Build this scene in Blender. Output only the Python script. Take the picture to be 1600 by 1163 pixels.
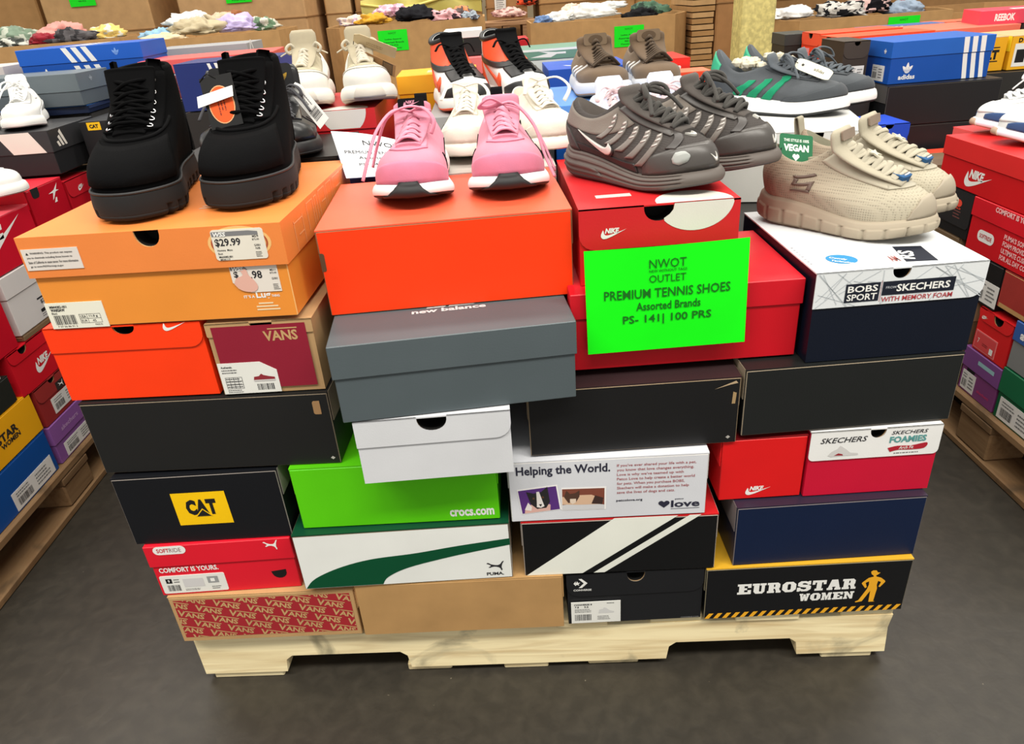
import bpy, bmesh, math, random
from mathutils import Vector, Matrix, noise
from mathutils.geometry import tessellate_polygon
for o in list(bpy.data.objects): bpy.data.objects.remove(o)
SC = bpy.context.scene
COL = SC.collection
R = math.radians
PI = math.pi

# ---------------------------------------------------------------- camera
cam = bpy.data.cameras.new('camera')
cam.sensor_width = 36.0
cam.lens = 1129.7 / 1600 * 36
cam.clip_start = 0.02
cam.clip_end = 60
cam_ob = bpy.data.objects.new('camera', cam)
COL.objects.link(cam_ob)
TH, RO = R(27.89), R(4.39)
r_ = Vector((math.cos(RO), -math.sin(RO) * math.sin(TH), -math.sin(RO) * math.cos(TH)))
u_ = Vector((math.sin(RO), math.cos(RO) * math.sin(TH), math.cos(RO) * math.cos(TH)))
f_ = Vector((0, math.cos(TH), -math.sin(TH)))
mw = Matrix((r_, u_, -f_)).transposed().to_4x4()
mw.translation = Vector((0, 0, 1.088))
cam_ob.matrix_world = mw
SC.camera = cam_ob

# ---------------------------------------------------------------- light
wd = bpy.data.worlds.new('hall_ambience')
SC.world = wd
wd.use_nodes = True
bg = wd.node_tree.nodes['Background']
bg.inputs[0].default_value = (1.0, 0.965, 0.90, 1)
bg.inputs[1].default_value = 0.50
SC.view_settings.view_transform = 'Standard'
SC.view_settings.look = 'None'
SC.view_settings.gamma = 1
SC.view_settings.use_curve_mapping = False
SC.view_settings.exposure = 0.45

def area_lamp(x, y, z, sx, sy, power, rx=0, ry=0):
    l = bpy.data.lights.new('overhead_light', 'AREA')
    l.shape = 'RECTANGLE'; l.size = sx; l.size_y = sy; l.energy = power
    l.color = (1.0, 0.955, 0.87)
    o = bpy.data.objects.new('overhead_light', l)
    o.location = (x, y, z); o.rotation_euler = (rx, ry, 0)
    COL.objects.link(o)
# long fluorescent fixtures assumed overhead, unseen; front row boosted as fill for front faces
for (x, y) in ((-2.6, -0.8), (0.3, -1.2), (3.0, -0.8), (-2.6, 3.2), (0.3, 3.0), (3.0, 3.2), (-2.6, 7.0), (0.3, 7.0), (3.0, 7.0)):
    area_lamp(x, y, 4.6, 2.6, 0.5, 112 if y < 0 else 54)

# ---------------------------------------------------------------- materials
def lin(c):
    c = c / 255.0
    return c / 12.92 if c <= 0.04045 else ((c + 0.055) / 1.055) ** 2.4
def L3(rgb): return tuple(lin(c) for c in rgb) + (1,)
MATS = {}
def mat(rgb, kind='card', rough=None, name=None, scale=None):
    """procedural material; one per colour and kind"""
    key = (tuple(rgb), kind, rough, scale)
    if key in MATS: return MATS[key]
    m = bpy.data.materials.new(name or ('%s_%02x%02x%02x' % ((kind,) + tuple(int(c) for c in rgb))))
    m.use_nodes = True
    nt = m.node_tree; N = nt.nodes; Lk = nt.links.new
    b = N['Principled BSDF']
    tc = N.new('ShaderNodeTexCoord')
    def nz(s, det=3, dist=0):
        n = N.new('ShaderNodeTexNoise'); n.inputs['Scale'].default_value = s
        n.inputs['Detail'].default_value = det; n.inputs['Distortion'].default_value = dist
        Lk(tc.outputs['Object'], n.inputs['Vector']); return n
    def bump(src, st, dist=0.001):
        bp = N.new('ShaderNodeBump'); bp.inputs['Strength'].default_value = st
        bp.inputs['Distance'].default_value = dist
        Lk(src, bp.inputs['Height']); Lk(bp.outputs['Normal'], b.inputs['Normal'])
    def vary(fac, a, bcol):
        mx = N.new('ShaderNodeMix'); mx.data_type = 'RGBA'
        mx.inputs['A'].default_value = a; mx.inputs['B'].default_value = bcol
        Lk(fac, mx.inputs['Factor']); Lk(mx.outputs['Result'], b.inputs['Base Color']); return mx
    def ramp(src, lo, hi):
        r = N.new('ShaderNodeMapRange'); r.inputs['From Min'].default_value = lo; r.inputs['From Max'].default_value = hi
        Lk(src, r.inputs['Value']); return r.outputs['Result']
    c = L3(rgb)
    dk = tuple(v * 0.86 for v in c[:3]) + (1,)
    RG = {'card': .42, 'kraft': .8, 'matte': .75, 'fabric': .95, 'knit': .95, 'leather': .5, 'rubber': .6, 'suede': 1.0, 'wood': .75, 'plastic': .3, 'metal': .3, 'paper': .7, 'floor': .45, 'satin': .35, 'glow': .6, 'concrete': .8}
    b.inputs['Roughness'].default_value = rough if rough is not None else RG.get(kind, .6)
    b.inputs['Base Color'].default_value = c
    if kind == 'ombre':
        sp = N.new('ShaderNodeSeparateXYZ'); Lk(tc.outputs['Object'], sp.inputs['Vector'])
        mx = vary(ramp(sp.outputs['X'], .02, .17), tuple(x * y for x, y in zip(c[:3], (.64, .54, .51))) + (1,), c)
        b.inputs['Specular IOR Level'].default_value = .2; b.inputs['Roughness'].default_value = .7
        if scale:
            v = N.new('ShaderNodeTexVoronoi'); v.inputs['Scale'].default_value = scale; v.inputs['Randomness'].default_value = .1
            Lk(tc.outputs['Object'], v.inputs['Vector'])
            m2 = N.new('ShaderNodeMix'); m2.data_type = 'RGBA'; m2.blend_type = 'MULTIPLY'
            m2.inputs['Factor'].default_value = 1
            Lk(mx.outputs['Result'], m2.inputs['A'])
            r2 = N.new('ShaderNodeMapRange'); r2.inputs['From Min'].default_value = .04; r2.inputs['From Max'].default_value = .42; r2.inputs['To Min'].default_value = .50
            Lk(v.outputs['Distance'], r2.inputs['Value']); Lk(r2.outputs['Result'], m2.inputs['B'])
            Lk(m2.outputs['Result'], b.inputs['Base Color']); bump(v.outputs['Distance'], .5)
    elif kind in ('card', 'matte', 'paper', 'plastic', 'satin'):
        n = nz(9, 4)
        vary(ramp(n.outputs['Fac'], .35, .7), c, tuple(v * .93 for v in c[:3]) + (1,))
        if kind == 'card':
            n2 = nz(420, 2); bump(n2.outputs['Fac'], .12)
        b.inputs['Specular IOR Level'].default_value = .35
    elif kind == 'kraft':
        n = nz(14, 5); n2 = N.new('ShaderNodeTexWave')
        n2.inputs['Scale'].default_value = 60; n2.inputs['Distortion'].default_value = 1.5
        Lk(tc.outputs['Object'], n2.inputs['Vector'])
        vary(ramp(n.outputs['Fac'], .3, .75), c, tuple(v * .82 for v in c[:3]) + (1,))
        bump(n2.outputs['Fac'], .05)
        b.inputs['Specular IOR Level'].default_value = .2
    elif kind in ('fabric', 'suede'):
        n = nz(900 if kind == 'fabric' else 500, 2)
        n2 = nz(25, 3)
        vary(ramp(n2.outputs['Fac'], .3, .7), c, dk)
        bump(n.outputs['Fac'], .35)
        b.inputs['Sheen Weight'].default_value = .12 if max(rgb) > 60 else 0
        b.inputs['Specular IOR Level'].default_value = .15 if max(rgb) > 60 else .06
    elif kind == 'knit':
        v = N.new('ShaderNodeTexVoronoi'); v.inputs['Scale'].default_value = scale or 230
        v.inputs['Randomness'].default_value = .12
        Lk(tc.outputs['Object'], v.inputs['Vector'])
        vary(ramp(v.outputs['Distance'], .05, .5), tuple(x * .62 for x in c[:3]) + (1,), c)
        bump(v.outputs['Distance'], .5)
        b.inputs['Specular IOR Level'].default_value = .15
    elif kind in ('leather', 'rubber'):
        n = nz(160, 3); n2 = nz(12, 3)
        vary(ramp(n2.outputs['Fac'], .3, .7), c, tuple(v * .9 for v in c[:3]) + (1,))
        bump(n.outputs['Fac'], .15)
    elif kind == 'wood':
        mp = N.new('ShaderNodeMapping'); mp.inputs['Scale'].default_value = (2.2, 30, 30)
        Lk(tc.outputs['Object'], mp.inputs['Vector'])
        n = N.new('ShaderNodeTexNoise'); n.inputs['Scale'].default_value = 2.0; n.inputs['Detail'].default_value = 6
        n.inputs['Distortion'].default_value = .6
        Lk(mp.outputs['Vector'], n.inputs['Vector'])
        mx = vary(ramp(n.outputs['Fac'], .42, .78), c, tuple(x * y for x, y in zip(c[:3], (.66, .56, .45))) + (1,))
        n3 = nz(7, 6, 1.2)
        st = N.new('ShaderNodeMix'); st.data_type = 'RGBA'
        Lk(ramp(n3.outputs['Fac'], .61, .74), st.inputs['Factor'])
        Lk(mx.outputs['Result'], st.inputs['A']); st.inputs['B'].default_value = tuple(v * .42 for v in c[:3]) + (1,)
        Lk(st.outputs['Result'], b.inputs['Base Color'])
        bump(n.outputs['Fac'], .4, .002)
    elif kind in ('floor', 'concrete'):
        n = nz(1.6, 8, .4); n2 = nz(34, 8, .3); n3 = nz(75, 2)
        mx = vary(ramp(n.outputs['Fac'], .3, .75), c, tuple(v * .72 for v in c[:3]) + (1,))
        m2 = N.new('ShaderNodeMix'); m2.data_type = 'RGBA'
        Lk(ramp(n2.outputs['Fac'], .4, .8), m2.inputs['Factor']); Lk(mx.outputs['Result'], m2.inputs['A'])
        m2.inputs['B'].default_value = tuple(min(1, v * 1.5) for v in c[:3]) + (1,)
        m3 = N.new('ShaderNodeMix'); m3.data_type = 'RGBA'
        Lk(ramp(n3.outputs['Fac'], .775, .79), m3.inputs['Factor']); Lk(m2.outputs['Result'], m3.inputs['A'])
        m3.inputs['B'].default_value = L3((105, 98, 84))
        Lk(m3.outputs['Result'], b.inputs['Base Color'])
        bump(n2.outputs['Fac'], .25, .003)
        rr = N.new('ShaderNodeMapRange'); rr.inputs['To Min'].default_value = .38; rr.inputs['To Max'].default_value = .62
        Lk(n.outputs['Fac'], rr.inputs['Value']); Lk(rr.outputs['Result'], b.inputs['Roughness'])
    elif kind == 'metal':
        b.inputs['Metallic'].default_value = 1
    MATS[key] = m
    return m

# ---------------------------------------------------------------- mesh builder
FRONT = Matrix(((1, 0, 0, 0), (0, 0, -1, 0), (0, 1, 0, 0), (0, 0, 0, 1)))      # x right, y up, normal -y
TOP = Matrix.Identity(4)
def front(x=0, y=0, z=0): return Matrix.Translation((x, y, z)) @ FRONT
def top(x=0, y=0, z=0): return Matrix.Translation((x, y, z))
def right(x=0, y=0, z=0): return Matrix.Translation((x, y, z)) @ Matrix.Rotation(R(90), 4, 'Z') @ FRONT
def left(x=0, y=0, z=0): return Matrix.Translation((x, y, z)) @ Matrix.Rotation(R(-90), 4, 'Z') @ FRONT
_txt = {}
def text_geo(s, bold=0.0, shear=0.0):
    k = (s, bold, shear)
    if k not in _txt:
        cu = bpy.data.curves.new('lettering', 'FONT')
        cu.body = s; cu.size = 1; cu.offset = bold; cu.shear = shear; cu.resolution_u = 2
        ob = bpy.data.objects.new('lettering', cu)
        COL.objects.link(ob)
        dg = bpy.context.evaluated_depsgraph_get()
        me = bpy.data.meshes.new_from_object(ob.evaluated_get(dg))
        vs = [v.co.copy() for v in me.vertices]; fs = [tuple(p.vertices) for p in me.polygons]
        bpy.data.objects.remove(ob); bpy.data.curves.remove(cu); bpy.data.meshes.remove(me)
        xs = [v.x for v in vs] or [0]; ys = [v.y for v in vs] or [0]
        _txt[k] = (vs, fs, min(xs), max(xs), min(ys), max(ys))
    return _txt[k]

def clip_rect(p, r):
    for ax, lim, sg in ((0, r[0], 1), (0, r[2], -1), (1, r[1], 1), (1, r[3], -1)):
        o = []
        for i in range(len(p)):
            a, b = p[i], p[(i + 1) % len(p)]
            da, db = (a[ax] - lim) * sg, (b[ax] - lim) * sg
            if da >= 0: o.append(a)
            if da * db < 0:
                t = da / (da - db); o.append((a[0] + (b[0] - a[0]) * t, a[1] + (b[1] - a[1]) * t))
        p = o
        if not p: break
    return p
class MB:
    def __init__(self):
        self.bm = bmesh.new(); self.mats = []
    def mi(self, m):
        if m not in self.mats: self.mats.append(m)
        return self.mats.index(m)
    def face(self, pts, m, smooth=False):
        vs = [self.bm.verts.new(p) for p in pts]
        f = self.bm.faces.new(vs); f.material_index = self.mi(m); f.smooth = smooth
        return f
    def box(self, x0, x1, y0, y1, z0, z1, m, M=None, bev=0.0, em=None):
        bm = self.bm
        cs = [(x0, y0, z0), (x1, y0, z0), (x1, y1, z0), (x0, y1, z0), (x0, y0, z1), (x1, y0, z1), (x1, y1, z1), (x0, y1, z1)]
        vs = [bm.verts.new((M @ Vector(c)) if M else c) for c in cs]
        k = self.mi(m); fs = []
        for q in ((3, 2, 1, 0), (4, 5, 6, 7), (0, 1, 5, 4), (1, 2, 6, 5), (2, 3, 7, 6), (3, 0, 4, 7)):
            f = bm.faces.new([vs[i] for i in q]); f.material_index = k; fs.append(f)
        if bev:
            es = list({e for f in fs for e in f.edges})
            r = bmesh.ops.bevel(bm, geom=es, offset=bev, segments=1, affect='EDGES', material=self.mi(em) if em else -1)
        return fs
    def poly(self, F, pts, m, off=0.0):
        tri = tessellate_polygon([[Vector((p[0], p[1], 0)) for p in pts]])
        vs = [self.bm.verts.new(F @ Vector((p[0], p[1], off))) for p in pts]
        k = self.mi(m); want = (F.to_3x3() @ Vector((0, 0, 1))).normalized()
        for t in tri:
            if len(set(t)) < 3: continue
            try: f = self.bm.faces.new([vs[i] for i in t])
            except ValueError: continue
            f.normal_update()
            if f.normal.dot(want) < 0: f.normal_flip()
            f.material_index = k
    def slab(self, F, pts, m, z0, z1, em=None):
        """extruded outline, concave allowed"""
        n = len(pts)
        area = sum(pts[i][0] * pts[(i + 1) % n][1] - pts[(i + 1) % n][0] * pts[i][1] for i in range(n))
        if area < 0: pts = pts[::-1]
        self.poly(F, pts, m, z1)
        k = self.mi(em or m)
        lo = [self.bm.verts.new(F @ Vector((p[0], p[1], z0))) for p in pts]
        hi = [self.bm.verts.new(F @ Vector((p[0], p[1], z1))) for p in pts]
        for i in range(n):
            j = (i + 1) % n
            f = self.bm.faces.new((lo[i], lo[j], hi[j], hi[i])); f.material_index = k
        self.poly(F @ Matrix.Diagonal((1, 1, -1, 1)), pts, m, -z0)
    def rect(self, F, x, y, w, h, m, off=0.0004):
        self.poly(F, [(x, y), (x + w, y), (x + w, y + h), (x, y + h)], m, off)
    def text(self, F, s, x, y, w, h, m, off=0.0006, bold=0.0, shear=0.0, rot=0.0, clip=None):
        vs, fs, a, b_, c, d = text_geo(s, bold, shear)
        if not vs: return
        sx = w / max(1e-6, b_ - a); sy = h / max(1e-6, d - c)
        Rm = Matrix.Rotation(rot, 4, 'Z')
        T = F @ Matrix.Translation((x, y, off)) @ Rm
        if clip:
            k = self.mi(m); P2 = [Matrix.Translation((x, y, 0)) @ Rm @ Vector(((v.x - a) * sx, (v.y - c) * sy, 0)) for v in vs]
            for f in fs:
                q = clip_rect([(P2[i].x, P2[i].y) for i in f], clip)
                if len(q) > 2: self.face([F @ Vector((p[0], p[1], off)) for p in q], m)
            return
        nv = [self.bm.verts.new(T @ Vector(((v.x - a) * sx, (v.y - c) * sy, 0))) for v in vs]
        k = self.mi(m)
        for f in fs:
            try: g = self.bm.faces.new([nv[i] for i in f]); g.material_index = k
            except ValueError: pass
    def tube(self, pts, r, m, segs=8, flat=1.0, up=None, taper=None, closed=False):
        pts = [Vector(p) for p in pts]; n = len(pts); rings = []
        prev = None
        for i, p in enumerate(pts):
            if closed: t = pts[(i + 1) % n] - pts[i - 1]
            else: t = pts[min(i + 1, n - 1)] - pts[max(i - 1, 0)]
            if t.length < 1e-9: t = Vector((0, 0, 1))
            t.normalize()
            ref = up(i) if up else (prev if prev else (Vector((0, 0, 1)) if abs(t.z) < .9 else Vector((1, 0, 0))))
            s = t.cross(ref)
            if s.length < 1e-6: s = t.cross(Vector((1, 0.3, 0)))
            s.normalize(); nn = s.cross(t).normalized(); prev = nn
            rr = r * (taper(i / max(1, n - 1)) if taper else 1)
            rings.append([self.bm.verts.new(p + s * (math.cos(a) * rr) + nn * (math.sin(a) * rr * flat)) for a in (2 * PI * k / segs for k in range(segs))])
        k = self.mi(m)
        for i in range(n if closed else n - 1):
            A = rings[i]; B = rings[(i + 1) % n]
            for j in range(segs):
                f = self.bm.faces.new((A[j], A[(j + 1) % segs], B[(j + 1) % segs], B[j])); f.material_index = k; f.smooth = True
        if not closed:
            for ring in (rings[0], rings[-1]):
                f = self.bm.faces.new(ring if ring is rings[-1] else ring[::-1]); f.material_index = k
    def grid(self, rows, m, closed=False, smooth=True, cap0=False, cap1=False, flip=False):
        vr = [[self.bm.verts.new(p) for p in row] for row in rows]
        k = self.mi(m); nc = len(vr[0])
        for i in range(len(vr) - 1):
            for j in range(nc if closed else nc - 1):
                q = (vr[i][j], vr[i][(j + 1) % nc], vr[i + 1][(j + 1) % nc], vr[i + 1][j])
                f = self.bm.faces.new(q[::-1] if flip else q); f.material_index = k; f.smooth = smooth
        for c, row in ((cap0, vr[0]), (cap1, vr[-1])):
            if c:
                f = self.bm.faces.new(row); f.material_index = k
        return vr
    def mirror_y(self):
        for v in self.bm.verts: v.co.y = -v.co.y
        bmesh.ops.reverse_faces(self.bm, faces=self.bm.faces)
    def build(self, name, parent=None, loc=None, rot=None, fix=False):
        if fix: bmesh.ops.recalc_face_normals(self.bm, faces=self.bm.faces)
        me = bpy.data.meshes.new(name)
        self.bm.to_mesh(me); self.bm.free()
        for m in self.mats: me.materials.append(m)
        o = bpy.data.objects.new(name, me)
        COL.objects.link(o)
        if parent: o.parent = parent
        if loc: o.location = loc
        if rot: o.rotation_euler = rot
        return o

def tag(o, label, cat, group=None, kind=None):
    o['label'] = label; o['category'] = cat
    if group: o['group'] = group
    if kind: o['kind'] = kind
    return o
def thing(name, label, cat, loc=(0, 0, 0), yaw=0.0, group=None, tilt=(0, 0)):
    o = bpy.data.objects.new(name, None)
    o.empty_display_size = .05
    COL.objects.link(o)
    o.location = loc; o.rotation_euler = (R(tilt[0]), R(tilt[1]), R(yaw))
    return tag(o, label, cat, group)
def copy_tree(o, parent=None):
    c = o.copy(); COL.objects.link(c)
    if parent: c.parent = parent
    for ch in o.children: copy_tree(ch, c)
    return c
BLACK = (14, 14, 15); INK = (38, 38, 42); WHITE = (238, 238, 234); KRAFT = (176, 138, 92)
def arc(cx, cy, r, a0, a1, n=10): return [(cx + r * math.cos(a0 + (a1 - a0) * i / n), cy + r * math.sin(a0 + (a1 - a0) * i / n)) for i in range(n + 1)]
def spline(pts, n=8, closed=False):
    """Catmull-Rom through points of any dimension"""
    out = []; N = len(pts)
    segs = N if closed else N - 1
    for i in range(segs):
        g = lambda k: pts[k % N] if closed else pts[max(0, min(N - 1, k))]
        p0, p1, p2, p3 = g(i - 1), g(i), g(i + 1), g(i + 2)
        for s in range(n):
            t = s / n
            out.append(tuple(.5 * ((2 * b) + (-a + c) * t + (2 * a - 5 * b + 4 * c - d) * t * t + (-a + 3 * b - 3 * c + d) * t ** 3) for a, b, c, d in zip(p0, p1, p2, p3)))
    if not closed: out.append(tuple(pts[-1]))
    return [Vector(p) for p in out] if len(out[0]) == 3 else out
# --- marks as outlines in a unit-wide frame -------------------------------------------------
SWOOSH = spline([(0.10, 0.36), (0.03, 0.20), (0.03, 0.09), (0.10, 0.02), (0.22, 0.02), (0.45, 0.10), (0.75, 0.24), (1.0, 0.36)], 6) + spline([(1.0, 0.36), (0.72, 0.265), (0.45, 0.185), (0.28, 0.15), (0.19, 0.16), (0.14, 0.22), (0.13, 0.30)], 6)[1:]
CATJUMP = [(0, .78), (.04, .86), (.12, .85), (.25, .70), (.45, .60), (.62, .58), (.74, .68), (.86, .95), (.92, 1.0), (.95, .98), (.86, .72), (.82, .52), (.80, .35), (.84, .12), (.82, 0), (.77, .02), (.74, .2), (.66, .34), (.52, .42), (.40, .44), (.30, .42), (.17, .34), (.10, .37), (.13, .44), (.22, .50), (.22, .58), (.12, .70)]
LEAF = [(0, 0)] + spline([(0, 0), (-.16, .35), (-.13, .62), (0, 1.0), (.13, .62), (.16, .35), (0, 0)], 5)[1:-1]
def place(pts, x, y, sx, sy=None, rot=0.0, shear=0.0):
    sy = sx if sy is None else sy
    c, s = math.cos(rot), math.sin(rot)
    out = []
    for p in pts:
        a, b = (p[0] + p[1] * shear) * sx, p[1] * sy
        out.append((x + a * c - b * s, y + a * s + b * c))
    return out
def trefoil(mb, F, x, y, s, m, bgm, off=.0004):
    for a, k in ((0, 1.0), (.75, .86), (-.75, .86)):
        mb.poly(F, place(LEAF, x, y + .12 * s, s * 1.15, s * .88 * k, rot=a), m, off)
    mb.poly(F, place(arc(0, 0, .3, 0, 2 * PI, 16)[:-1], x, y + .22 * s, s, s * .8), m, off + .00005)
    for i in range(3):
        mb.rect(F, x - .42 * s, y + (.1 + .1 * i) * s, .84 * s, .03 * s, bgm, off + .0002)
def barcode(mb, F, x, y, w, h, m, seed=1, off=.0008):
    rnd = random.Random(seed); cx = x
    while cx < x + w - .0012:
        bw = rnd.choice((.0006, .0009, .0014)); mb.rect(F, cx, y, min(bw, x + w - cx), h, m, off); cx += bw + rnd.choice((.0007, .001, .0014))
def scribble(mb, F, x, y, w, h, m, rows, seed=1, off=.0008):
    """fine print too small to read: short dashes like lines of words"""
    rnd = random.Random(seed); rh = h / rows
    for i in range(rows):
        cx = x; end = x + w * rnd.uniform(.7, 1)
        while cx < end:
            ww = rnd.uniform(.04, .14) * w
            mb.rect(F, cx, y + h - (i + .75) * rh, min(ww, end - cx), rh * .42, m, off); cx += ww + .025 * w
# ---------------------------------------------------------------- shoe boxes
class Box:
    pass
def rounded(x0, y0, x1, y1, r, corners=(1, 1, 1, 1), n=5):
    """outline, corners in order bottom-left, bottom-right, top-right, top-left"""
    o = []
    for k, (cx, cy, a) in enumerate(((x0, y0, PI), (x1, y0, 1.5 * PI), (x1, y1, 0), (x0, y1, .5 * PI))):
        if corners[k]:
            ox = cx + (r if k in (0, 3) else -r); oy = cy + (r if k in (0, 1) else -r)
            o += arc(ox, oy, r, a, a + PI / 2, n)
        else: o.append((cx, cy))
    return o
def notched_panel(mb, x0, x1, y, z0, z1, hole, m, rim, dark, thick=.0025):
    """front panel standing in the plane y with a finger hole cut from its top edge and the dark inside behind it"""
    hx0, hx1, hd = hole
    cx = (hx0 + hx1) / 2; rx = (hx1 - hx0) / 2
    a = [(cx + rx * math.cos(t), z1 - hd * math.sin(t) ** .75) for t in (PI - PI * i / 14 for i in range(15))]
    a = [(px, z1 if i in (0, 14) else pz) for i, (px, pz) in enumerate(a)]
    F = Matrix.Translation((0, y, 0)) @ FRONT
    outline = [(x0, z0), (x1, z0), (x1, z1)] + a[::-1] + [(x0, z1)]
    mb.poly(F, outline, m, 0)
    for i in range(14):
        p, q = a[i], a[i + 1]
        mb.face([(p[0], y, p[1]), (q[0], y, q[1]), (q[0], y + thick, q[1]), (p[0], y + thick, p[1])], rim)
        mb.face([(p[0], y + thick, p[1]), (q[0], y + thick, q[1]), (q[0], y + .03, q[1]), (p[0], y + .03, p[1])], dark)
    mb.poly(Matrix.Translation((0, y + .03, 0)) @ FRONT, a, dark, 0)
    return F
def shoe_box(label, x, y, z, yaw, w, d, h, col, style='plain', lidcol=None, lh=.045, hole=None, edge=None, kind='card', inner=KRAFT, tilt=(0, 0), group=None, prints=None, over=.0025, flapr=.022, name='shoe_box', flapcorners=(1, 1, 0, 0), sidecol=None):
    """root at the front left bottom corner; front is local -y. style: plain (back of a hinged box), lift (loose lid), flap (hinged lid with a front flap)"""
    t = thing(name, label, 'shoe box', (x, y, z), yaw, group, tilt)
    B = Box(); B.root = t; B.w, B.d, B.h = w, d, h
    m = mat(col, kind); lm = mat(lidcol or col, kind)
    em = mat(edge, 'kraft') if edge else None
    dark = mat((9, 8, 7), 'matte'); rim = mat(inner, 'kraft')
    B.body = MB(); B.lid = MB(); B.m = m; B.lm = lm
    bv = .0011
    if style == 'lift':
        zb = h - lh
        B.body.box(0, w, 0, d, 0, zb + .004, m, bev=bv, em=em)
        x0, x1, y0, y1 = -over, w + over, -over, d + over
        if hole:
            L = B.lid
            notched_panel(L, x0, x1, y0, zb, h, hole, lm, rim, dark)
            hp = []
            hx0, hx1, hd = hole
            L.face([(x1, y0, zb), (x1, y1, zb), (x1, y1, h), (x1, y0, h)], lm)
            L.face([(x0, y1, zb), (x0, y0, zb), (x0, y0, h), (x0, y1, h)], lm)
            L.face([(x1, y1, zb), (x0, y1, zb), (x0, y1, h), (x1, y1, h)], lm)
            L.face([(x0, y0, h), (hx0, y0, h), (hx1, y0, h), (x1, y0, h), (x1, y1, h), (x0, y1, h)], lm)
            L.face([(x0, y1, zb), (x1, y1, zb), (x1, y0, zb), (x0, y0, zb)], lm)
        else:
            B.lid.box(x0, x1, y0, y1, zb, h, lm, bev=bv, em=em)
        B.fl = front(0, -over, zb); B.fb = front(0, 0, 0); B.tp = top(0, 0, h); B.zb = zb
        B.rl = right(w + over, 0, zb); B.rb = right(w, 0, 0); B.ll = left(-over, d, zb); B.lb = left(0, d, 0)
    else:
        if style == 'flap':
            if hole:
                L = B.body
                notched_panel(L, 0, w, 0, 0, h - .002, hole, m, rim, dark)
                L.face([(w, 0, 0), (w, d, 0), (w, d, h - .002), (w, 0, h - .002)], m)
                L.face([(0, d, 0), (0, 0, 0), (0, 0, h - .002), (0, d, h - .002)], m)
                L.face([(w, d, 0), (0, d, 0), (0, d, h - .002), (w, d, h - .002)], m)
                L.face([(0, d, 0), (w, d, 0), (w, 0, 0), (0, 0, 0)], m)
                L.face([(0, 0, h - .002), (hole[0], 0, h - .002), (hole[1], 0, h - .002), (w, 0, h - .002), (w, d, h - .002), (0, d, h - .002)], m)
            else: B.body.box(0, w, 0, d, 0, h - .0022, m, bev=bv, em=em)
            F = front(0, -.0004, 0)
            out = rounded(-.001, h - lh, w + .001, h, flapr, flapcorners)
            if hole:
                hx0, hx1, hd = hole
                cx = (hx0 + hx1) / 2; rx = (hx1 - hx0) / 2
                a = [(cx + rx * math.cos(q), h - hd * max(0, math.sin(q)) ** .75) for q in (PI * i / 14 for i in range(15))]
                i = max(k for k in range(len(out)) if abs(out[k][0] - (w + .001)) < 1e-6)
                out = out[:i + 1] + a + out[i + 1:]
            B.lid.slab(F, out, lm, 0, .0014, em or mat(tuple(c * .8 for c in (lidcol or col)), kind))
            B.lid.box(-.001, w + .001, -.0018, d, h - .002, h, lm)
        else:
            B.body.box(0, w, 0, d, 0, h - .0022, m, bev=bv, em=em)
            B.lid.box(-.0008, w + .0008, .0004, d + .0005, h - .002, h, lm)
            for sx in (-.0016, w + .0006):
                B.lid.box(sx, sx + .001, .004, d - .004, h - min(.05, h * .45), h - .001, em or mat(tuple(min(255, c * 1.25 + 12) for c in col), kind))
        B.fl = front(0, -.0018 if style == 'flap' else 0, 0); B.fb = front(0, 0, 0); B.tp = top(0, 0, h); B.zb = h - lh
        B.fr = front(0, -.0018, B.zb)
        B.rl = B.rb = right(w, 0, 0); B.ll = B.lb = left(0, d, 0)
    B.stickers = []
    if prints: prints(B)
    bo = B.body.build('body', t); lo = B.lid.build('lid', t)
    for (nm, part, smb, lab) in B.stickers:
        so = smb.build(nm, lo if part == 'lid' else bo)
        if lab: so['label'] = lab
    B.bo, B.lo = bo, lo
    return B
def sticker(B, part, F, x, y, w, h, fn=None, col=(228, 228, 222), name='label_sticker', label=None, outline=None, thick=.0009, cut=None):
    s = MB()
    s.slab(F, outline or [(x, y), (x + w, y), (x + w, y + h), (x, y + h)], mat(col, 'paper'), .00005, thick)
    if fn: fn(s, F @ Matrix.Translation((x, y, thick)))
    B.stickers.append((name, part, s, label))
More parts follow.
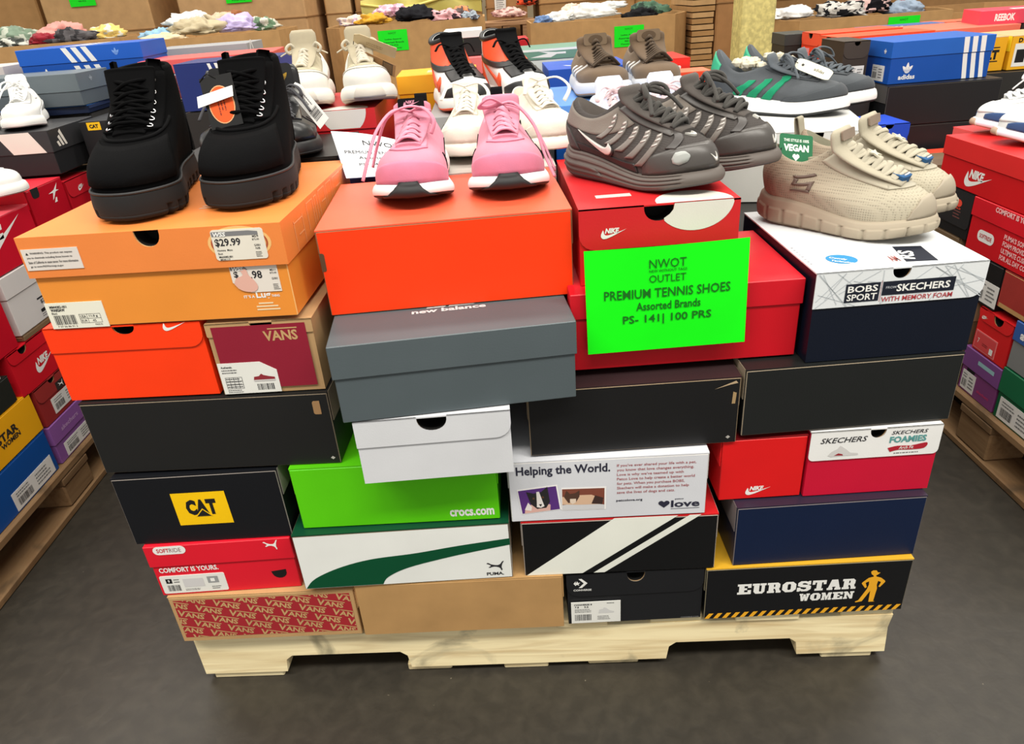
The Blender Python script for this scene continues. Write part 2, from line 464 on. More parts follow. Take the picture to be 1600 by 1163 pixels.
# ---------------------------------------------------------------- shoes
OUTL = [(1.0, .012), (.968, -.07), (.90, -.128), (.79, -.165), (.665, -.172), (.52, -.155), (.38, -.136), (.245, -.126), (.12, -.110), (.03, -.066),
        (0, 0), (.03, .066), (.12, .106), (.245, .112), (.38, .112), (.52, .126), (.665, .155), (.79, .17), (.90, .146), (.972, .085)]
def sm(a, b, x):
    t = max(0.0, min(1.0, (x - a) / (b - a))); return t * t * (3 - 2 * t)
def lerp(a, b, t): return a + (b - a) * t
class Last:
    """one shoe's surfaces: sole wall M(u,s) and upper P(u,v); toe +x, heel at x=0, u=0 toe, .25 outer side, .5 heel, .75 inner side"""
    D = dict(L=.29, W=1.0, mh=.034, mt=.026, spring=.016, flare=.004, bulge=.003, so=.22, inset=.0035,
             cx0=.03, cx1=.47, cw=.088, ch=.085, cs=.062, cf=.092, k1=.036, tk=.055, fx=.22, fz=.045, side_out=.012, wave=0.0,
             toe_w=.0, heelk=.45, toe_round=1.0)
    def __init__(s, **k):
        for a, b in Last.D.items(): setattr(s, a, b)
        for a, b in k.items(): setattr(s, a, b)
        s.pts = [(x, y * s.W) for x, y in OUTL]
        s.groove = k.get('groove')
    def out(s, u):
        u = (u % 1.0) * 20; i = int(u) % 20; t = u - int(u)
        p0, p1, p2, p3 = (s.pts[(i + k) % 20] for k in (-1, 0, 1, 2))
        f = lambda a, b, c, d: .5 * (2 * b + (c - a) * t + (2 * a - 5 * b + 4 * c - d) * t * t + (3 * b - a - 3 * c + d) * t ** 3)
        return Vector((f(p0[0], p1[0], p2[0], p3[0]) * s.L, f(p0[1], p1[1], p2[1], p3[1]) * s.L, 0))
    def onrm(s, u):
        t = s.out(u + .006) - s.out(u - .006); return Vector((-t.y, t.x, 0)).normalized()
    def ux(s, x, v):
        """u on the outer side where the upper at height v reaches x (a share of the length)"""
        a, b = .004, .496
        for _ in range(26):
            m = (a + b) / 2
            if s._P(m, v).x > x * s.L: a = m
            else: b = m
        return (a + b) / 2
    def at_height(s, x, f):
        """(u, v) on the outer side at length share x and share f of the wall's height there"""
        a, b = 0.0, 1.0
        lo = s._P(s.ux(x, 0.0), 0.0).z; hi = s._P(s.ux(x, 1.0), 1.0).z
        for _ in range(18):
            m = (a + b) / 2
            if s._P(s.ux(x, m), m).z < lerp(lo, hi, f): a = m
            else: b = m
        v = (a + b) / 2
        return s.ux(x, v), v
    def xs(s, pts): return [(s.ux(x, v), v) for x, v in pts]
    def stripe3(s, i, xb, xt, dx, wb, wt, v0=.03, v1=.80):
        f = lambda o: s.xs([(lerp(xb, xt, t) + i * dx + o * lerp(wb, wt, t) / 2, lerp(v0, v1, t)) for t in (0, .2, .4, .6, .8, 1)])
        return f(1), f(-1)
    def swoosh3(s, x0, x1, v0, v1, fat=1.0):
        """tail at x0, hook at x1"""
        g = lambda a, b: (lerp(x1, x0, a), lerp(v0, v1, b))
        up = spline([(0.10, .74), (0.13, .52), (0.26, .40), (0.46, .50), (.74, .74), (1.0, 1.0)], 5)
        dn = spline([(0.10, .74), (-.01, .46), (0.06, .10), (0.26, .06), (.62, .46), (1.0, 1.0)], 5)
        return s.xs([g(*p) for p in up]), s.xs([g(*p) for p in dn])
    def zb(s, x):
        f = x / s.L; return s.spring * sm(.62, 1.02, f) ** 1.3 + .005 * (1 - sm(0, .14, f))
    def zt(s, x):
        f = x / s.L
        return lerp(s.mh, s.mt, sm(.15, .7, f)) + s.spring * .75 * sm(.62, 1.02, f) ** 1.3 + s.wave * math.sin(f * 9) + .006 * (1 - sm(0, .1, f))
    def M(s, u, v, off=0.0):
        p = s.out(u); n = s.onrm(u)
        b = s.flare * (1 - v) * (1 if s.flare > 0 else 1) + s.bulge * math.sin(PI * v)
        edge = -.004 * (1 - sm(0, .12, v)) - .003 * sm(.88, 1, v)
        g = 0
        if s.groove: g = s.groove(u, v)
        q = p + n * (b + edge + g + off)
        q.z = lerp(s.zb(p.x), s.zt(p.x), v); return q
    def C(s, u):
        a = 2 * PI * u; c = math.cos(a)
        xc = (s.cx0 + s.cx1) / 2; ax = (s.cx1 - s.cx0) / 2
        z = s.cs + (s.cf - s.cs) * max(0, c) ** 1.6 + (s.ch - s.cs) * max(0, -c) ** 2.2
        lean = 0
        return Vector(((xc + ax * c) * s.L, -s.cw * s.L * math.sin(a) * (1 - .18 * c), z))
    def P(s, u, v, off=0.0):
        q = s._P(u, v)
        if off: q = q + s.N(u, v) * off
        return q
    def _P(s, u, v):
        o = s.out(u); n = s.onrm(u); c = math.cos(2 * PI * u)
        p0 = o - n * s.inset; p0.z = s.zt(o.x) - .003
        p3 = s.C(u)
        t = sm(-.05, .95, c); H = p3.z - p0.z
        hl = max(0, -c) ** 2
        k = lerp(s.k1, s.tk, t)
        p1 = p0 + n * lerp(.009, .003, t) + Vector((0, 0, lerp(min(k, H * .5), k, t)))
        oc = Vector((0, -math.sin(2 * PI * u), 0))
        p2 = p3 + Vector((s.fx * s.L * t, 0, -lerp(H * s.heelk, s.fz, t))) + oc * (s.side_out * (1 - t * .2)) + Vector((-.012 * hl, 0, 0))
        w = 1 - v
        return p0 * (w ** 3) + p1 * (3 * w * w * v) + p2 * (3 * w * v * v) + p3 * (v ** 3)
    def N(s, u, v):
        e = .004
        va, vb = max(0, v - e), min(1, v + e)
        du = s._P(u + e, v) - s._P(u - e, v); dv = s._P(u, vb) - s._P(u, va)
        n = dv.cross(du)
        return n.normalized() if n.length > 1e-12 else Vector((0, 0, 1))

def rs(pl, n):
    """resample a polyline to n points by its own length"""
    d = [0]
    for a, b in zip(pl, pl[1:]): d.append(d[-1] + math.hypot((b[0] - a[0]) * 1.6, b[1] - a[1]) + 1e-9)
    out = []; j = 0
    for i in range(n):
        t = d[-1] * i / (n - 1)
        while j < len(d) - 2 and d[j + 1] < t: j += 1
        f = (t - d[j]) / (d[j + 1] - d[j]); out.append((lerp(pl[j][0], pl[j + 1][0], f), lerp(pl[j][1], pl[j + 1][1], f)))
    return out
def ribbon(mb, fn, A, B, m, off=.0012, n=20, k=6):
    """a thin panel following the surface fn between two edge lines A and B given in (u,v)"""
    A = rs(A, n); B = rs(B, n)
    rows = []
    for i in range(n):
        row = []
        for j in range(k + 1):
            t = j / k; row.append(fn(lerp(A[i][0], B[i][0], t), lerp(A[i][1], B[i][1], t), off))
        rows.append(row)
    def lo(uv): return fn(uv[0], uv[1], -.0008)
    vr = mb.grid(rows, m)
    rim = [(A[i], vr[i][0]) for i in range(n)] + [(None, v) for v in vr[-1][1:-1]] + [(B[i], vr[i][-1]) for i in range(n - 1, -1, -1)] + [(None, v) for v in vr[0][1:-1][::-1]]
    ks = mb.mi(m); low = []
    uvs = [A[i] for i in range(n)] + [(lerp(A[-1][0], B[-1][0], j / k), lerp(A[-1][1], B[-1][1], j / k)) for j in range(1, k)] + [B[i] for i in range(n - 1, -1, -1)] + [(lerp(A[0][0], B[0][0], j / k), lerp(A[0][1], B[0][1], j / k)) for j in range(k - 1, 0, -1)]
    top_v = [x[1] for x in rim]
    low = [mb.bm.verts.new(lo(uv)) for uv in uvs]
    c = len(low)
    for i in range(c):
        j = (i + 1) % c
        try:
            f = mb.bm.faces.new((top_v[i], top_v[j], low[j], low[i])); f.material_index = ks
        except ValueError: pass
def both(l): return [l, [(1 - u, v) for u, v in l]]
def stripe(u0, v0, u1, v1, w0, w1=None, n=8):
    w1 = w0 if w1 is None else w1
    return [(u0 - w0 / 2, v0), (u1 - w1 / 2, v1)], [(u0 + w0 / 2, v0), (u1 + w1 / 2, v1)]
def swoosh_uv(u0=.14, u1=.40, v0=.12, v1=.62):
    """edges of a swoosh lying on the side: hook towards the toe, tail to the heel"""
    f = lambda a, b: (lerp(u0, u1, a), lerp(v0, v1, b))
    up = [f(*p) for p in spline([(0.12, 1.0), (0.10, .66), (0.20, .40), (0.42, .46), (.72, .66), (1.0, .92)], 6)]
    dn = [f(*p) for p in spline([(0.12, 1.0), (-.02, .62), (0.06, .12), (0.28, .02), (.66, .42), (1.0, .92)], 6)]
    return up, dn

def make_shoe(name, label, loc, yaw, S, side=1, group=None, tilt=(0, 0), cat='shoe'):
    """S: dict(last=Last, upper=mat, sole=mat, outsole=mat, lining=mat, tongue=mat, laces=mat, panels=[(part name, mat, A, B, off, which sides)], extra=function)"""
    q = S['last']
    t = thing(name, label, cat, loc, yaw, group, tilt)
    def fin(mb, nm, parent=t, fix=False):
        if side < 0: mb.mirror_y()
        return mb.build(nm, parent, fix=fix)
    NU = S.get('nu', 72)
    us = [i / NU for i in range(NU)]
    # outsole + midsole
    so = q.so
    mb = MB()
    rows = [[q.M(u, v) for u in us] for v in (0, so * .5, so)]
    inner = [[Vector((lerp(p.x, q.L * .5, .06), p.y * .85, p.z)) for p in rows[0]]]
    mb.grid(inner + rows, S['outsole'], closed=True, cap0=True, cap1=True, flip=False)
    if S.get('lugs'): S['lugs'](mb, q)
    fin(mb, 'outsole', fix=True)
    mb = MB()
    nr = 24 if q.groove else 7
    vs = [lerp(so, 1, k / nr) for k in range(nr + 1)]
    vs[1:1] = [lerp(so, 1, .04)]; vs[-1:-1] = [lerp(so, 1, .96)]
    vs = sorted(set(vs))
    rows = [[q.M(u, v) for u in us] for v in vs]
    capr = [p - q.onrm(u) * .012 for p, u in zip(rows[-1], us)]
    mb.grid(rows + [capr], S['sole'], closed=True, cap0=True, cap1=True)
    ms = fin(mb, 'midsole', fix=True)
    for (nm, m, A, Bq, off) in S.get('sole_panels', []):
        mb = MB(); ribbon(mb, q.M, A, Bq, m, off); fin(mb, nm, ms, fix=True)
    # upper with padded collar
    mb = MB()
    NV = S.get('nv', 16)
    rows = [[q.P(u, j / NV) for u in us] for j in range(NV + 1)]
    def inn(u, d, dz):
        c = q.C(u); cen = Vector(((q.cx0 + q.cx1) / 2 * q.L, 0, c.z)); dv = (cen - c); dv.z = 0
        return c + dv.normalized() * d + Vector((0, 0, dz))
    cp = S.get('collar', .007)
    rows += [[inn(u, cp * .35, cp * .45) for u in us], [inn(u, cp * .9, cp * .35) for u in us]]
    mb.grid(rows, S['upper'], closed=True)
    up = fin(mb, 'upper', fix=False)
    mb = MB()
    r0 = [inn(u, cp * .9, cp * .35) for u in us]
    r1 = [inn(u, cp * 1.5, -.012) for u in us]
    r2 = []
    for u in us:
        c = inn(u, cp * 1.6, 0); o = q.out(u); f = max(o.x / q.L, 0)
        r2.append(Vector((lerp(c.x, o.x, .15), c.y, max(q.zt(c.x) + .004, .03) if True else 0)))
    mb.grid([r0, r1, r2], S['lining'], closed=True, cap1=True)
    fin(mb, 'lining')
    # tongue
    T = S.get('tongue_shape', {})
    tl, tw, lean, th = T.get('len', .035), T.get('w', .034), T.get('lean', .35), T.get('t', .006)
    v0 = T.get('v0', .58)
    line = [q.P(0, v, .0025) for v in [lerp(v0, 1, i / 8) for i in range(9)]]
    dirv = Vector((-lean, 0, 1)).normalized()
    end = q.C(0) + Vector((.001, 0, .002))
    for i in range(1, 6): line.append(end + dirv * (tl * i / 5) + Vector((T.get('curl', 0) * (i / 5) ** 2, 0, 0)))
    n = len(line); rowsA = []
    for i, p in enumerate(line):
        tg = (line[min(i + 1, n - 1)] - line[max(i - 1, 0)]).normalized()
        nn = Vector((0, 1, 0)).cross(tg); nn = nn if nn.x + nn.z > 0 else -nn
        f = i / (n - 1)
        w = lerp(tw * .62, tw, min(1, f * 1.6)) * (1 - .22 * sm(.90, 1.0, f)) / 2
        thk = th * (.55 + .45 * sm(.3, .8, f)) * (1 - .45 * sm(.9, 1, f))
        ring = []
        for a in range(16):
            ang = 2 * PI * a / 16
            ca, sa = math.cos(ang), math.sin(ang)
            yy = w * math.copysign(abs(ca) ** .6, ca); hh = thk / 2 * math.copysign(abs(sa) ** .8, sa)
            ring.append(p + Vector((0, yy, 0)) + nn * (hh - .9 * (yy / (tw / 2)) ** 2 * .0035 - .002))
        rowsA.append(ring)
    mb = MB(); mb.grid(rowsA, S['tongue'], closed=True, cap0=True, cap1=True)
    tg_ob = fin(mb, 'tongue', fix=True)
    q.tongue_line = line; q.tongue_w = tw; q.tongue_t = th
    # panels
    for (nm, m, A, Bq, off, which) in S.get('panels', []):
        mb = MB(); n_ = S.get('pn', 22)
        if which in ('c', 'o'): ribbon(mb, q.P, A, Bq, m, off, n_)
        elif which == 'i': ribbon(mb, q.P, [(1 - u, v) for u, v in A], [(1 - u, v) for u, v in Bq], m, off, n_)
        else:
            ribbon(mb, q.P, A, Bq, m, off, n_)
            fin(mb, nm, t, fix=True); mb = MB()
            ribbon(mb, q.P, [(1 - u, v) for u, v in A], [(1 - u, v) for u, v in Bq], m, off, n_)
        fin(mb, nm, t, fix=True)
    # laces
    Lc = S.get('lace')
    if Lc:
        mb = MB()
        rows_n, va, vb, ua, ub, r, flat = Lc.get('n', 6), Lc.get('va', .60), Lc.get('vb', .97), Lc.get('ua', .034), Lc.get('ub', .06), Lc.get('r', .0028), Lc.get('flat', .5)
        vr = [lerp(va, vb, i / (rows_n - 1)) for i in range(rows_n)]
        ur = [lerp(ua, ub, i / (rows_n - 1)) for i in range(rows_n)]
        lift = Lc.get('lift', .006)
        def span(u0, v0_, u1, v1_, l0=.003, l1=.003, mid=lift):
            l0 = Lc.get('edge', l0); l1 = Lc.get('edge', l1)
            a = q.P(u0, v0_, l0); b = q.P(u1, v1_, l1); nm_ = q.N(0, (v0_ + v1_) / 2); c = q.P(0, (v0_ + v1_) / 2, mid)
            return spline([a, (a + c) * .5 + nm_ * .002, c, (b + c) * .5 + nm_ * .002, b], 4), nm_
        for i in range(rows_n):
            if Lc.get('bars', True) or i == 0:
                p, nm_ = span(-ur[i], vr[i], ur[i], vr[i]); mb.tube(p, r, S['laces'], 8, flat, up=lambda k, a=nm_: a)
            if i < rows_n - 1 and Lc.get('cross', True):
                for sgn in (1, -1):
                    p, nm_ = span(-ur[i] * sgn, vr[i], ur[i + 1] * sgn, vr[i + 1], mid=lift + (.002 if sgn > 0 else .0035)); mb.tube(p, r, S['laces'], 8, flat, up=lambda k, a=nm_: a)
        if Lc.get('bow', True):
            k0 = q.P(0, vr[-1], lift + .006); sp = Lc.get('bow_size', 1.0)
            for sg in (1, -1):
                lp = [k0, k0 + Vector((.012, sg * .018, .012)) * sp, k0 + Vector((.030, sg * .036, .006)) * sp, k0 + Vector((.038, sg * .040, -.010)) * sp, k0 + Vector((.026, sg * .024, -.006)) * sp, k0 + Vector((.004, sg * .004, .002)) * sp]
                mb.tube(spline(lp, 5), r, S['laces'], 8, max(flat, .6))
                e = Lc.get('ends', 1.0)
                ed = [k0, k0 + Vector((.014, sg * .014, .004)) * e, k0 + Vector((.036, sg * .030, -.012)) * e, k0 + Vector((.052, sg * .044, -.034)) * e]
                mb.tube(spline(ed, 5), r * .9, S['laces'], 8, max(flat, .6))
            mb.tube(spline([k0 + Vector((0, -.007, -.002)), k0 + Vector((.004, 0, .006)), k0 + Vector((0, .007, -.002))], 4), r * 1.5, S['laces'], 8, .8)
        fin(mb, 'laces', fix=False)
    if S.get('extra'): S['extra'](t, q, fin, side, dict(upper=up, tongue=tg_ob, midsole=ms))
    return t
# ---------------------------------------------------------------- the shoe kinds
def M_(c, k='fabric', **kw): return mat(c, k, **kw)
def eyelets(part, m, ua, ub, va, vb, n, r=.0035, off=.0018):
    def fn(t, q, fin, side, P):
        for i in range(n):
            f = i / (n - 1)
            for sg in (1, -1):
                u, v = lerp(ua, ub, f) * sg, lerp(va, vb, f)
                mb = MB(); c = q.P(u, v, off); nn = q.N(u, v); a = nn.cross(Vector((1, .2, .1))).normalized(); b = nn.cross(a)
                mb.tube([c + a * (math.cos(w) * r) + b * (math.sin(w) * r) for w in (2 * PI * k / 12 for k in range(12))], .0012, m, 6, closed=True)
                fin(mb, 'eyelet', t)
    return fn
def heel_tab(m, w=.016, h=.03, nm='heel_tab', lean=-.2, part='upper'):
    def fn(t, q, fin, side, P):
        mb = MB(); b = q.C(.5) + Vector((-.004, 0, -.012))
        prof = [b + Vector((-.003, 0, 0)), b + Vector((-.006 + lean * .2 * h, 0, h * .5)), b + Vector((-.005 + lean * h, 0, h)), b + Vector((.002 + lean * h, 0, h * 1.03)), b + Vector((.004 + lean * .4 * h, 0, h * .6)), b + Vector((.008, 0, 0))]
        ln = spline(prof, 4)
        for k in (0, 1): pass
        rows = [[p + Vector((0, s * w / 2, 0)) for p in ln] for s in (-1, 1)]
        vr = mb.grid(rows, m); n = len(ln)
        nb = [Vector((0, 0, 0))] * n
        rows2 = []
        for s in (-1, 1):
            row = []
            for i, p in enumerate(ln):
                tg = (ln[min(i + 1, n - 1)] - ln[max(0, i - 1)]).normalized(); nn = Vector((0, 1, 0)).cross(tg)
                row.append(p + nn * .0016 + Vector((0, s * w / 2, 0)))
            rows2.append(row)
        mb.grid(rows2, m, flip=True)
        for k in (0, 1): mb.grid([rows[k], rows2[k]], m)
        fin(mb, nm, t)
    return fn
def tongue_label(m, size=(.022, .018), at=.7, txt=None, tm=None, mark=None, nm='tongue_label'):
    def fn(t, q, fin, side, P):
        L = q.tongue_line; i = int(at * (len(L) - 1)); p = L[i]; tg = (L[min(i + 1, len(L) - 1)] - L[i - 1]).normalized()
        nn = Vector((0, 1, 0)).cross(tg); nn = nn if nn.x + nn.z > 0 else -nn
        # frame: x to the wearer's left of the picture (seen from the toe), y up the tongue
        X = Vector((0, 1 * side, 0)); Y = tg; Z = nn
        if side < 0: p = Vector((p.x, -p.y, p.z))
        F = Matrix((X.to_4d(), Y.to_4d(), Z.to_4d(), Vector((0, 0, 0, 1)))).transposed()
        if side < 0: F = Matrix((Vector((0, 1, 0, 0)), Y.to_4d(), Z.to_4d(), Vector((0, 0, 0, 1)))).transposed()
        for k in range(3): F[k][3] = p[k]
        for k in range(4): F[3][k] = 1 if k == 3 else 0
        F = F @ Matrix.Translation((0, 0, max(0, q.tongue_t * .40 - .002)))
        mb = MB(); w, h = size
        mb.slab(F, rounded(-w / 2, -h / 2, w / 2, h / 2, min(w, h) * .2), m, .0005, .0032)
        G = F @ Matrix.Translation((0, 0, .0032))
        if txt: mb.text(G, txt, -w * .36, -h * .18, w * .72, h * .36, tm, .0004, .01)
        if mark: mark(mb, G, w, h)
        o = mb.build(nm, P['tongue'])
    return fn
def many(*f):
    def fn(*a):
        for g in f: g(*a)
    return fn
def hang_tag(loop_at, outline, size, col, direction, up, nm='hang_tag', prints=None, parent_name=None, stringcol=(30, 30, 30), label=None):
    """loop_at(q) start of the string; direction and up span the card"""
    def fn(t, q, fin, side, P):
        s = loop_at(q)
        if side < 0: s = Vector((s.x, -s.y, s.z))
        X = Vector(direction).normalized(); Y = Vector(up); Y = (Y - X * Y.dot(X)).normalized(); Z = X.cross(Y)
        F = Matrix((X.to_4d(), Y.to_4d(), Z.to_4d(), (0, 0, 0, 1))).transposed()
        F[0][3], F[1][3], F[2][3] = s.x, s.y, s.z
        for k in range(3): F[3][k] = 0
        F[3][3] = 1
        w, h = size
        mb = MB(); mb.slab(F, [(x * w, y * h) for x, y in outline], mat(col, 'paper'), 0, .0008)
        if prints: prints(mb, F @ Matrix.Translation((0, 0, .0008)), w, h)
        o = mb.build(nm, t)
        if label: o['label'] = label
        st = MB(); a = F @ Vector((.06 * w, .5 * h, .0004))
        st.tube(spline([s + Vector((.002, 0, -.004)), s + (a - s) * .5 + Vector((0, 0, .006)), a], 5), .0008, mat(stringcol, 'fabric'), 6)
        st.build('tag_string', o)
    return fn
TAG = [(.0, .2), (.12, 0), (1, 0), (1, 1), (.12, 1), (0, .8)]

# black lug boots ------------------------------------------------------------------------------
def boot_groove(u, v):
    a = abs(((u + .5) % 1) - .5)
    return -.006 if v < .40 and a > .07 and (a * 34) % 1 < .28 else 0
BOOT = Last(L=.31, W=1.13, mh=.042, mt=.038, spring=.004, flare=.001, bulge=.002, so=.20, inset=.003, cx0=.02, cx1=.40, cw=.130, ch=.176, cs=.172, cf=.172, groove=boot_groove,
            k1=.05, tk=.072, fx=.17, fz=.105, side_out=.006, heelk=.5)
def boot_extra(t, q, fin, side, P):
    # raised seam round the toe apron and the collar facing wings
    mb = MB(); m = mat((17, 17, 18), 'fabric')
    ln = [(.17, .66), (.145, .60), (.10, .545), (.05, .52), (0, .515), (-.05, .52), (-.10, .545), (-.145, .60), (-.17, .66)]
    mb.tube([q.P(u, v, .001) for u, v in spline(ln, 5)], .0026, m, 8); fin(mb, 'apron_seam', t)
    mb = MB()
    mb.tube([q.M(i / 80, .97, .002) for i in range(80)], .002, mat((44, 44, 45), 'rubber'), 6, closed=True); fin(mb, 'welt', t)
BOOT_S = dict(last=BOOT, upper=M_((8, 8, 9), 'suede'), sole=M_((13, 13, 14), 'rubber', rough=.85), outsole=M_((10, 10, 11), 'rubber', rough=.85), lining=M_((9, 9, 10)), tongue=M_((13, 13, 14)), laces=M_((8, 8, 9)),
    nu=200, collar=.009, tongue_shape=dict(len=.006, w=.070, lean=.15, t=.009, v0=.60),
    panels=[('eyestay', M_((11, 11, 12), 'suede'), [(.060, .60), (.078, .80), (.088, .93), (.120, 1.05)], [(.125, .58), (.16, .80), (.19, .95), (.20, 1.05)], .0045, 'b'),
            ('toe_panel', M_((15, 15, 16), 'suede'), [(.15, .06), (.08, .05), (0, .05), (-.08, .05), (-.15, .06)], [(.145, .5), (.08, .46), (0, .44), (-.08, .46), (-.145, .5)], .0022, 'c'),
            ('heel_panel', M_((10, 10, 11), 'suede'), [(.40, .04), (.5, .04), (.6, .04)], [(.42, .55), (.5, .62), (.58, .55)], .0025, 'c')],
    lace=dict(n=6, va=.625, vb=.955, ua=.078, ub=.108, r=.0028, flat=.9, bars=False, bow=False, lift=.014, edge=.0075),
    extra=many(boot_extra, eyelets('upper', mat((210, 210, 212), 'metal', .3), .080, .112, .625, .955, 6, .0042, .0062)))

def loose_laces(m, r, shapes, flat=.45, nm='lace_end'):
    """lace ends as hanging curves: offsets from the top of the lacing, as seen from the toe (x to the right of the picture, toward the toe, up)"""
    def fn(t, q, fin, side, P):
        for sh in shapes:
            mb = MB(); k0 = q.P(0, .96, .014)
            if side < 0: k0 = Vector((k0.x, -k0.y, k0.z))
            mb.tube(spline([k0 + Vector((b, a, c)) for a, b, c in sh], 6), r, m, 8, flat)
            mb.build(nm, t)
    return fn
# pink running shoes ---------------------------------------------------------------------------
PINK = Last(L=.280, W=1.19, mh=.038, mt=.022, spring=.018, flare=.002, bulge=.004, so=.25, ch=.092, cs=.076, cf=.106, cx1=.45, tk=.066, fx=.24, fz=.042, cw=.10, k1=.044)
PK = (212, 138, 158)
def pink_extra(lbl):
    def fn(t, q, fin, side, P):
        heel_tab(M_((22, 22, 24)), .020, .040, lean=-.1)(t, q, fin, side, P)
        if lbl:
            tongue_label(M_((24, 24, 26)), (.040, .016), .93, None, None, lambda mb, G, w, h: (mb.poly(G, place(SWOOSH, -.012, -.005, .026, .022), M_((214, 150, 170)), .0004), mb.text(G, 'NIKE', -.008, .000, .014, .0045, M_((214, 150, 170)), .0004, .02, .25)))(t, q, fin, side, P)
    return fn
def pink_style(lbl, ends):
    return dict(last=PINK, upper=M_(PK, 'fabric'), sole=M_((240, 238, 238), 'rubber'), outsole=M_((24, 24, 25), 'rubber'), lining=M_((205, 130, 152)), tongue=M_((218, 140, 162)), laces=M_((226, 150, 172)),
    tongue_shape=dict(len=.018, w=.058, lean=.3, t=.011, v0=.52),
    sole_panels=[('toe_bumper', M_((24, 25, 26), 'rubber'), [(.085, -.03), (.050, .30), (.034, .75), (.027, 1.22)], [(-.085, -.03), (-.050, .30), (-.034, .75), (-.027, 1.22)], .0032)],
    panels=[('tick_mark', M_((22, 22, 24)), *PINK.swoosh3(.22, .66, .10, .60), .0016, 'b'),
            ('toe_overlay', M_((206, 124, 150), 'fabric'), [(.21, .02), (.1, .02), (0, .02), (-.1, .02), (-.21, .02)], [(.20, .10), (.10, .20), (0, .26), (-.10, .20), (-.20, .10)], .0008, 'c'),
            ('eyestay', M_((224, 146, 168), 'fabric'), [(.035, .50), (.05, .75), (.07, 1.0)], [(.075, .47), (.105, .75), (.135, 1.0)], .0014, 'b'),
            ('vamp_edge', M_((214, 132, 156), 'fabric'), [(.08, .46), (.04, .42), (0, .41), (-.04, .42), (-.08, .46)], [(.075, .50), (.04, .465), (0, .455), (-.04, .465), (-.075, .50)], .0016, 'c')],
    lace=dict(n=5, va=.56, vb=.96, ua=.05, ub=.082, r=.0054, flat=.36, lift=.011, bow=False),
    extra=many(pink_extra(lbl), loose_laces(M_((226, 150, 172)), .0042, ends)))

# cream runners --------------------------------------------------------------------------------
CREAM = Last(L=.285, W=1.04, mh=.034, mt=.024, spring=.015, ch=.088, cs=.074, cf=.106, cx1=.46, tk=.058, fx=.24, fz=.048)
CR = (228, 223, 208)
CREAM_S = dict(last=CREAM, upper=M_(CR, 'fabric'), sole=M_((236, 232, 220), 'rubber'), outsole=M_((215, 208, 195), 'rubber'), lining=M_((222, 216, 200)), tongue=M_((226, 220, 205)), laces=M_((236, 232, 218)),
    tongue_shape=dict(len=.014, w=.048, lean=.4, t=.010),
    panels=[('tick_mark', M_((24, 24, 26)), *CREAM.swoosh3(.2, .6, .10, .6), .0014, 'b'),
            ('mudguard', M_((220, 214, 200), 'suede'), [(.34, .03), (.17, .03), (0, .03), (-.17, .03), (-.34, .03)], [(.34, .10), (.17, .16), (0, .30), (-.17, .16), (-.34, .10)], .0010, 'c'),
            ('eyestay', M_((222, 216, 200), 'suede'), [(.035, .55), (.05, .8), (.065, 1.0)], [(.08, .55), (.11, .8), (.14, 1.0)], .0015, 'b')],
    lace=dict(n=6, va=.56, vb=.97, ua=.05, ub=.072, r=.0040, flat=.40, lift=.009, bow=False),
    extra=loose_laces(M_((236, 232, 218)), .0036, [[(0, 0, 0), (.03, .02, .006), (.045, .045, -.01), (.03, .06, -.03)], [(0, 0, 0), (-.025, .02, .008), (-.04, .05, -.015)]]))

# orange, black and white high tops -------------------------------------------------------------
HIGH = Last(L=.295, W=1.02, mh=.032, mt=.027, spring=.010, ch=.140, cs=.126, cf=.136, cx0=.03, cx1=.40, cw=.115, k1=.045, tk=.048, fx=.22, fz=.075, side_out=.004, heelk=.5)
def high_extra(t, q, fin, side, P):
    mb = MB(); m = M_((22, 22, 23), 'leather')
    mb.tube([q.C(i / 60) + Vector((0, 0, .001)) for i in range(5, 56)], .0055, m, 8); fin(mb, 'collar_roll', t)
OR = (240, 84, 40)
HIGH_S = dict(last=HIGH, upper=M_((240, 240, 238), 'leather'), sole=M_((240, 238, 232), 'rubber'), outsole=M_((235, 90, 50), 'rubber'), lining=M_((18, 18, 19)), tongue=M_((20, 20, 21)), laces=M_((18, 18, 19)),
    tongue_shape=dict(len=.008, w=.050, lean=.25, t=.008, v0=.5, curl=.004),
    panels=[('eyestay', M_((22, 22, 23), 'leather'), [(.03, .38), (.042, .55), (.05, .70)], [(.105, .30), (.135, .52), (.13, .68)], .002, 'b'),
            ('ankle_panel', M_(OR, 'leather'), [(.060, .66), (.072, .84), (.085, 1.0)], [(.30, .66), (.29, .84), (.27, 1.0)], .0022, 'b'),
            ('ankle_band', M_((22, 22, 23), 'leather'), [(.05, .60), (.20, .52), (.36, .52)], [(.055, .68), (.20, .66), (.36, .70)], .0026, 'b'),
            ('heel_counter', M_(OR, 'leather'), [(.36, .03), (.5, .03), (.64, .03)], [(.38, .52), (.5, .60), (.62, .52)], .002, 'c'),
            ('tick_mark', M_(OR, 'leather'), *HIGH.swoosh3(.16, .66, .06, .56), .0030, 'b'),
            ('toe_cap', M_((22, 22, 23), 'leather'), [(.17, .02), (.09, .02), (0, .02), (-.09, .02), (-.17, .02)], [(.16, .12), (.09, .20), (0, .23), (-.09, .20), (-.16, .12)], .0018, 'c')],
    lace=dict(n=7, va=.42, vb=.88, ua=.045, ub=.068, r=.0038, flat=.5, lift=.009, bow=False), extra=many(high_extra, loose_laces(M_((18, 18, 19)), .0034, [[(0, -.004, -.022), (.03, .01, -.012), (.042, .012, -.03)], [(0, -.004, -.022), (-.03, .01, -.010), (-.045, .02, -.022)]])))

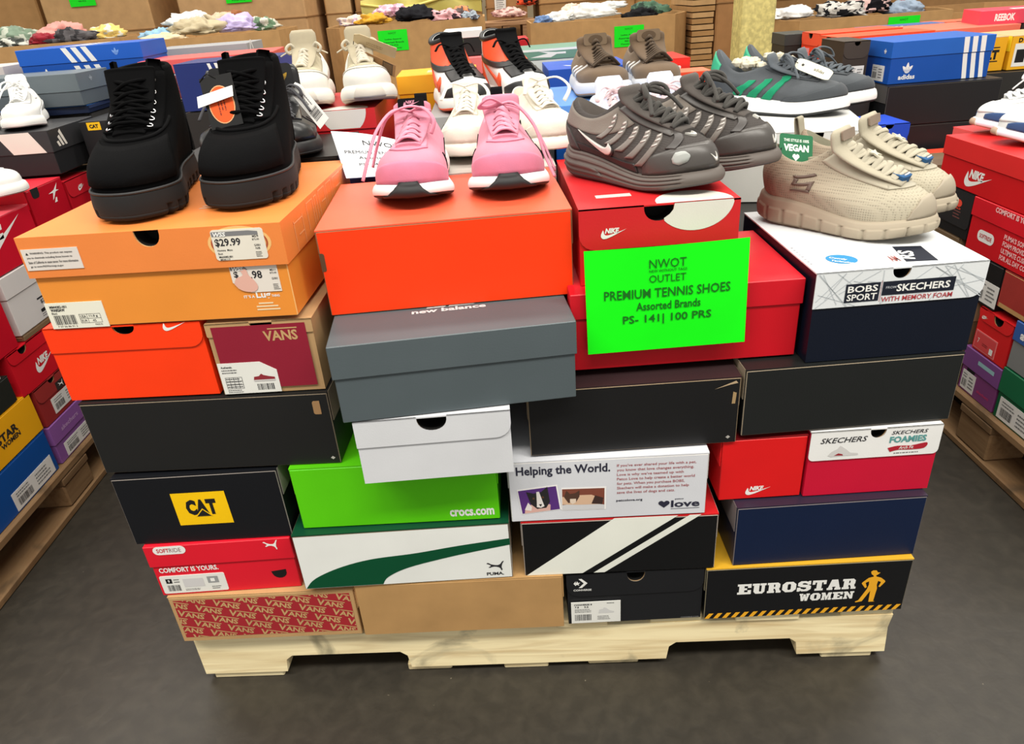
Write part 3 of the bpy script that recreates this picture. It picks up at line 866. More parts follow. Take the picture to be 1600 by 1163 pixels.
# beige and white puffy trainers -----------------------------------------------------------------
BEIGE = Last(L=.30, W=1.06, mh=.040, mt=.034, spring=.014, bulge=.005, ch=.098, cs=.080, cf=.115, cx1=.44, tk=.062, fx=.26, fz=.060, cw=.094)
def beige_extra(tagged):
    def fn(t, q, fin, side, P):
        for i, off in enumerate((0, .02, .04)):
            mb = MB(); mb.tube([q.P(u, .40 - off * 1.6 + .10 * abs(u) * 2, .0012) for u in [k / 40 * .4 - .2 for k in range(41)]], .0012, M_((205, 203, 196), 'leather'), 6); fin(mb, 'toe_rib', t)
        mb = MB(); m = M_((196, 188, 168))
        for sg in (1, -1):
            c = q.P(.075 * sg, .985, .008)
            mb.tube(spline([c, c + Vector((.006, -sg * .010, .012)), c + Vector((.012, -sg * .020, .004)), c + Vector((.010, -sg * .014, -.006)), c], 6), .0032, m, 8)
            mb.tube(spline([c, c + Vector((.010, -sg * .016, -.002)), c + Vector((.016, -sg * .034, -.010))], 6), .0016, m, 6)
        fin(mb, 'lace_end', t)
        if tagged:
            s = (side)
            hang_tag(lambda q: q.P(.02, .98, .014) + Vector((0, .022, -.004)), TAG, (.095, .034), (214, 196, 158), (.16, .85 , -.38), (.75, -.2, .85), 'hang_tag', lambda mb, F, w, h: scribble(mb, F, w * .3, h * .3, w * .5, h * .3, mat((170, 150, 112), 'paper'), 2, 4, .0003), label='tan card swing tag')(t, q, fin, side, P)
            hang_tag(lambda q: q.P(.10, .80, .004) + Vector((0, .024, -.006)), TAG, (.080, .030), (150, 112, 74), (.42, .80, -.42), (.5, .1, .8), 'brown_tag', lambda mb, F, w, h: (mb.rect(F, w * .62, h * .05, w * .30, h * .9, mat((70, 58, 46), 'paper'), .0003), mb.rect(F, w * .64, h * .12, w * .26, h * .76, mat((112, 86, 60), 'paper'), .0004)), label='brown card tag')(t, q, fin, side, P)
    return fn
def beige_style(tagged):
    return dict(last=BEIGE, upper=M_((226, 224, 216), 'leather'), sole=M_((232, 229, 220), 'rubber'), outsole=M_((196, 178, 160), 'rubber'), lining=M_((160, 148, 122)), tongue=M_((176, 166, 142)), laces=M_((206, 198, 180)),
    tongue_shape=dict(len=.034, w=.058, lean=.25, t=.009, v0=.5),
    panels=[('eyestay', M_((190, 180, 152), 'suede'), [(.030, .50), (.045, .75), (.06, 1.0)], [(.13, .46), (.17, .75), (.20, 1.0)], .0026, 'b'),
            ('throat', M_((84, 72, 58), 'fabric'), [(.034, .50), (.046, .75), (.058, .98)], [(-.034, .50), (-.046, .75), (-.058, .98)], .0016, 'c'),
            ('throat_band', M_((190, 180, 152), 'suede'), [(.135, .455), (.05, .44), (-.05, .44), (-.135, .455)], [(.12, .52), (.035, .50), (-.035, .50), (-.12, .52)], .0026, 'c')],
    lace=dict(n=6, va=.54, vb=.95, ua=.036, ub=.052, r=.0036, flat=.8, lift=.008, bow=False, bars=False), extra=beige_extra(tagged),
    sole_panels=[('toe_guard', M_((214, 206, 194), 'rubber'), [(.06, .2), (0, .2), (-.06, .2)], [(.045, .95), (0, 1.0), (-.045, .95)], .002)])

# shiny black shell-toe trainers --------------------------------------------------------------------
SHELL = Last(L=.29, W=1.0, mh=.030, mt=.026, spring=.008, ch=.082, cs=.060, cf=.100, cx1=.46, tk=.050, fx=.24, fz=.05)
SHELL_S = dict(last=SHELL, upper=mat((12, 12, 14), 'leather', .34), sole=mat((16, 16, 18), 'rubber', .5), outsole=M_((18, 18, 19), 'rubber'), lining=M_((20, 20, 22)), tongue=mat((22, 22, 24), 'leather', .3), laces=M_((70, 70, 74)),
    tongue_shape=dict(len=.045, w=.062, lean=.2, t=.010),
    panels=[('shell_toe', mat((14, 14, 16), 'leather', .3), [(.15, .02), (.07, .02), (0, .02), (-.07, .02), (-.15, .02)], [(.12, .26), (.06, .38), (0, .42), (-.06, .38), (-.12, .26)], .003, 'c'),
            ('eyestay', mat((20, 20, 22), 'leather', .2), [(.035, .5), (.05, .8), (.065, 1.0)], [(.10, .5), (.13, .8), (.15, 1.0)], .002, 'b')] +
           [('stripe', mat((52, 52, 56), 'leather', .15), *SHELL.stripe3(i, .27, .37, .10, .05, .036, .04, .72), .0018, 'b') for i in range(3)],
    lace=dict(n=6, va=.52, vb=.95, ua=.05, ub=.07, r=.0034, flat=.5, bow_size=.8),
    extra=tongue_label(mat((22, 22, 24), 'leather', .3), (.040, .040), .90, None, None, lambda mb, G, w, h: trefoil(mb, G, 0, -.010, .020, mat((200, 160, 70), 'metal', .35), mat((22, 22, 24), 'leather', .3), .0004)))
def shell_tag_extra(t, q, fin, side, P):
    SHELL_S['extra'](t, q, fin, side, P)
    hang_tag(lambda q: q.P(.02, .93, .016), TAG, (.098, .026), (232, 232, 228), (.55, .45, -.62), (.3, .8, .5), 'price_tag', lambda mb, F, w, h: (barcode(mb, F, w * .62, h * .15, w * .24, h * .7, mat(INK, 'paper'), 3, .0003), scribble(mb, F, w * .2, h * .2, w * .36, h * .6, mat((120, 120, 120), 'paper'), 3, 2, .0003)), label='white printed swing ticket')(t, q, fin, side, P)
SHELL_T = dict(SHELL_S); SHELL_T['extra'] = shell_tag_extra

# dark grey layered runners ---------------------------------------------------------------------
def gn_groove(u, v): return -.0022 if (.34 < v < .46 or .6 < v < .70 or .80 < v < .88) and abs(((u + .5) % 1) - .5) > .10 else 0
GNIKE = Last(L=.262, W=1.09, mh=.042, mt=.023, spring=.013, bulge=.005, so=.2, ch=.108, cs=.088, cf=.117, cx1=.46, tk=.058, fx=.25, fz=.046, groove=gn_groove, cw=.096, k1=.042)
G1, G2, G3 = (74, 70, 68), (54, 51, 50), (98, 92, 88)
def gn_extra(t, q, fin, side, P):
    sil = mat((196, 190, 184), 'satin', .28); web = M_((122, 115, 109), 'satin')
    for i in range(5):
        u, v = .118 + .012 * i, .50 + .10 * i
        for sg in (1, -1):
            fl_ = lambda l: l if sg > 0 else [(1 - a, b) for a, b in l]
            mb = MB(); c0 = stripe(u + .085, v - .36 + .02 * i, u - .018, v + .055, .020, .016)
            ribbon(mb, q.P, fl_(c0[0]), fl_(c0[1]), web, .0030, 10, 3)
            for a in (.62, .78, .92):
                uu = lerp(u + .085, u - .018, a); vv = lerp(v - .36 + .02 * i, v + .055, a)
                ribbon(mb, q.P, [((uu - .006) * sg, vv), ((uu + .008) * sg, vv - .012)], [((uu - .010) * sg, vv + .022), ((uu + .004) * sg, vv + .012)], sil, .0038, 3, 1)
            fin(mb, 'webbing_strap', t, fix=True)
    # toe badge, small marks
    mb = MB()
    for u0 in (.098,):
        A = [(u0 - .022, .16), (u0 - .012, .11), (u0 + .012, .09), (u0 + .024, .12)]; Bq = [(u0 - .022, .18), (u0 - .012, .235), (u0 + .012, .235), (u0 + .024, .17)]
        ribbon(mb, q.P, A, Bq, mat((168, 172, 168), 'satin', .3), .0030, 8, 3)
    fin(mb, 'toe_reflector', t, fix=True)
    mb = MB(); wh = M_((232, 230, 222), 'leather')
    a, b = swoosh_uv(-.012, .016, .06, .16); ribbon(mb, q.P, a, b, wh, .0030, 8, 2); fin(mb, 'small_tick_mark', t, fix=True); mb = MB()
    a, b = swoosh_uv(.002, .036, .40, .47); ribbon(mb, q.P, a, b, wh, .0030, 8, 2)
    fin(mb, 'small_tick_mark', t, fix=True)
GNIKE_S = dict(last=GNIKE, upper=M_((74, 70, 68), 'knit', scale=420), sole=M_((98, 90, 84), 'rubber'), outsole=M_((66, 61, 58), 'rubber'), lining=M_((100, 93, 88)), tongue=M_((92, 86, 82)), laces=M_((76, 74, 71)), collar=.010, nu=120,
    tongue_shape=dict(len=.016, w=.052, lean=.30, t=.012, v0=.5),
    panels=[('collar_panel', M_((126, 118, 110), 'suede'), [(.12, .80), (.25, .70), (.38, .62), (.5, .60)], [(.12, 1.0), (.25, 1.0), (.38, 1.0), (.5, 1.0)], .0016, 'b'),
            ('heel_counter', M_((68, 64, 62), 'leather'), [(.38, .03), (.5, .03), (.62, .03)], [(.40, .50), (.5, .60), (.60, .50)], .0022, 'c'),
            ('toe_overlay', mat((76, 72, 69), 'leather', .36), [(.20, .02), (.1, .02), (0, .02), (-.1, .02), (-.20, .02)], [(.185, .26), (.10, .30), (0, .30), (-.10, .30), (-.185, .26)], .0020, 'c'),
            ('toe_strip', mat((70, 66, 64), 'leather', .4), [(.105, .28), (.06, .40), (.035, .52)], [(.125, .32), (.085, .43), (.06, .54)], .0022, 'b'),
            ('mudguard', mat((50, 47, 46), 'satin', .4), [(.21, .03), (.29, .03), (.38, .03)], [(.21, .17), (.29, .17), (.38, .20)], .0016, 'b'),
            ('eyestay', mat((80, 76, 73), 'leather', .4), [(.045, .52), (.06, .75), (.075, .98)], [(.085, .48), (.105, .72), (.125, .98)], .0022, 'b'),
            ('tick_mark_border', M_((52, 49, 48), 'leather'), *GNIKE.swoosh3(.155, .455, .13, .66), .0030, 'b'),
            ('tick_mark', mat((216, 212, 206), 'satin', .25), *GNIKE.swoosh3(.170, .445, .18, .64), .0042, 'b')],
    lace=dict(n=5, va=.56, vb=.96, ua=.055, ub=.082, r=.0036, flat=.85, lift=.013, bow_size=.62, ends=.8, edge=.005), extra=gn_extra,
    sole_panels=[('heel_pod', M_((92, 84, 79), 'rubber'), [(.30, .30), (.5, .30), (.70, .30)], [(.32, .56), (.5, .60), (.68, .56)], .0018)])

# brown puffy skate shoes ------------------------------------------------------------------------
BROWN = Last(L=.29, W=1.06, mh=.032, mt=.028, spring=.010, ch=.082, cs=.066, cf=.094, cx1=.46, tk=.050, fx=.24, fz=.05)
BW = (112, 94, 76)
def brown_extra(t, q, fin, side, P):
    tongue_label(M_((122, 104, 84), 'suede'), (.052, .024), .88, None, None, lambda mb, G, w, h: mb.slab(G, place(arc(0, 0, .016, 0, 2 * PI, 20)[:-1], 0, 0, 1, .55), M_((92, 76, 60), 'suede'), 0, .001))(t, q, fin, side, P)
BROWN_S = dict(last=BROWN, upper=M_(BW, 'suede'), sole=M_((212, 216, 224), 'rubber'), outsole=M_((150, 120, 90), 'rubber'), lining=M_((88, 72, 58)), tongue=M_((104, 86, 68)), laces=M_((82, 68, 54)),
    tongue_shape=dict(len=.020, w=.080, lean=.15, t=.020),
    panels=[('stripe', M_((236, 236, 234), 'leather'), *BROWN.stripe3(i, .27, .37, .105, .05, .036, .04, .74), .0018, 'b') for i in range(3)] +
           [('eyestay', M_((88, 72, 58), 'suede'), [(.04, .5), (.055, .8), (.07, 1.0)], [(.10, .5), (.13, .8), (.15, 1.0)], .002, 'b')],
    lace=dict(n=8, va=.46, vb=.98, ua=.085, ub=.125, r=.0052, flat=.55, lift=.020, bow=False, cross=False), extra=brown_extra)

# pale lilac and pink trainers -----------------------------------------------------------------------
LILAC = Last(L=.28, W=.98, mh=.034, mt=.026, spring=.014, ch=.082, cs=.060, cf=.096, cx1=.46, tk=.052, fx=.24, fz=.048)
LILAC_S = dict(last=LILAC, upper=M_((206, 212, 230), 'fabric'), sole=M_((232, 234, 240), 'rubber'), outsole=M_((225, 220, 222), 'rubber'), lining=M_((214, 220, 236)), tongue=M_((212, 218, 236)), laces=M_((238, 216, 220)),
    tongue_shape=dict(len=.034, w=.054, lean=.25, t=.010),
    panels=[('eyestay', M_((240, 236, 230), 'leather'), [(.03, .48), (.045, .78), (.06, 1.0)], [(.09, .46), (.12, .78), (.14, 1.0)], .0022, 'b'),
            ('throat', M_((240, 212, 214), 'fabric'), [(.032, .46), (.045, .75), (.058, .98)], [(-.032, .46), (-.045, .75), (-.058, .98)], .0016, 'c'),
            ('toe_panel', M_((236, 232, 232), 'leather'), [(.2, .02), (.1, .02), (0, .02), (-.1, .02), (-.2, .02)], [(.19, .12), (.1, .24), (0, .32), (-.1, .24), (-.19, .12)], .0016, 'c'),
            ('tick_mark', M_((244, 244, 244), 'leather'), *LILAC.swoosh3(.2, .62, .10, .6), .002, 'b')],
    lace=dict(n=6, va=.5, vb=.97, ua=.05, ub=.072, r=.0036, flat=.5, lift=.010, bow_size=.9))

# slate trainers with green stripes -------------------------------------------------------------------
SLATE = Last(L=.30, W=1.02, mh=.042, mt=.030, spring=.012, so=.20, ch=.128, cs=.082, cf=.100, cx0=.015, cx1=.47, tk=.046, fx=.25, fz=.040)
GRN = (30, 140, 100)
def slate_extra(tagged):
    def fn(t, q, fin, side, P):
        mb = MB(); rnd = random.Random(5)
        c = Vector((q.L * .21, 0, .096))
        for i in range(9):
            p = c + Vector((rnd.uniform(-.03, .05), rnd.uniform(-.014, .014), rnd.uniform(-.004, .012)))
            rows = []
            for a in range(5):
                th = PI * a / 4
                rows.append([p + Vector((math.sin(th) * math.cos(2 * PI * b / 7) * .013, math.sin(th) * math.sin(2 * PI * b / 7) * .011, math.cos(th) * .010)) * rnd.uniform(.75, 1.2) for b in range(7)])
            mb.grid(rows, M_((216, 208, 186), 'paper'), closed=True, smooth=False)
        fin(mb, 'stuffing_paper', t)
        if tagged:
            def pr(mb, F, w, h):
                mb.text(F, 'adidas', w * .52, h * .40, w * .28, h * .26, mat((70, 70, 66), 'paper'), .0003, .01)
                mb.poly(F, place(arc(0, 0, .1, 0, 2 * PI, 14)[:-1], w * .2, h * .5, .03), mat((60, 60, 58), 'paper'), .0003)
            hang_tag(lambda q: q.P(.06, .80, .018), [(p[0], p[1]) for p in rounded(0, 0, 1, 1, .22)], (.082, .026), (230, 226, 204), (.86, -.08, -.30), (-.10, .62, .78), 'oval_tag', pr, label='cream oval card tag')(t, q, fin, side, P)
    return fn
def slate_style(tagged):
    return dict(last=SLATE, upper=M_((84, 88, 92), 'suede'), sole=M_((242, 242, 240), 'rubber'), outsole=M_((40, 42, 44), 'rubber'), lining=M_((112, 118, 124)), tongue=M_((96, 102, 108)), laces=M_((92, 98, 104)), collar=.010,
    tongue_shape=dict(len=.024, w=.054, lean=.45, t=.010),
    panels=[('stripe', M_(GRN, 'suede'), *SLATE.stripe3(i, .235, .345, .115, .074, .052), .0026, 'b') for i in range(3)] +
           [('heel_tab', M_((50, 170, 128), 'leather'), [(.40, .52), (.5, .50), (.60, .52)], [(.37, 1.0), (.5, 1.0), (.63, 1.0)], .0018, 'c'),
            ('eyestay', M_((76, 80, 84), 'suede'), [(.035, .50), (.05, .75), (.065, 1.0)], [(.075, .46), (.10, .75), (.115, 1.0)], .002, 'b'),
            ('toe_overlay', M_((74, 78, 82), 'suede'), [(.23, .03), (.11, .03), (0, .03), (-.11, .03), (-.23, .03)], [(.215, .12), (.11, .22), (0, .30), (-.11, .22), (-.215, .12)], .0018, 'c')],
    lace=dict(n=6, va=.52, vb=.97, ua=.055, ub=.085, r=.0036, flat=.55, lift=.009), extra=slate_extra(tagged))

# taupe knitted trainers ---------------------------------------------------------------------------------
def bobs_groove(u, v):
    k = (u * 22) % 1
    return -.003 if k < .12 and .10 < v < .62 else (0.0016 if .10 < v < .62 else 0)
BOBS = Last(L=.258, W=1.14, mh=.044, mt=.028, spring=.014, bulge=.004, flare=.002, so=.12, ch=.114, cs=.094, cf=.122, cx1=.46, tk=.050, fx=.26, fz=.050, groove=bobs_groove, cw=.092)
TAU = (176, 168, 148)
BOBS_STAR = [(math.cos(PI / 2 + PI * i / 5) * (1 if i % 2 == 0 else .42), math.sin(PI / 2 + PI * i / 5) * (1 if i % 2 == 0 else .42)) for i in range(10)]
def bobs_extra(tagged):
    def fn(t, q, fin, side, P):
        heel_tab(M_((170, 163, 142)), .020, .034, 'heel_loop', lean=-.1)(t, q, fin, side, P)
        mb = MB(); m = M_((98, 78, 68), 'rubber')
        # angular S badge on both sides
        for sd in (1, -1):
            if sd < 0: fin(mb, 'side_badge', t, fix=True); mb = MB()
            def f(a, b):
                u, v = q.at_height(.225 + .125 * a + .02 * b, .30 + .42 * b)
                return u * sd, v
            for A, Bq in (([(0, .86), (1.0, .86)], [(-.12, 1.0), (.85, 1.0)]), ([(0, .86), (-.02, .5)], [(.22, .80), (.2, .62)]), ([(0, .46), (1.0, .46)], [(.1, .60), (1.02, .60)]), ([(1.02, .55), (1.0, .18)], [(.80, .5), (.78, .22)]), ([(0, .08), (1.0, .08)], [(.14, .22), (.9, .22)])):
                ribbon(mb, q.P, [f(*p) for p in A], [f(*p) for p in Bq], m, .0018, 6, 2)
        fin(mb, 'side_badge', t, fix=True)
        tongue_label(M_((140, 122, 106)), (.046, .014), .86, nm='tongue_label')(t, q, fin, side, P)
        mb = MB()
        bl, wh = M_((44, 92, 140), 'paper'), M_((232, 236, 240), 'paper')
        ribbon(mb, q.P, [(-.040, .50), (0, .495), (.040, .50)], [(-.040, .60), (0, .595), (.040, .60)], bl, .011, 8, 3)
        for i in range(3): ribbon(mb, q.P, [(-.024, .518 + .026 * i), (.024, .518 + .026 * i)], [(-.024, .530 + .026 * i), (.024, .530 + .026 * i)], wh, .0125, 5, 1)
        fin(mb, 'lace_sticker', t, fix=True)
        mb = MB()
        c = q.P(0, .82, .016); n = q.N(0, .82); X = Vector((0, 1, 0)); Y = n.cross(X)
        F = Matrix((X.to_4d(), Y.to_4d(), n.to_4d(), (0, 0, 0, 1))).transposed()
        for k in range(3): F[k][3] = c[k]; F[3][k] = 0
        F[3][3] = 1
        mb.slab(F, place(BOBS_STAR, 0, 0, .012), M_((196, 190, 170), 'rubber'), 0, .0025); fin(mb, 'star_charm', t)
        if tagged:
            def pr(mb, F, w, h):
                wm = mat((232, 240, 232), 'paper')
                mb.text(F, 'THIS STYLE IS 100%', w * .12, h * .74, w * .76, h * .10, wm, .0003, .02)
                mb.text(F, 'VEGAN', w * .12, h * .42, w * .76, h * .24, wm, .0003, .05)
                mb.poly(F, place([(0, 0), (.5, .6), (.4, .9), (.15, 1), (0, .8), (-.15, 1), (-.4, .9), (-.5, .6)], w * .5, h * .10, w * .22, h * .24), wm, .0003)
            ca, sa = .7071, .7071
            X = Vector((1, 0.12, 0)); Y = Vector((0.02, .35, .9))
            # card faces the aisle: undo the shoe's own turn
            Rz = Matrix.Rotation(-t.rotation_euler[2], 3, 'Z')
            hang_tag(lambda q: Vector((.030, -.022, .094)), rounded(0, 0, 1, 1, .08), (.054, .048), (30, 104, 66), Rz @ Vector((.96, .0, -.16)), Rz @ Vector((.10, .52, .82)), 'vegan_tag', pr, label='green swing tag reading vegan')(t, q, fin, side, P)
    return fn
def bobs_style(tagged):
    return dict(last=BOBS, upper=M_((176, 168, 148), 'ombre', scale=290), sole=M_((168, 157, 138), 'ombre'), outsole=M_((150, 138, 120), 'ombre'), nu=200, pn=26, lining=M_((150, 146, 126)), tongue=M_((178, 170, 150)), laces=M_((184, 177, 158)), collar=.009,
    tongue_shape=dict(len=.026, w=.070, lean=.2, t=.013, v0=.5),
    panels=[('eyestay', M_((178, 170, 150), 'rubber'), [(.036, .50), (.05, .75), (.065, 1.0)], [(.10, .47), (.125, .70), (.16, .98)], .0018, 'b'),
            ('toe_guard', M_((166, 155, 136), 'rubber'), [(.10, .015), (.05, .015), (0, .015), (-.05, .015), (-.10, .015)], [(.085, .10), (.045, .24), (0, .27), (-.045, .24), (-.085, .10)], .0030, 'c'),
            ('vamp_band', M_((174, 167, 148), 'rubber'), [(.10, .47), (.05, .43), (0, .42), (-.05, .43), (-.10, .47)], [(.085, .53), (.045, .50), (0, .49), (-.045, .50), (-.085, .53)], .0018, 'c')],
    lace=dict(n=6, va=.56, vb=.97, ua=.058, ub=.088, r=.0048, flat=.42, lift=.013, bow=False, edge=.005), extra=bobs_extra(tagged))

# white court shoes ----------------------------------------------------------------------------------------
COURT = Last(L=.285, W=.98, mh=.028, mt=.026, spring=.010, ch=.080, cs=.060, cf=.094, cx1=.45, tk=.052, fx=.24, fz=.05)
def court_style(accent, ac2=(238, 238, 236)):
    return dict(last=COURT, upper=M_((236, 236, 232), 'leather'), sole=M_((238, 237, 232), 'rubber'), outsole=M_((214, 205, 200), 'rubber'), lining=M_((226, 226, 224)), tongue=M_((234, 234, 230)), laces=M_((240, 240, 238)),
    tongue_shape=dict(len=.03, w=.05, lean=.3, t=.008),
    panels=[('side_panel', M_(accent, 'leather'), [(.20, .04), (.30, .04), (.42, .05)], [(.21, .26), (.30, .34), (.42, .5)], .0016, 'b'),
            ('eyestay', M_((232, 232, 228), 'leather'), [(.03, .5), (.045, .78), (.06, 1.0)], [(.10, .47), (.13, .78), (.15, 1.0)], .002, 'b'),
            ('toe_seam', M_((228, 228, 224), 'leather'), [(.10, .46), (.04, .42), (-.04, .42), (-.10, .46)], [(.09, .52), (.035, .49), (-.035, .49), (-.09, .52)], .002, 'c')],
    lace=dict(n=5, va=.54, vb=.96, ua=.05, ub=.072, r=.0034, flat=.5, lift=.009, bow_size=.8))
def navy_wave(u, v): return 0
WNAVY = Last(L=.295, W=1.02, mh=.040, mt=.022, spring=.020, bulge=.004, ch=.100, cs=.080, cf=.118, cx1=.46, tk=.056, fx=.25, fz=.060)
WNAVY_S = dict(last=WNAVY, upper=M_((238, 240, 238), 'leather'), sole=M_((236, 226, 236), 'rubber'), outsole=M_((178, 150, 128), 'rubber'), lining=M_((230, 230, 230)), tongue=M_((238, 240, 238)), laces=M_((242, 242, 242)),
    tongue_shape=dict(len=.035, w=.052, lean=.3, t=.009),
    panels=[('mudguard', M_((62, 86, 130), 'suede'), [(.055, .03), (.20, .02), (.40, .02)], [(.055, .10), (.20, .32), (.40, .40)], .0030, 'b'),
            ('toe_overlay', M_((244, 244, 242), 'leather'), [(.20, .30), (.1, .16), (0, .10), (-.1, .16), (-.20, .30)], [(.19, .40), (.09, .40), (0, .38), (-.09, .40), (-.19, .40)], .0018, 'c'),
            ('eyestay', M_((240, 240, 238), 'leather'), [(.03, .5), (.045, .78), (.06, 1.0)], [(.09, .47), (.12, .78), (.14, 1.0)], .002, 'b')],
    sole_panels=[('toe_bumper', M_((178, 150, 128), 'rubber'), [(.035, .1), (0, .1), (-.035, .1)], [(.022, .9), (0, .95), (-.022, .9)], .002)],
    lace=dict(n=6, va=.54, vb=.96, ua=.05, ub=.075, r=.0034, flat=.55, lift=.011))
# ================================================================ the setting
fb = MB(); fb.box(-9, 9, -3, 16, -.12, 0, mat((46, 42, 35), 'floor')); fl = fb.build('floor'); fl['kind'] = 'structure'
wb = MB(); wb.box(-9, 9, 12.0, 12.2, 0, 6, mat((176, 158, 128), 'matte')); w_ = wb.build('wall_back'); w_['kind'] = 'structure'

# ---------------------------------------------------------------- pallets
def pallet(label, x, y, yaw, w, d, z=.121, wood=(250, 234, 188), marks=None):
    """stringers run along local x; front stringer at y=0"""
    t = thing('wooden_pallet', label, 'pallet', (x, y, 0), yaw)
    m = mat(wood, 'wood'); m2 = mat(tuple(c * .93 for c in wood), 'wood'); k = w / 48
    for sy in (0, d / 2 - .019, d - .038):
        mb = MB()
        zb, zt = .016, z - .016
        out = [(0, zb), (6 * k, zb)] + [(6 * k + .004, zb + .03), (6 * k + .016, zb + .040)] + [(15 * k - .016, zb + .040), (15 * k - .004, zb + .03)] + [(15 * k, zb), (33 * k, zb), (33 * k + .004, zb + .03), (33 * k + .016, zb + .040), (42 * k - .016, zb + .040), (42 * k - .004, zb + .03), (42 * k, zb), (48 * k, zb), (48 * k - .004, zt - .03), (48 * k, zt), (0, zt)]
        mb.slab(front(0, sy, 0), out, m, -.038, 0); mb.build('stringer', t)
    n = 8
    for i in range(n):
        bw = .088 + .02 * (i % 3 == 0); x0 = (w - bw) * i / (n - 1)
        mb = MB(); mb.box(x0, x0 + bw, -.004 + .005 * (i % 2), d, z - .016, z, m2 if i % 2 else m, bev=.002); mb.build('deck_board', t)
    for i, (a, b) in enumerate(((.012, .142), (.372, .452), (.548, .628), (.70, .79), (1.112, 1.20))):
        mb = MB(); mb.box(a * w / 1.219, b * w / 1.219, .004 + .003 * (i % 2), d - .01, 0, .016, m2, bev=.002); mb.build('bottom_board', t)
    return t
def block_pallet(label, x, y, yaw, w, d, z=.121, wood=(150, 116, 76)):
    """aisle edge along local x"""
    t = thing('wooden_pallet', label, 'pallet', (x, y, 0), yaw)
    m = mat(wood, 'wood'); m2 = mat(tuple(c * .9 for c in wood), 'wood')
    for i in range(7):
        y0 = (d - .10) * i / 6; mb = MB(); mb.box(0, w, y0, y0 + .10, z - .020, z, m if i % 2 == 0 else m2, bev=.003); mb.build('deck_board', t)
    for x0 in (0, w / 2 - .06, w - .12):
        mb = MB(); mb.box(x0, x0 + .12, 0, d, z - .040, z - .021, m2, bev=.002); mb.build('cross_board', t)
        for y0 in (0, d / 2 - .05, d - .1):
            mb = MB(); mb.box(x0, x0 + .12, y0 + .004, y0 + .1, .020, z - .041, m, bev=.004); mb.build('block', t)
    for y0 in (0, d / 2 - .05, d - .1):
        mb = MB(); mb.box(0, w, y0, y0 + .10, 0, .019, m, bev=.003); mb.build('bottom_board', t)
    return t
pallet('pale new wooden pallet carrying the front stack of shoe boxes', -.602, .935, -2.97, 1.219, 1.016)

# ================================================================ front stack, bottom to top
W = mat((236, 236, 232), 'paper'); K = mat(INK, 'paper'); BK = mat((20, 20, 21), 'paper')
KR = mat((196, 158, 108), 'kraft')
def fine(mb, F, x, y, w, h, rows, seed=1, c=(110, 110, 110)): scribble(mb, F, x, y, w, h, mat(c, 'paper'), rows, seed, .0003)


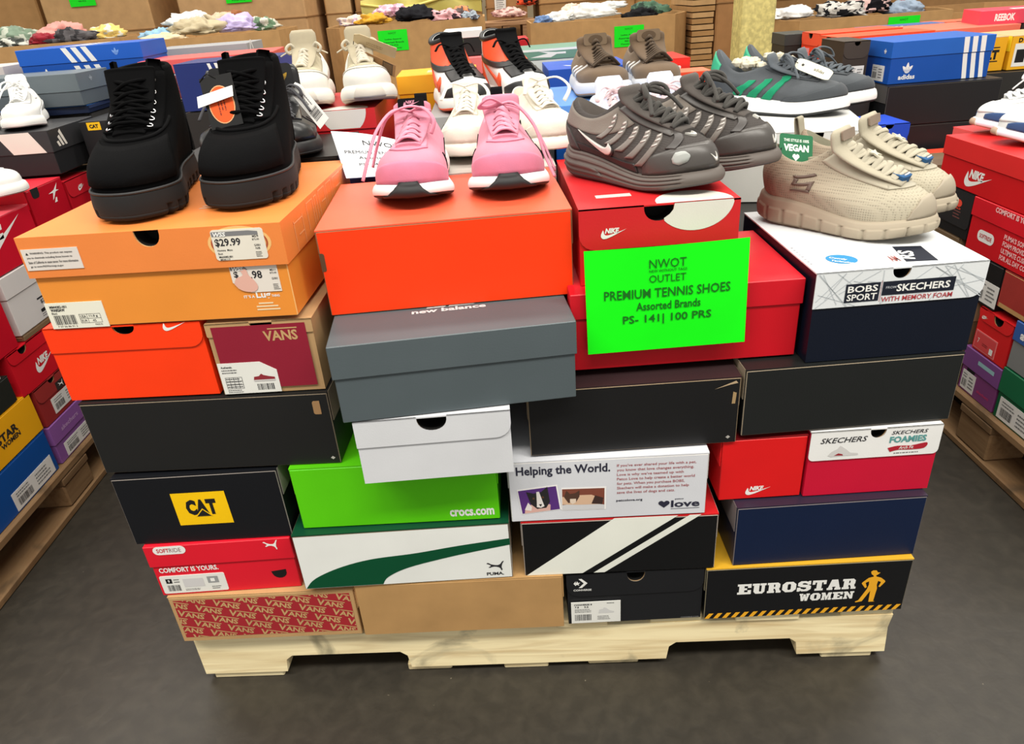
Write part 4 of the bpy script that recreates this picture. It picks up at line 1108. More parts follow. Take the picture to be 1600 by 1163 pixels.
SLAB = {  # block letters with slab serifs on a 10 x 10 grid, rectangles and outlines
 'E': [[(0, 0), (10, 0), (10, 4), (7.5, 4), (7.5, 2), (5, 2), (5, 4), (7, 4), (7, 6), (5, 6), (5, 8), (7.5, 8), (7.5, 6.2), (10, 6.2), (10, 10), (0, 10), (0, 8), (1.2, 8), (1.2, 2), (0, 2)]],
 'U': [[(0, 10), (0, 8), (1, 8), (1, 2), (2.5, 0), (7.5, 0), (9, 2), (9, 8), (10, 8), (10, 10), (5.6, 10), (5.6, 8), (6.6, 8), (6.6, 2.4), (5.8, 1.8), (4.9, 2.4), (4.9, 8), (5.2, 8), (5.2, 10)]],
 'R': [[(0, 0), (5.2, 0), (5.2, 2), (4.6, 2), (4.6, 4), (5.6, 4), (6.4, 2), (6.4, 0), (10, 0), (10, 2), (9.2, 2), (8.6, 4.2), (9.2, 5.4), (9.2, 8.4), (7.6, 10), (4.6, 10), (4.6, 8.2), (5.6, 8.2), (5.6, 5.8), (4.6, 5.8), (4.6, 10), (0, 10), (0, 8), (1, 8), (1, 2), (0, 2)]],
 'O': [[(2.5, 0), (7.5, 0), (10, 2.5), (10, 7.5), (7.5, 10), (5, 10), (5, 8), (6.2, 7.4), (6.2, 2.6), (5, 2), (3.8, 2.6), (3.8, 7.4), (5, 8), (5, 10), (2.5, 10), (0, 7.5), (0, 2.5)]],
 'S': [[(0, 0), (2, 0), (2.4, .8), (3.6, 0), (7.6, 0), (10, 2), (10, 5), (8, 6.2), (3.6, 6.8), (3.6, 7.8), (5, 8.2), (7, 7.4), (7.4, 6.4), (9.6, 6.4), (9.6, 10), (8, 10), (7.4, 9.2), (6, 10), (2.4, 10), (.4, 8.4), (.4, 5.6), (2.4, 4.4), (6.6, 3.6), (6.6, 2.4), (5, 1.8), (2.8, 2.6), (2.2, 3.8), (0, 3.8)]],
 'T': [[(2, 0), (8, 0), (8, 2), (6.8, 2), (6.8, 8), (8, 8), (8, 6), (10, 6), (10, 10), (0, 10), (0, 6), (2, 6), (2, 8), (3.2, 8), (3.2, 2), (2, 2)]],
 'A': [[(0, 0), (4.2, 0), (4.2, 2), (3.6, 2), (3.9, 3), (6.1, 3), (6.3, 2), (5.6, 2), (5.6, 0), (10, 0), (10, 2), (9.3, 2), (7.2, 10), (2.8, 10), (.8, 2), (0, 2)]],
 'W': [[(2, 0), (4.4, 0), (5, 4), (5.6, 0), (8, 0), (9.4, 8), (10, 8), (10, 10), (6.6, 10), (6.6, 8), (7.2, 8), (6.8, 4.6), (6, 9), (4, 9), (3.2, 4.6), (2.9, 8), (3.5, 8), (3.5, 10), (0, 10), (0, 8), (.6, 8)]],
 'M': [[(0, 0), (3.4, 0), (3.4, 2), (2.9, 2), (2.9, 6), (4.4, 0), (5.6, 0), (7.1, 6), (7.1, 2), (6.6, 2), (6.6, 0), (10, 0), (10, 2), (9.3, 2), (9.3, 8), (10, 8), (10, 10), (6.6, 10), (5, 5), (3.4, 10), (0, 10), (0, 8), (.7, 8), (.7, 2), (0, 2)]],
 'N': [[(0, 0), (4, 0), (4, 2), (3.2, 2), (3.2, 6), (6.6, 0), (9, 0), (9, 8), (10, 8), (10, 10), (6, 10), (6, 8), (6.8, 8), (6.8, 4.4), (3.6, 10), (0, 10), (0, 8), (.9, 8), (.9, 2), (0, 2)]],
}
def slab_text(mb, F, s, x, y, w, h, m, off=.0005):
    cw = w / len(s)
    for i, ch in enumerate(s):
        for o in SLAB[ch]: mb.poly(F, [(x + i * cw + p[0] * cw * .092, y + p[1] * h / 10) for p in o], m, off)

# kraft box with red lettering all over
def pr(B):
    rd = mat((164, 40, 48), 'card'); F = B.fb
    x0, y0, x1, y1 = .007, .010, .307, .096
    B.body.rect(F, x0, y0, x1 - x0, y1 - y0, rd, .0003)
    rot = R(-14.3); cw, chh = .0465, .0150; ca, sa = math.cos(rot), math.sin(rot); cl = (x0, y0, x1, y1)
    for r_ in range(-6, 14):
        for k in range(-6, 14):
            px = x0 + .01 + k * .055 - r_ * .033; py = y0 + .086 - k * .0141 - r_ * .0100
            if not (x0 - .06 < px < x1 + .02 and y0 - .03 < py < y1 + .03): continue
            B.body.text(F, 'V', px, py, cw * .30, chh * .95, KR, .0006, .03, .0, rot, cl)
            B.body.text(F, 'ANS', px + cw * .27 * ca, py + cw * .27 * sa, cw * .70, chh * .74, KR, .0006, .035, .0, rot, cl)
            q = clip_rect(place([(.22, .82), (1.0, .82), (1.0, .95), (.20, .95)], px, py, cw, chh, rot), cl)
            if len(q) > 2: B.body.poly(F, q, KR, .0006)
shoe_box('kraft shoe box printed all over with kraft letters on red, bottom left on the pallet', -.606, .916, .122, -2.4, .314, .25, .104, (190, 152, 104), 'plain', kind='kraft', prints=pr)
# plain kraft
shoe_box('plain kraft shoe box on the pallet, third from the right in the bottom row', -.287, .899, .122, -2.4, .343, .24, .115, (182, 142, 92), 'plain', kind='kraft')
def pr(B):
    F = B.fl
    B.body.poly(F, place([(0, .5), (.22, .72), (.18, .5), (.22, .28)], .0105, .081, .017, .024), W, .0004)
    st = [(0, 0), (.5, .5), (0, 1), (-.28, 1), (.18, .5), (-.28, 0)]
    B.body.poly(F, place(st, .024, .083, .019, .020), W, .0004)
    star = [(math.cos(PI / 2 + PI * i / 5) * (1 if i % 2 == 0 else .4), math.sin(PI / 2 + PI * i / 5) * (1 if i % 2 == 0 else .4)) for i in range(10)]
    B.body.poly(F, place(star, .0165, .093, .0055), W, .0005)
    B.body.text(F, 'CONVERSE', .010, .076, .030, .0042, W, .0004, .02)
    B.body.text(F, 'CONVERSE.COM', .190, .003, .030, .0024, mat((150, 150, 150), 'paper'), .0004)
    def st_(s, G):
        s.text(G, 'CONVERSE 8', .005, .0405, .030, .0035, K, .0003, .03); s.text(G, '7.5', .006, .035, .007, .0038, K, .0003, .03); s.text(G, '5.5', .022, .035, .007, .0038, K, .0003, .03)
        fine(s, G, .006, .024, .028, .009, 3, 5); barcode(s, G, .006, .006, .030, .014, K, 4, .0003)
        shp = [(0, .1), (1, .1), (1, .3), (.7, .45), (.5, .8), (.35, .9), (.3, .7), (.05, .6)]
        s.poly(G, place(shp, .046, .020, .026, .016), mat((206, 206, 204), 'paper'), .0003)
        fine(s, G, .044, .006, .022, .010, 3, 9); fine(s, G, .060, .042, .016, .004, 1, 3)
    sticker(B, 'body', F, .005, .003, .083, .048, st_)
shoe_box('black shoe box with white size label, third along the bottom row on the pallet', .064, .890, .122, -1.9, .224, .30, .113, (26, 27, 30), 'flap', hole=(.098, .128, .022), lh=.05, prints=pr, edge=(120, 112, 100))
def pr(B):
    F = B.fb; ye = mat((238, 172, 40), 'card')
    def slabtext(s, x, y, w, h): slab_text(B.body, F, s, x, y, w, h, W)
    slabtext('EUROSTAR', .052, .0535, .196, .0225); slabtext('WOMEN', .156, .0315, .091, .0165)
    # serifs on the block letters
    fig = [(.50, .84), (.42, .88), (.38, .96), (.46, 1.0), (.58, .99), (.64, .93), (.74, .92), (.66, .86), (.60, .84), (.62, .80), (.80, .76), (.98, .66), (1.0, .62), (.84, .46), (.78, .48), (.84, .62), (.72, .66), (.70, .54), (.74, .42), (.70, .02), (.76, 0), (.52, 0), (.50, .36), (.26, .03), (.02, 0), (0, .03), (.12, .07), (.36, .42), (.40, .56), (.38, .66), (.26, .62), (.34, .48), (.28, .45), (.12, .60), (.14, .64), (.34, .77), (.52, .80)]
    B.body.poly(F, place(fig, .250, .022, .043, .070), ye, .0005)
    n = 22; p = .327 / n
    for i in range(n): B.body.poly(F, [(.001 + i * p, .0015), (.001 + i * p + p * .5, .0015), (.001 + i * p + p, .013), (.001 + i * p + p * .5, .013)], ye, .0004)
shoe_box('black shoe box with yellow standing figure and hazard stripes, bottom right on the pallet', .292, .877, .122, -1.9, .331, .24, .112, (14, 15, 18), 'plain', lidcol=(214, 164, 44), prints=pr, edge=(126, 118, 96))
# row 2
def pr(B):
    F = B.fl
    B.lid.poly(F, rounded(.013, .026, .066, .043, .0085, (1, 1, 1, 1)), W, .0005)
    B.lid.text(F, 'SOFT', .019, .0305, .020, .0082, mat((200, 30, 50), 'paper'), .0008, .02); B.lid.text(F, 'RIDE', .0395, .0305, .019, .0082, mat((150, 120, 116), 'paper'), .0008)
    B.lid.poly(F, place(CATJUMP, .192, .021, .025, .020), W, .0005)
    B.body.text(B.fb, 'COMFORT IS YOURS.', .009, .0495, .098, .0105, W, .0005, .03)
    def st_(s, G):
        s.rect(G, .009, .022, .010, .010, BK, .0003); s.text(G, '9', .0125, .024, .003, .006, W, .0005, .02); fine(s, G, .022, .022, .012, .010, 2, 3)
        barcode(s, G, .009, .005, .022, .013, K, 8, .0003)
        s.rect(G, .037, .012, .034, .018, mat((206, 204, 204), 'paper'), .0003); fine(s, G, .037, .004, .032, .005, 2, 4); s.rect(G, .078, .018, .018, .014, mat((150, 152, 152), 'paper'), .0003); s.rect(G, .083, .021, .007, .007, W, .0004); fine(s, G, .082, .004, .016, .008, 2, 6)
    sticker(B, 'body', B.fb, .005, .0045, .108, .038, st_, outline=rounded(.005, .0045, .113, .0425, .003, (1, 1, 1, 1)))
    # finger hole low in the body: dark patch painted for its shaded inside
    dk = mat((12, 8, 8), 'matte')
    o = [(.191, .037), (.216, .040)] + arc(.204, .034, .012, .2, -PI + .2, 8)
    B.body.slab(B.fb, [(x, y) for x, y in o], dk, -.0002, .0003)
shoe_box('red shoe box with white pill mark and jumping cat, second layer at left', -.614, .921, .2265, -.6, .234, .32, .107, (222, 26, 46), 'lift', lh=.043, prints=pr)
def pr(B):
    F = B.fb; g = mat((0, 74, 44), 'card')
    up = spline([(.002, .002), (.020, .022), (.062, .042), (.116, .056), (.189, .063), (.260, .073), (.342, .082)], 5); dn = spline([(.342, .069), (.290, .060), (.239, .050), (.175, .034), (.140, .017), (.129, .002)], 5)
    B.body.poly(F, up + dn, g, .0004)
    B.body.poly(F, place(CATJUMP, .301, .016, .030, .020), K, .0004); B.body.text(F, 'PUMA.', .300, .0065, .028, .0066, K, .0004, .03)
shoe_box('white shoe box with long dark green form stripe, second layer in the middle', -.366, .897, .2385, -1.2, .342, .24, .113, (232, 234, 230), 'plain', prints=pr, edge=(110, 96, 80), lidcol=(10, 66, 42))
def pr(B):
    F = B.fb; cr = mat((232, 234, 224), 'card')
    B.body.poly(F, [(.003, .001), (.094, .001), (.245, .112), (.146, .112)], cr, .0004)
    B.body.poly(F, [(.112, .001), (.130, .001), (.281, .112), (.263, .112)], cr, .0004)
shoe_box('black shoe box with slanting white stripes, second layer right of the middle', -.004, .892, .2365, -2.7, .307, .25, .111, (12, 13, 15), 'plain', prints=pr, edge=(170, 160, 150), lidcol=(190, 30, 34))
shoe_box('navy blue shoe box with plain front, standing on the hazard striped box', .334, .881, .2345, -.9, .293, .24, .118, (10, 27, 58), 'plain', edge=(120, 112, 112), lidcol=(40, 34, 52))
# row 3
def pr(B):
    F = B.fb; ye = mat((250, 200, 10), 'card')
    B.body.poly(F, [(.083, .034), (.169, .034), (.168, .0965), (.083, .0965)], ye, .0004)
    cx = .101
    B.body.text(F, 'C', cx, .053, .017, .030, BK, .0007, .07); B.body.text(F, 'A', cx + .015, .053, .020, .030, BK, .0007, .06); B.body.text(F, 'T', cx + .033, .053, .016, .030, BK, .0007, .07)
    B.body.poly(F, [(cx + .011, .0500), (cx + .025, .0655), (cx + .039, .0500)], ye, .0009); B.body.poly(F, [(cx + .0135, .0505), (cx + .025, .063), (cx + .0365, .0505)], BK, .0011)
shoe_box('black shoe box with yellow square logo, third layer at far left', -.628, .926, .335, -1.6, .256, .32, .130, (16, 18, 23), 'plain', prints=pr, edge=(140, 132, 126))
def pr(B):
    B.body.text(B.fb, 'crocs.com', .235, .0085, .070, .0135, W, .0004, .035)
shoe_box('bright lime green shoe box with small white web address, middle of the stack', -.349, .912, .353, -2.2, .313, .24, .115, (92, 208, 12), 'plain', prints=pr, lidcol=(86, 196, 14))
def pr(B):
    F = B.fb; pk = mat((168, 92, 96), 'paper'); nv = mat((40, 40, 58), 'paper')
    B.body.text(F, 'Helping the World.', .012, .0835, .142, .0205, nv, .0004, .025)
    lines = ["If you've ever shared your life with a pet,", "you know that love changes everything.", "Love is why we've teamed up with", "Petco Love to help create a better world", "for pets. When you purchase BOBS,", "Skechers will make a donation to help", "save the lives of dogs and cats."]
    wd_ = [.118, .115, .100, .117, .102, .109, .088]
    for i, (s, w_) in enumerate(zip(lines, wd_)): B.body.text(F, s, .164, .0945 - i * .0084, w_, .0064, pk, .0004, .012)
    B.body.text(F, 'petcolove.org', .163, .0295, .040, .0055, nv, .0004, .025)
    B.body.text(F, 'petco', .253, .0285, .013, .0032, nv, .0004, .02); B.body.text(F, 'love', .247, .0145, .044, .0135, nv, .0004, .03); B.body.rect(F, .247, .0115, .044, .0008, nv)
    ht = [(.5, 0), (.05, .5), (0, .75), (.12, .95), (.3, 1.0), (.5, .82), (.7, 1.0), (.88, .95), (1, .75), (.95, .5)]
    B.body.poly(F, place(ht, .2275, .0145, .0175, .0135), nv, .0004)
    # two snapshots printed at angles: a dog on purple, a cat on a red sofa
    a = R(6)
    def P2(pts, ox, oy, s, rot, col, off): B.body.poly(F, place(pts, ox, oy, s, s, rot), mat(col, 'paper'), off)
    P2([(0, 0), (1.04, 0), (1.04, .80), (0, .80)], .0165, .0145, .060, a, (240, 238, 236), .0004)
    P2([(.02, .02), (1.0, .02), (1.0, .76), (.02, .76)], .0165, .0145, .060, a, (84, 44, 120), .0006)
    P2([(.08, .02), (.75, .02), (.78, .2), (.6, .3), (.3, .28), (.12, .18)], .0165, .0145, .060, a, (214, 170, 160), .0007)
    P2([(.28, .30), (.22, .70), (.40, .62), (.60, .64), (.78, .78), (.78, .30), (.66, .12), (.42, .12)], .0165, .0145, .060, a, (36, 34, 36), .0008)
    P2([(.48, .66), (.55, .66), (.60, .30), (.62, .18), (.52, .14), (.42, .18), (.44, .30)], .0165, .0145, .060, a, (226, 220, 216), .0009)
    P2([(.48, .26), (.57, .26), (.525, .18)], .0165, .0145, .060, a, (30, 28, 28), .0010)
    for ex in (.38, .62): P2([(ex - .03, .44), (ex + .03, .44), (ex + .02, .50), (ex - .02, .50)], .0165, .0145, .060, a, (90, 60, 40), .0010)
    P2([(.10, .14), (.22, .36), (.30, .20), (.26, .08)], .0165, .0145, .060, a, (226, 220, 216), .0009)
    b = R(-1)
    P2([(0, 0), (1.04, 0), (1.04, .66), (0, .66)], .0785, .0185, .066, b, (240, 238, 236), .0004)
    P2([(.02, .02), (1.0, .02), (1.0, .62), (.02, .62)], .0785, .0185, .066, b, (124, 66, 50), .0006)
    P2([(.02, .02), (1.0, .02), (1.0, .14), (.5, .22), (.02, .16)], .0785, .0185, .066, b, (206, 206, 208), .0007)
    P2([(.02, .18), (.40, .16), (.92, .16), (.98, .30), (.70, .44), (.40, .44), (.02, .40)], .0785, .0185, .066, b, (214, 178, 148), .0008)
    P2([(.06, .40), (.12, .58), (.20, .48), (.32, .50), (.42, .58), (.42, .40), (.34, .24), (.16, .22)], .0785, .0185, .066, b, (78, 52, 40), .0009)
    P2([(.70, .18), (.95, .16), (.98, .34), (.78, .42)], .0785, .0185, .066, b, (60, 40, 34), .0009)
    P2([(.2, .34), (.34, .34), (.34, .24), (.26, .18), (.2, .24)], .0785, .0185, .066, b, (226, 206, 186), .0010)
shoe_box('white shoe box printed with dog and cat photos, third layer', -.018, .893, .3495, -2.6, .300, .25, .113, (214, 216, 222), 'plain', prints=pr, edge=(206, 204, 200))
def nike(mb, F, x, y, w, m, word=True, off=.0005):
    mb.poly(F, place(SWOOSH, x, y, w, w), m, off)
    if word: mb.text(F, 'NIKE', x + .17 * w, y + .22 * w, .55 * w, .20 * w, m, off, .05, .25)
def pr(B): nike(B.body, B.fb, .040, .007, .040, W)
shoe_box('small red shoe box with white tick mark, third layer beside the crimson box', .309, .901, .3545, -1.1, .127, .30, .113, (218, 24, 26), 'plain', prints=pr, lidcol=(120, 20, 24))
def pr(B):
    F = B.fr
    B.lid.text(F, 'SKECHERS', .014, .031, .070, .0095, K, .0005, .01, .25)
    sh = [(0, .12), (.1, .0), (1, .05), (.98, .22), (.72, .30), (.58, .62), (.42, .9), (.36, .98), (.30, .72), (.1, .45)]
    B.lid.poly(F, place(sh, .028, .006, .046, .020), mat((208, 206, 204), 'paper'), .0004); B.lid.poly(F, place([(.2, .1), (.5, .08), (.48, .2), (.34, .3)], .028, .006, .046, .020), mat((150, 40, 50), 'paper'), .0006)
    B.lid.text(F, 'SKECHERS', .119, .0395, .054, .0065, K, .0005, .01, .25)
    B.lid.text(F, 'FOAMIES', .118, .0245, .055, .0115, mat((88, 152, 150), 'paper'), .0005, .04)
    rb = spline([(0, .55), (.25, .75), (.6, .70), (1.0, .95), (.96, .30), (.6, .2), (.3, .25), (.08, .05)], 4)
    B.lid.poly(F, place(rb, .117, .0075, .058, .015), mat((172, 26, 44), 'paper'), .0005)
    B.lid.text(F, 'Arch Fit', .134, .0125, .022, .0055, W, .0008, .01, .2)
    fine(B.lid, F, .128, .0035, .046, .004, 1, 7)
shoe_box('crimson shoe box with white printed lid, right end of the third layer', .440, .896, .3545, -1.0, .194, .32, .119, (200, 18, 52), 'flap', lidcol=(236, 236, 234), lh=.052, hole=(.087, .111, .017), prints=pr, flapr=.008)
# row 4
def pr(B):
    B.body.poly(B.fb, [(.355, .0105), (.3585, .0135), (.362, .0105), (.3585, .0075)], mat((190, 186, 180), 'paper'), .0004)
    B.body.slab(B.fb, rounded(.345, .088, .356, .110, .003, (1, 0, 0, 1)), mat((168, 130, 90), 'kraft'), -.0003, .0006)
shoe_box('long plain black shoe box under the bright orange and maroon boxes', -.638, .938, .469, -3.2, .369, .26, .124, (29, 29, 29), 'plain', prints=pr, edge=(132, 118, 100))
shoe_box('pale grey shoe box with cut out finger hole, on the lime green box', -.224, .856, .471, .5, .216, .33, .105, (214, 216, 220), 'flap', hole=(.087, .129, .023), lh=.043, flapcorners=(0, 1, 0, 0), inner=(150, 118, 84))
shoe_box('plain black shoe box in the middle of the fourth layer, on the pet photo box', .019, .901, .466, -.8, .307, .24, .112, (23, 23, 24), 'plain', edge=(150, 130, 104), lidcol=(52, 36, 38), prints=lambda B: (B.body.poly(B.fb, [(.291, .0105), (.2945, .0135), (.298, .0105), (.2945, .0075)], mat((170, 166, 160), 'paper'), .0004), B.body.poly(B.fb, [(.270, .094), (.300, .106), (.303, .102), (.292, .100)], mat((184, 160, 128), 'kraft'), .0005), B.body.poly(B.fb, [(.296, .068), (.301, .068), (.302, .086), (.297, .088)], mat((168, 140, 100), 'kraft'), .0005)))
shoe_box('plain black shoe box at the right of the fourth layer, above the crimson box', .333, .896, .4765, .5, .312, .24, .111, (28, 30, 30), 'plain', edge=(150, 136, 116))
# row 5
def pr(B):
    F = B.fl; nike(B.lid, F, .171, .104, .034, W, False)
shoe_box('bright orange shoe box with white tick mark, tucked under the price tagged boot box', -.650, .946, .596, -3.5, .224, .24, .116, (255, 62, 14), 'flap', hole=(.099, .131, .014), lh=.038, prints=pr, flapcorners=(0, 1, 0, 0))
def pr(B):
    F = B.fl; rd = mat((142, 30, 50), 'card')
    B.body.poly(F, [(.007, .009), (.139, .009), (.139, .107), (.007, .107)], rd, .0004)
    B.body.text(F, 'VANS', .078, .082, .048, .0155, KR, .0007, .03); B.body.rect(F, .0855, .0995, .0415, .0018, KR, .0007)
    def st_(s, G):
        s.text(G, 'Authentic', .006, .043, .016, .0035, K, .0003, .02); fine(s, G, .006, .034, .028, .008, 2, 4)
        for i in range(5): s.rect(G, .008 + .006 * i, .010, .0005, .018, K, .0003)
        for i in range(4): s.rect(G, .008, .010 + .006 * i, .0245, .0005, K, .0003)
        fine(s, G, .009, .011, .022, .017, 4, 5); fine(s, G, .008, .003, .022, .006, 2, 5)
        s.poly(G, place([(0, .2), (1, .2), (1, .5), (.75, .62), (.5, .8), (.4, 1), (.33, .85), (.28, .7), (.04, .62)], .049, .020, .031, .012), mat((140, 40, 50), 'paper'), .0003); s.rect(G, .049, .020, .031, .0025, mat((200, 196, 194), 'paper'), .0004)
        barcode(s, G, .052, .006, .026, .010, K, 2, .0003)
    sticker(B, 'body', F, 0, 0, .1, .1, st_, outline=[(.002, .0015), (.085, .0015), (.085, .037), (.063, .051), (.002, .051)], label='white size label with a red shoe drawing')
shoe_box('kraft edged maroon shoe box with white size label', -.419, .930, .595, -2.2, .148, .22, .112, (186, 150, 106), 'flap', kind='kraft', hole=(.062, .094, .012), lh=.02, flapr=.002, prints=pr)
def pr(B):
    wm = mat((206, 206, 206), 'paper'); F = B.tp
    B.lid.text(F, 'new balance', .108, .078, .105, .013, wm, .0004, .035)
    for i in range(4): B.lid.poly(F, [(.128 + .004 * i, .094 + .005 * i), (.155, .094 + .005 * i), (.157, .0968 + .005 * i), (.130 + .004 * i, .0968 + .005 * i)], wm, .0004)
    B.lid.poly(F, [(.160, .094), (.196, .094), (.205, .100), (.196, .103), (.206, .108), (.200, .114), (.172, .114)], wm, .0004)
shoe_box('slate grey shoe box with white lettering on its lid, under the vivid orange box', -.236, .852, .5775, 4.2, .324, .22, .117, (82, 92, 96), 'lift', lidcol=(84, 94, 98), lh=.049, prints=pr)
shoe_box('big red shoe box carrying the neon green paper sign', .090, .929, .5905, -.4, .321, .22, .119, (202, 16, 32), 'lift', lidcol=(206, 20, 36), lh=.038)
def pr(B):
    nv = mat((16, 22, 38), 'paper'); F = B.fr
    gl = mat((196, 202, 206), 'card')
    rnd = random.Random(3)
    for i in range(26):
        a = rnd.uniform(0, PI); x, y = rnd.uniform(.01, .22), rnd.uniform(.004, .048); l = rnd.uniform(.02, .06)
        dx, dy = math.cos(a) * l, math.sin(a) * l
        p, q = (x - dx, y - dy), (x + dx, y + dy)
        p = (min(max(p[0], .002), .23), min(max(p[1], .001), .0495)); q = (min(max(q[0], .002), .23), min(max(q[1], .001), .0495))
        n_ = Vector((-(q[1] - p[1]), q[0] - p[0])).normalized() * .0006
        if any(.098 < lerp(p[0], q[0], k / 12) < .131 and lerp(p[1], q[1], k / 12) > .032 for k in range(13)): continue
        B.lid.poly(F, [(p[0] - n_.x, p[1] - n_.y), (q[0] - n_.x, q[1] - n_.y), (q[0] + n_.x, q[1] + n_.y), (p[0] + n_.x, p[1] + n_.y)], gl, .0003)
    B.lid.rect(F, .041, .006, .047, .027, nv, .0005); B.lid.text(F, 'BOBS', .044, .0205, .041, .0095, W, .0008, .02); B.lid.text(F, 'SPORT', .044, .0085, .041, .0095, W, .0008, .02)
    B.lid.rect(F, .0915, .013, .099, .020, nv, .0005); B.lid.text(F, 'FROM', .096, .0225, .014, .0035, mat((180, 184, 190), 'paper'), .0008, .01); B.lid.text(F, 'SKECHERS', .111, .0175, .073, .0105, W, .0008, .025)
    B.lid.rect(F, .0895, .004, .0005, .031, mat((170, 50, 60), 'paper'), .0005)
    B.lid.text(F, 'WITH MEMORY FOAM', .092, .0035, .098, .0072, mat((176, 56, 62), 'paper'), .0006, .012)
    T = B.tp
    B.lid.poly(T, place(arc(0, 0, .5, 0, 2 * PI, 28)[:-1], .052, .044, .042, .036, R(-35)), mat((40, 128, 180), 'paper'), .0004)
    B.lid.text(T, 'Comfy', .036, .050, .024, .0075, W, .0007, .02, 0, R(-35)); B.lid.text(T, 'Technology', .034, .038, .032, .0075, W, .0007, .02, 0, R(-35))
    B.lid.poly(T, [(.128, .016), (.170, .012), (.178, .072), (.140, .078)], nv, .0004); B.lid.text(T, 'RS', .144, .022, .034, .020, W, .0007, .03, 0, R(68))
    B.lid.text(T, 'AM', .112, .020, .012, .022, mat((150, 80, 76), 'paper'), .0005, .02)
    fine(B.lid, T, .004, .03, .004, .08, 8, 2, (150, 150, 156))
shoe_box('navy shoe box with white printed lid under the taupe trainers', .418, .903, .589, .3, .231, .30, .135, (8, 16, 32), 'flap', lidcol=(226, 230, 232), lh=.052, hole=(.102, .127, .016), prints=pr, flapr=.016, flapcorners=(0, 1, 0, 0))
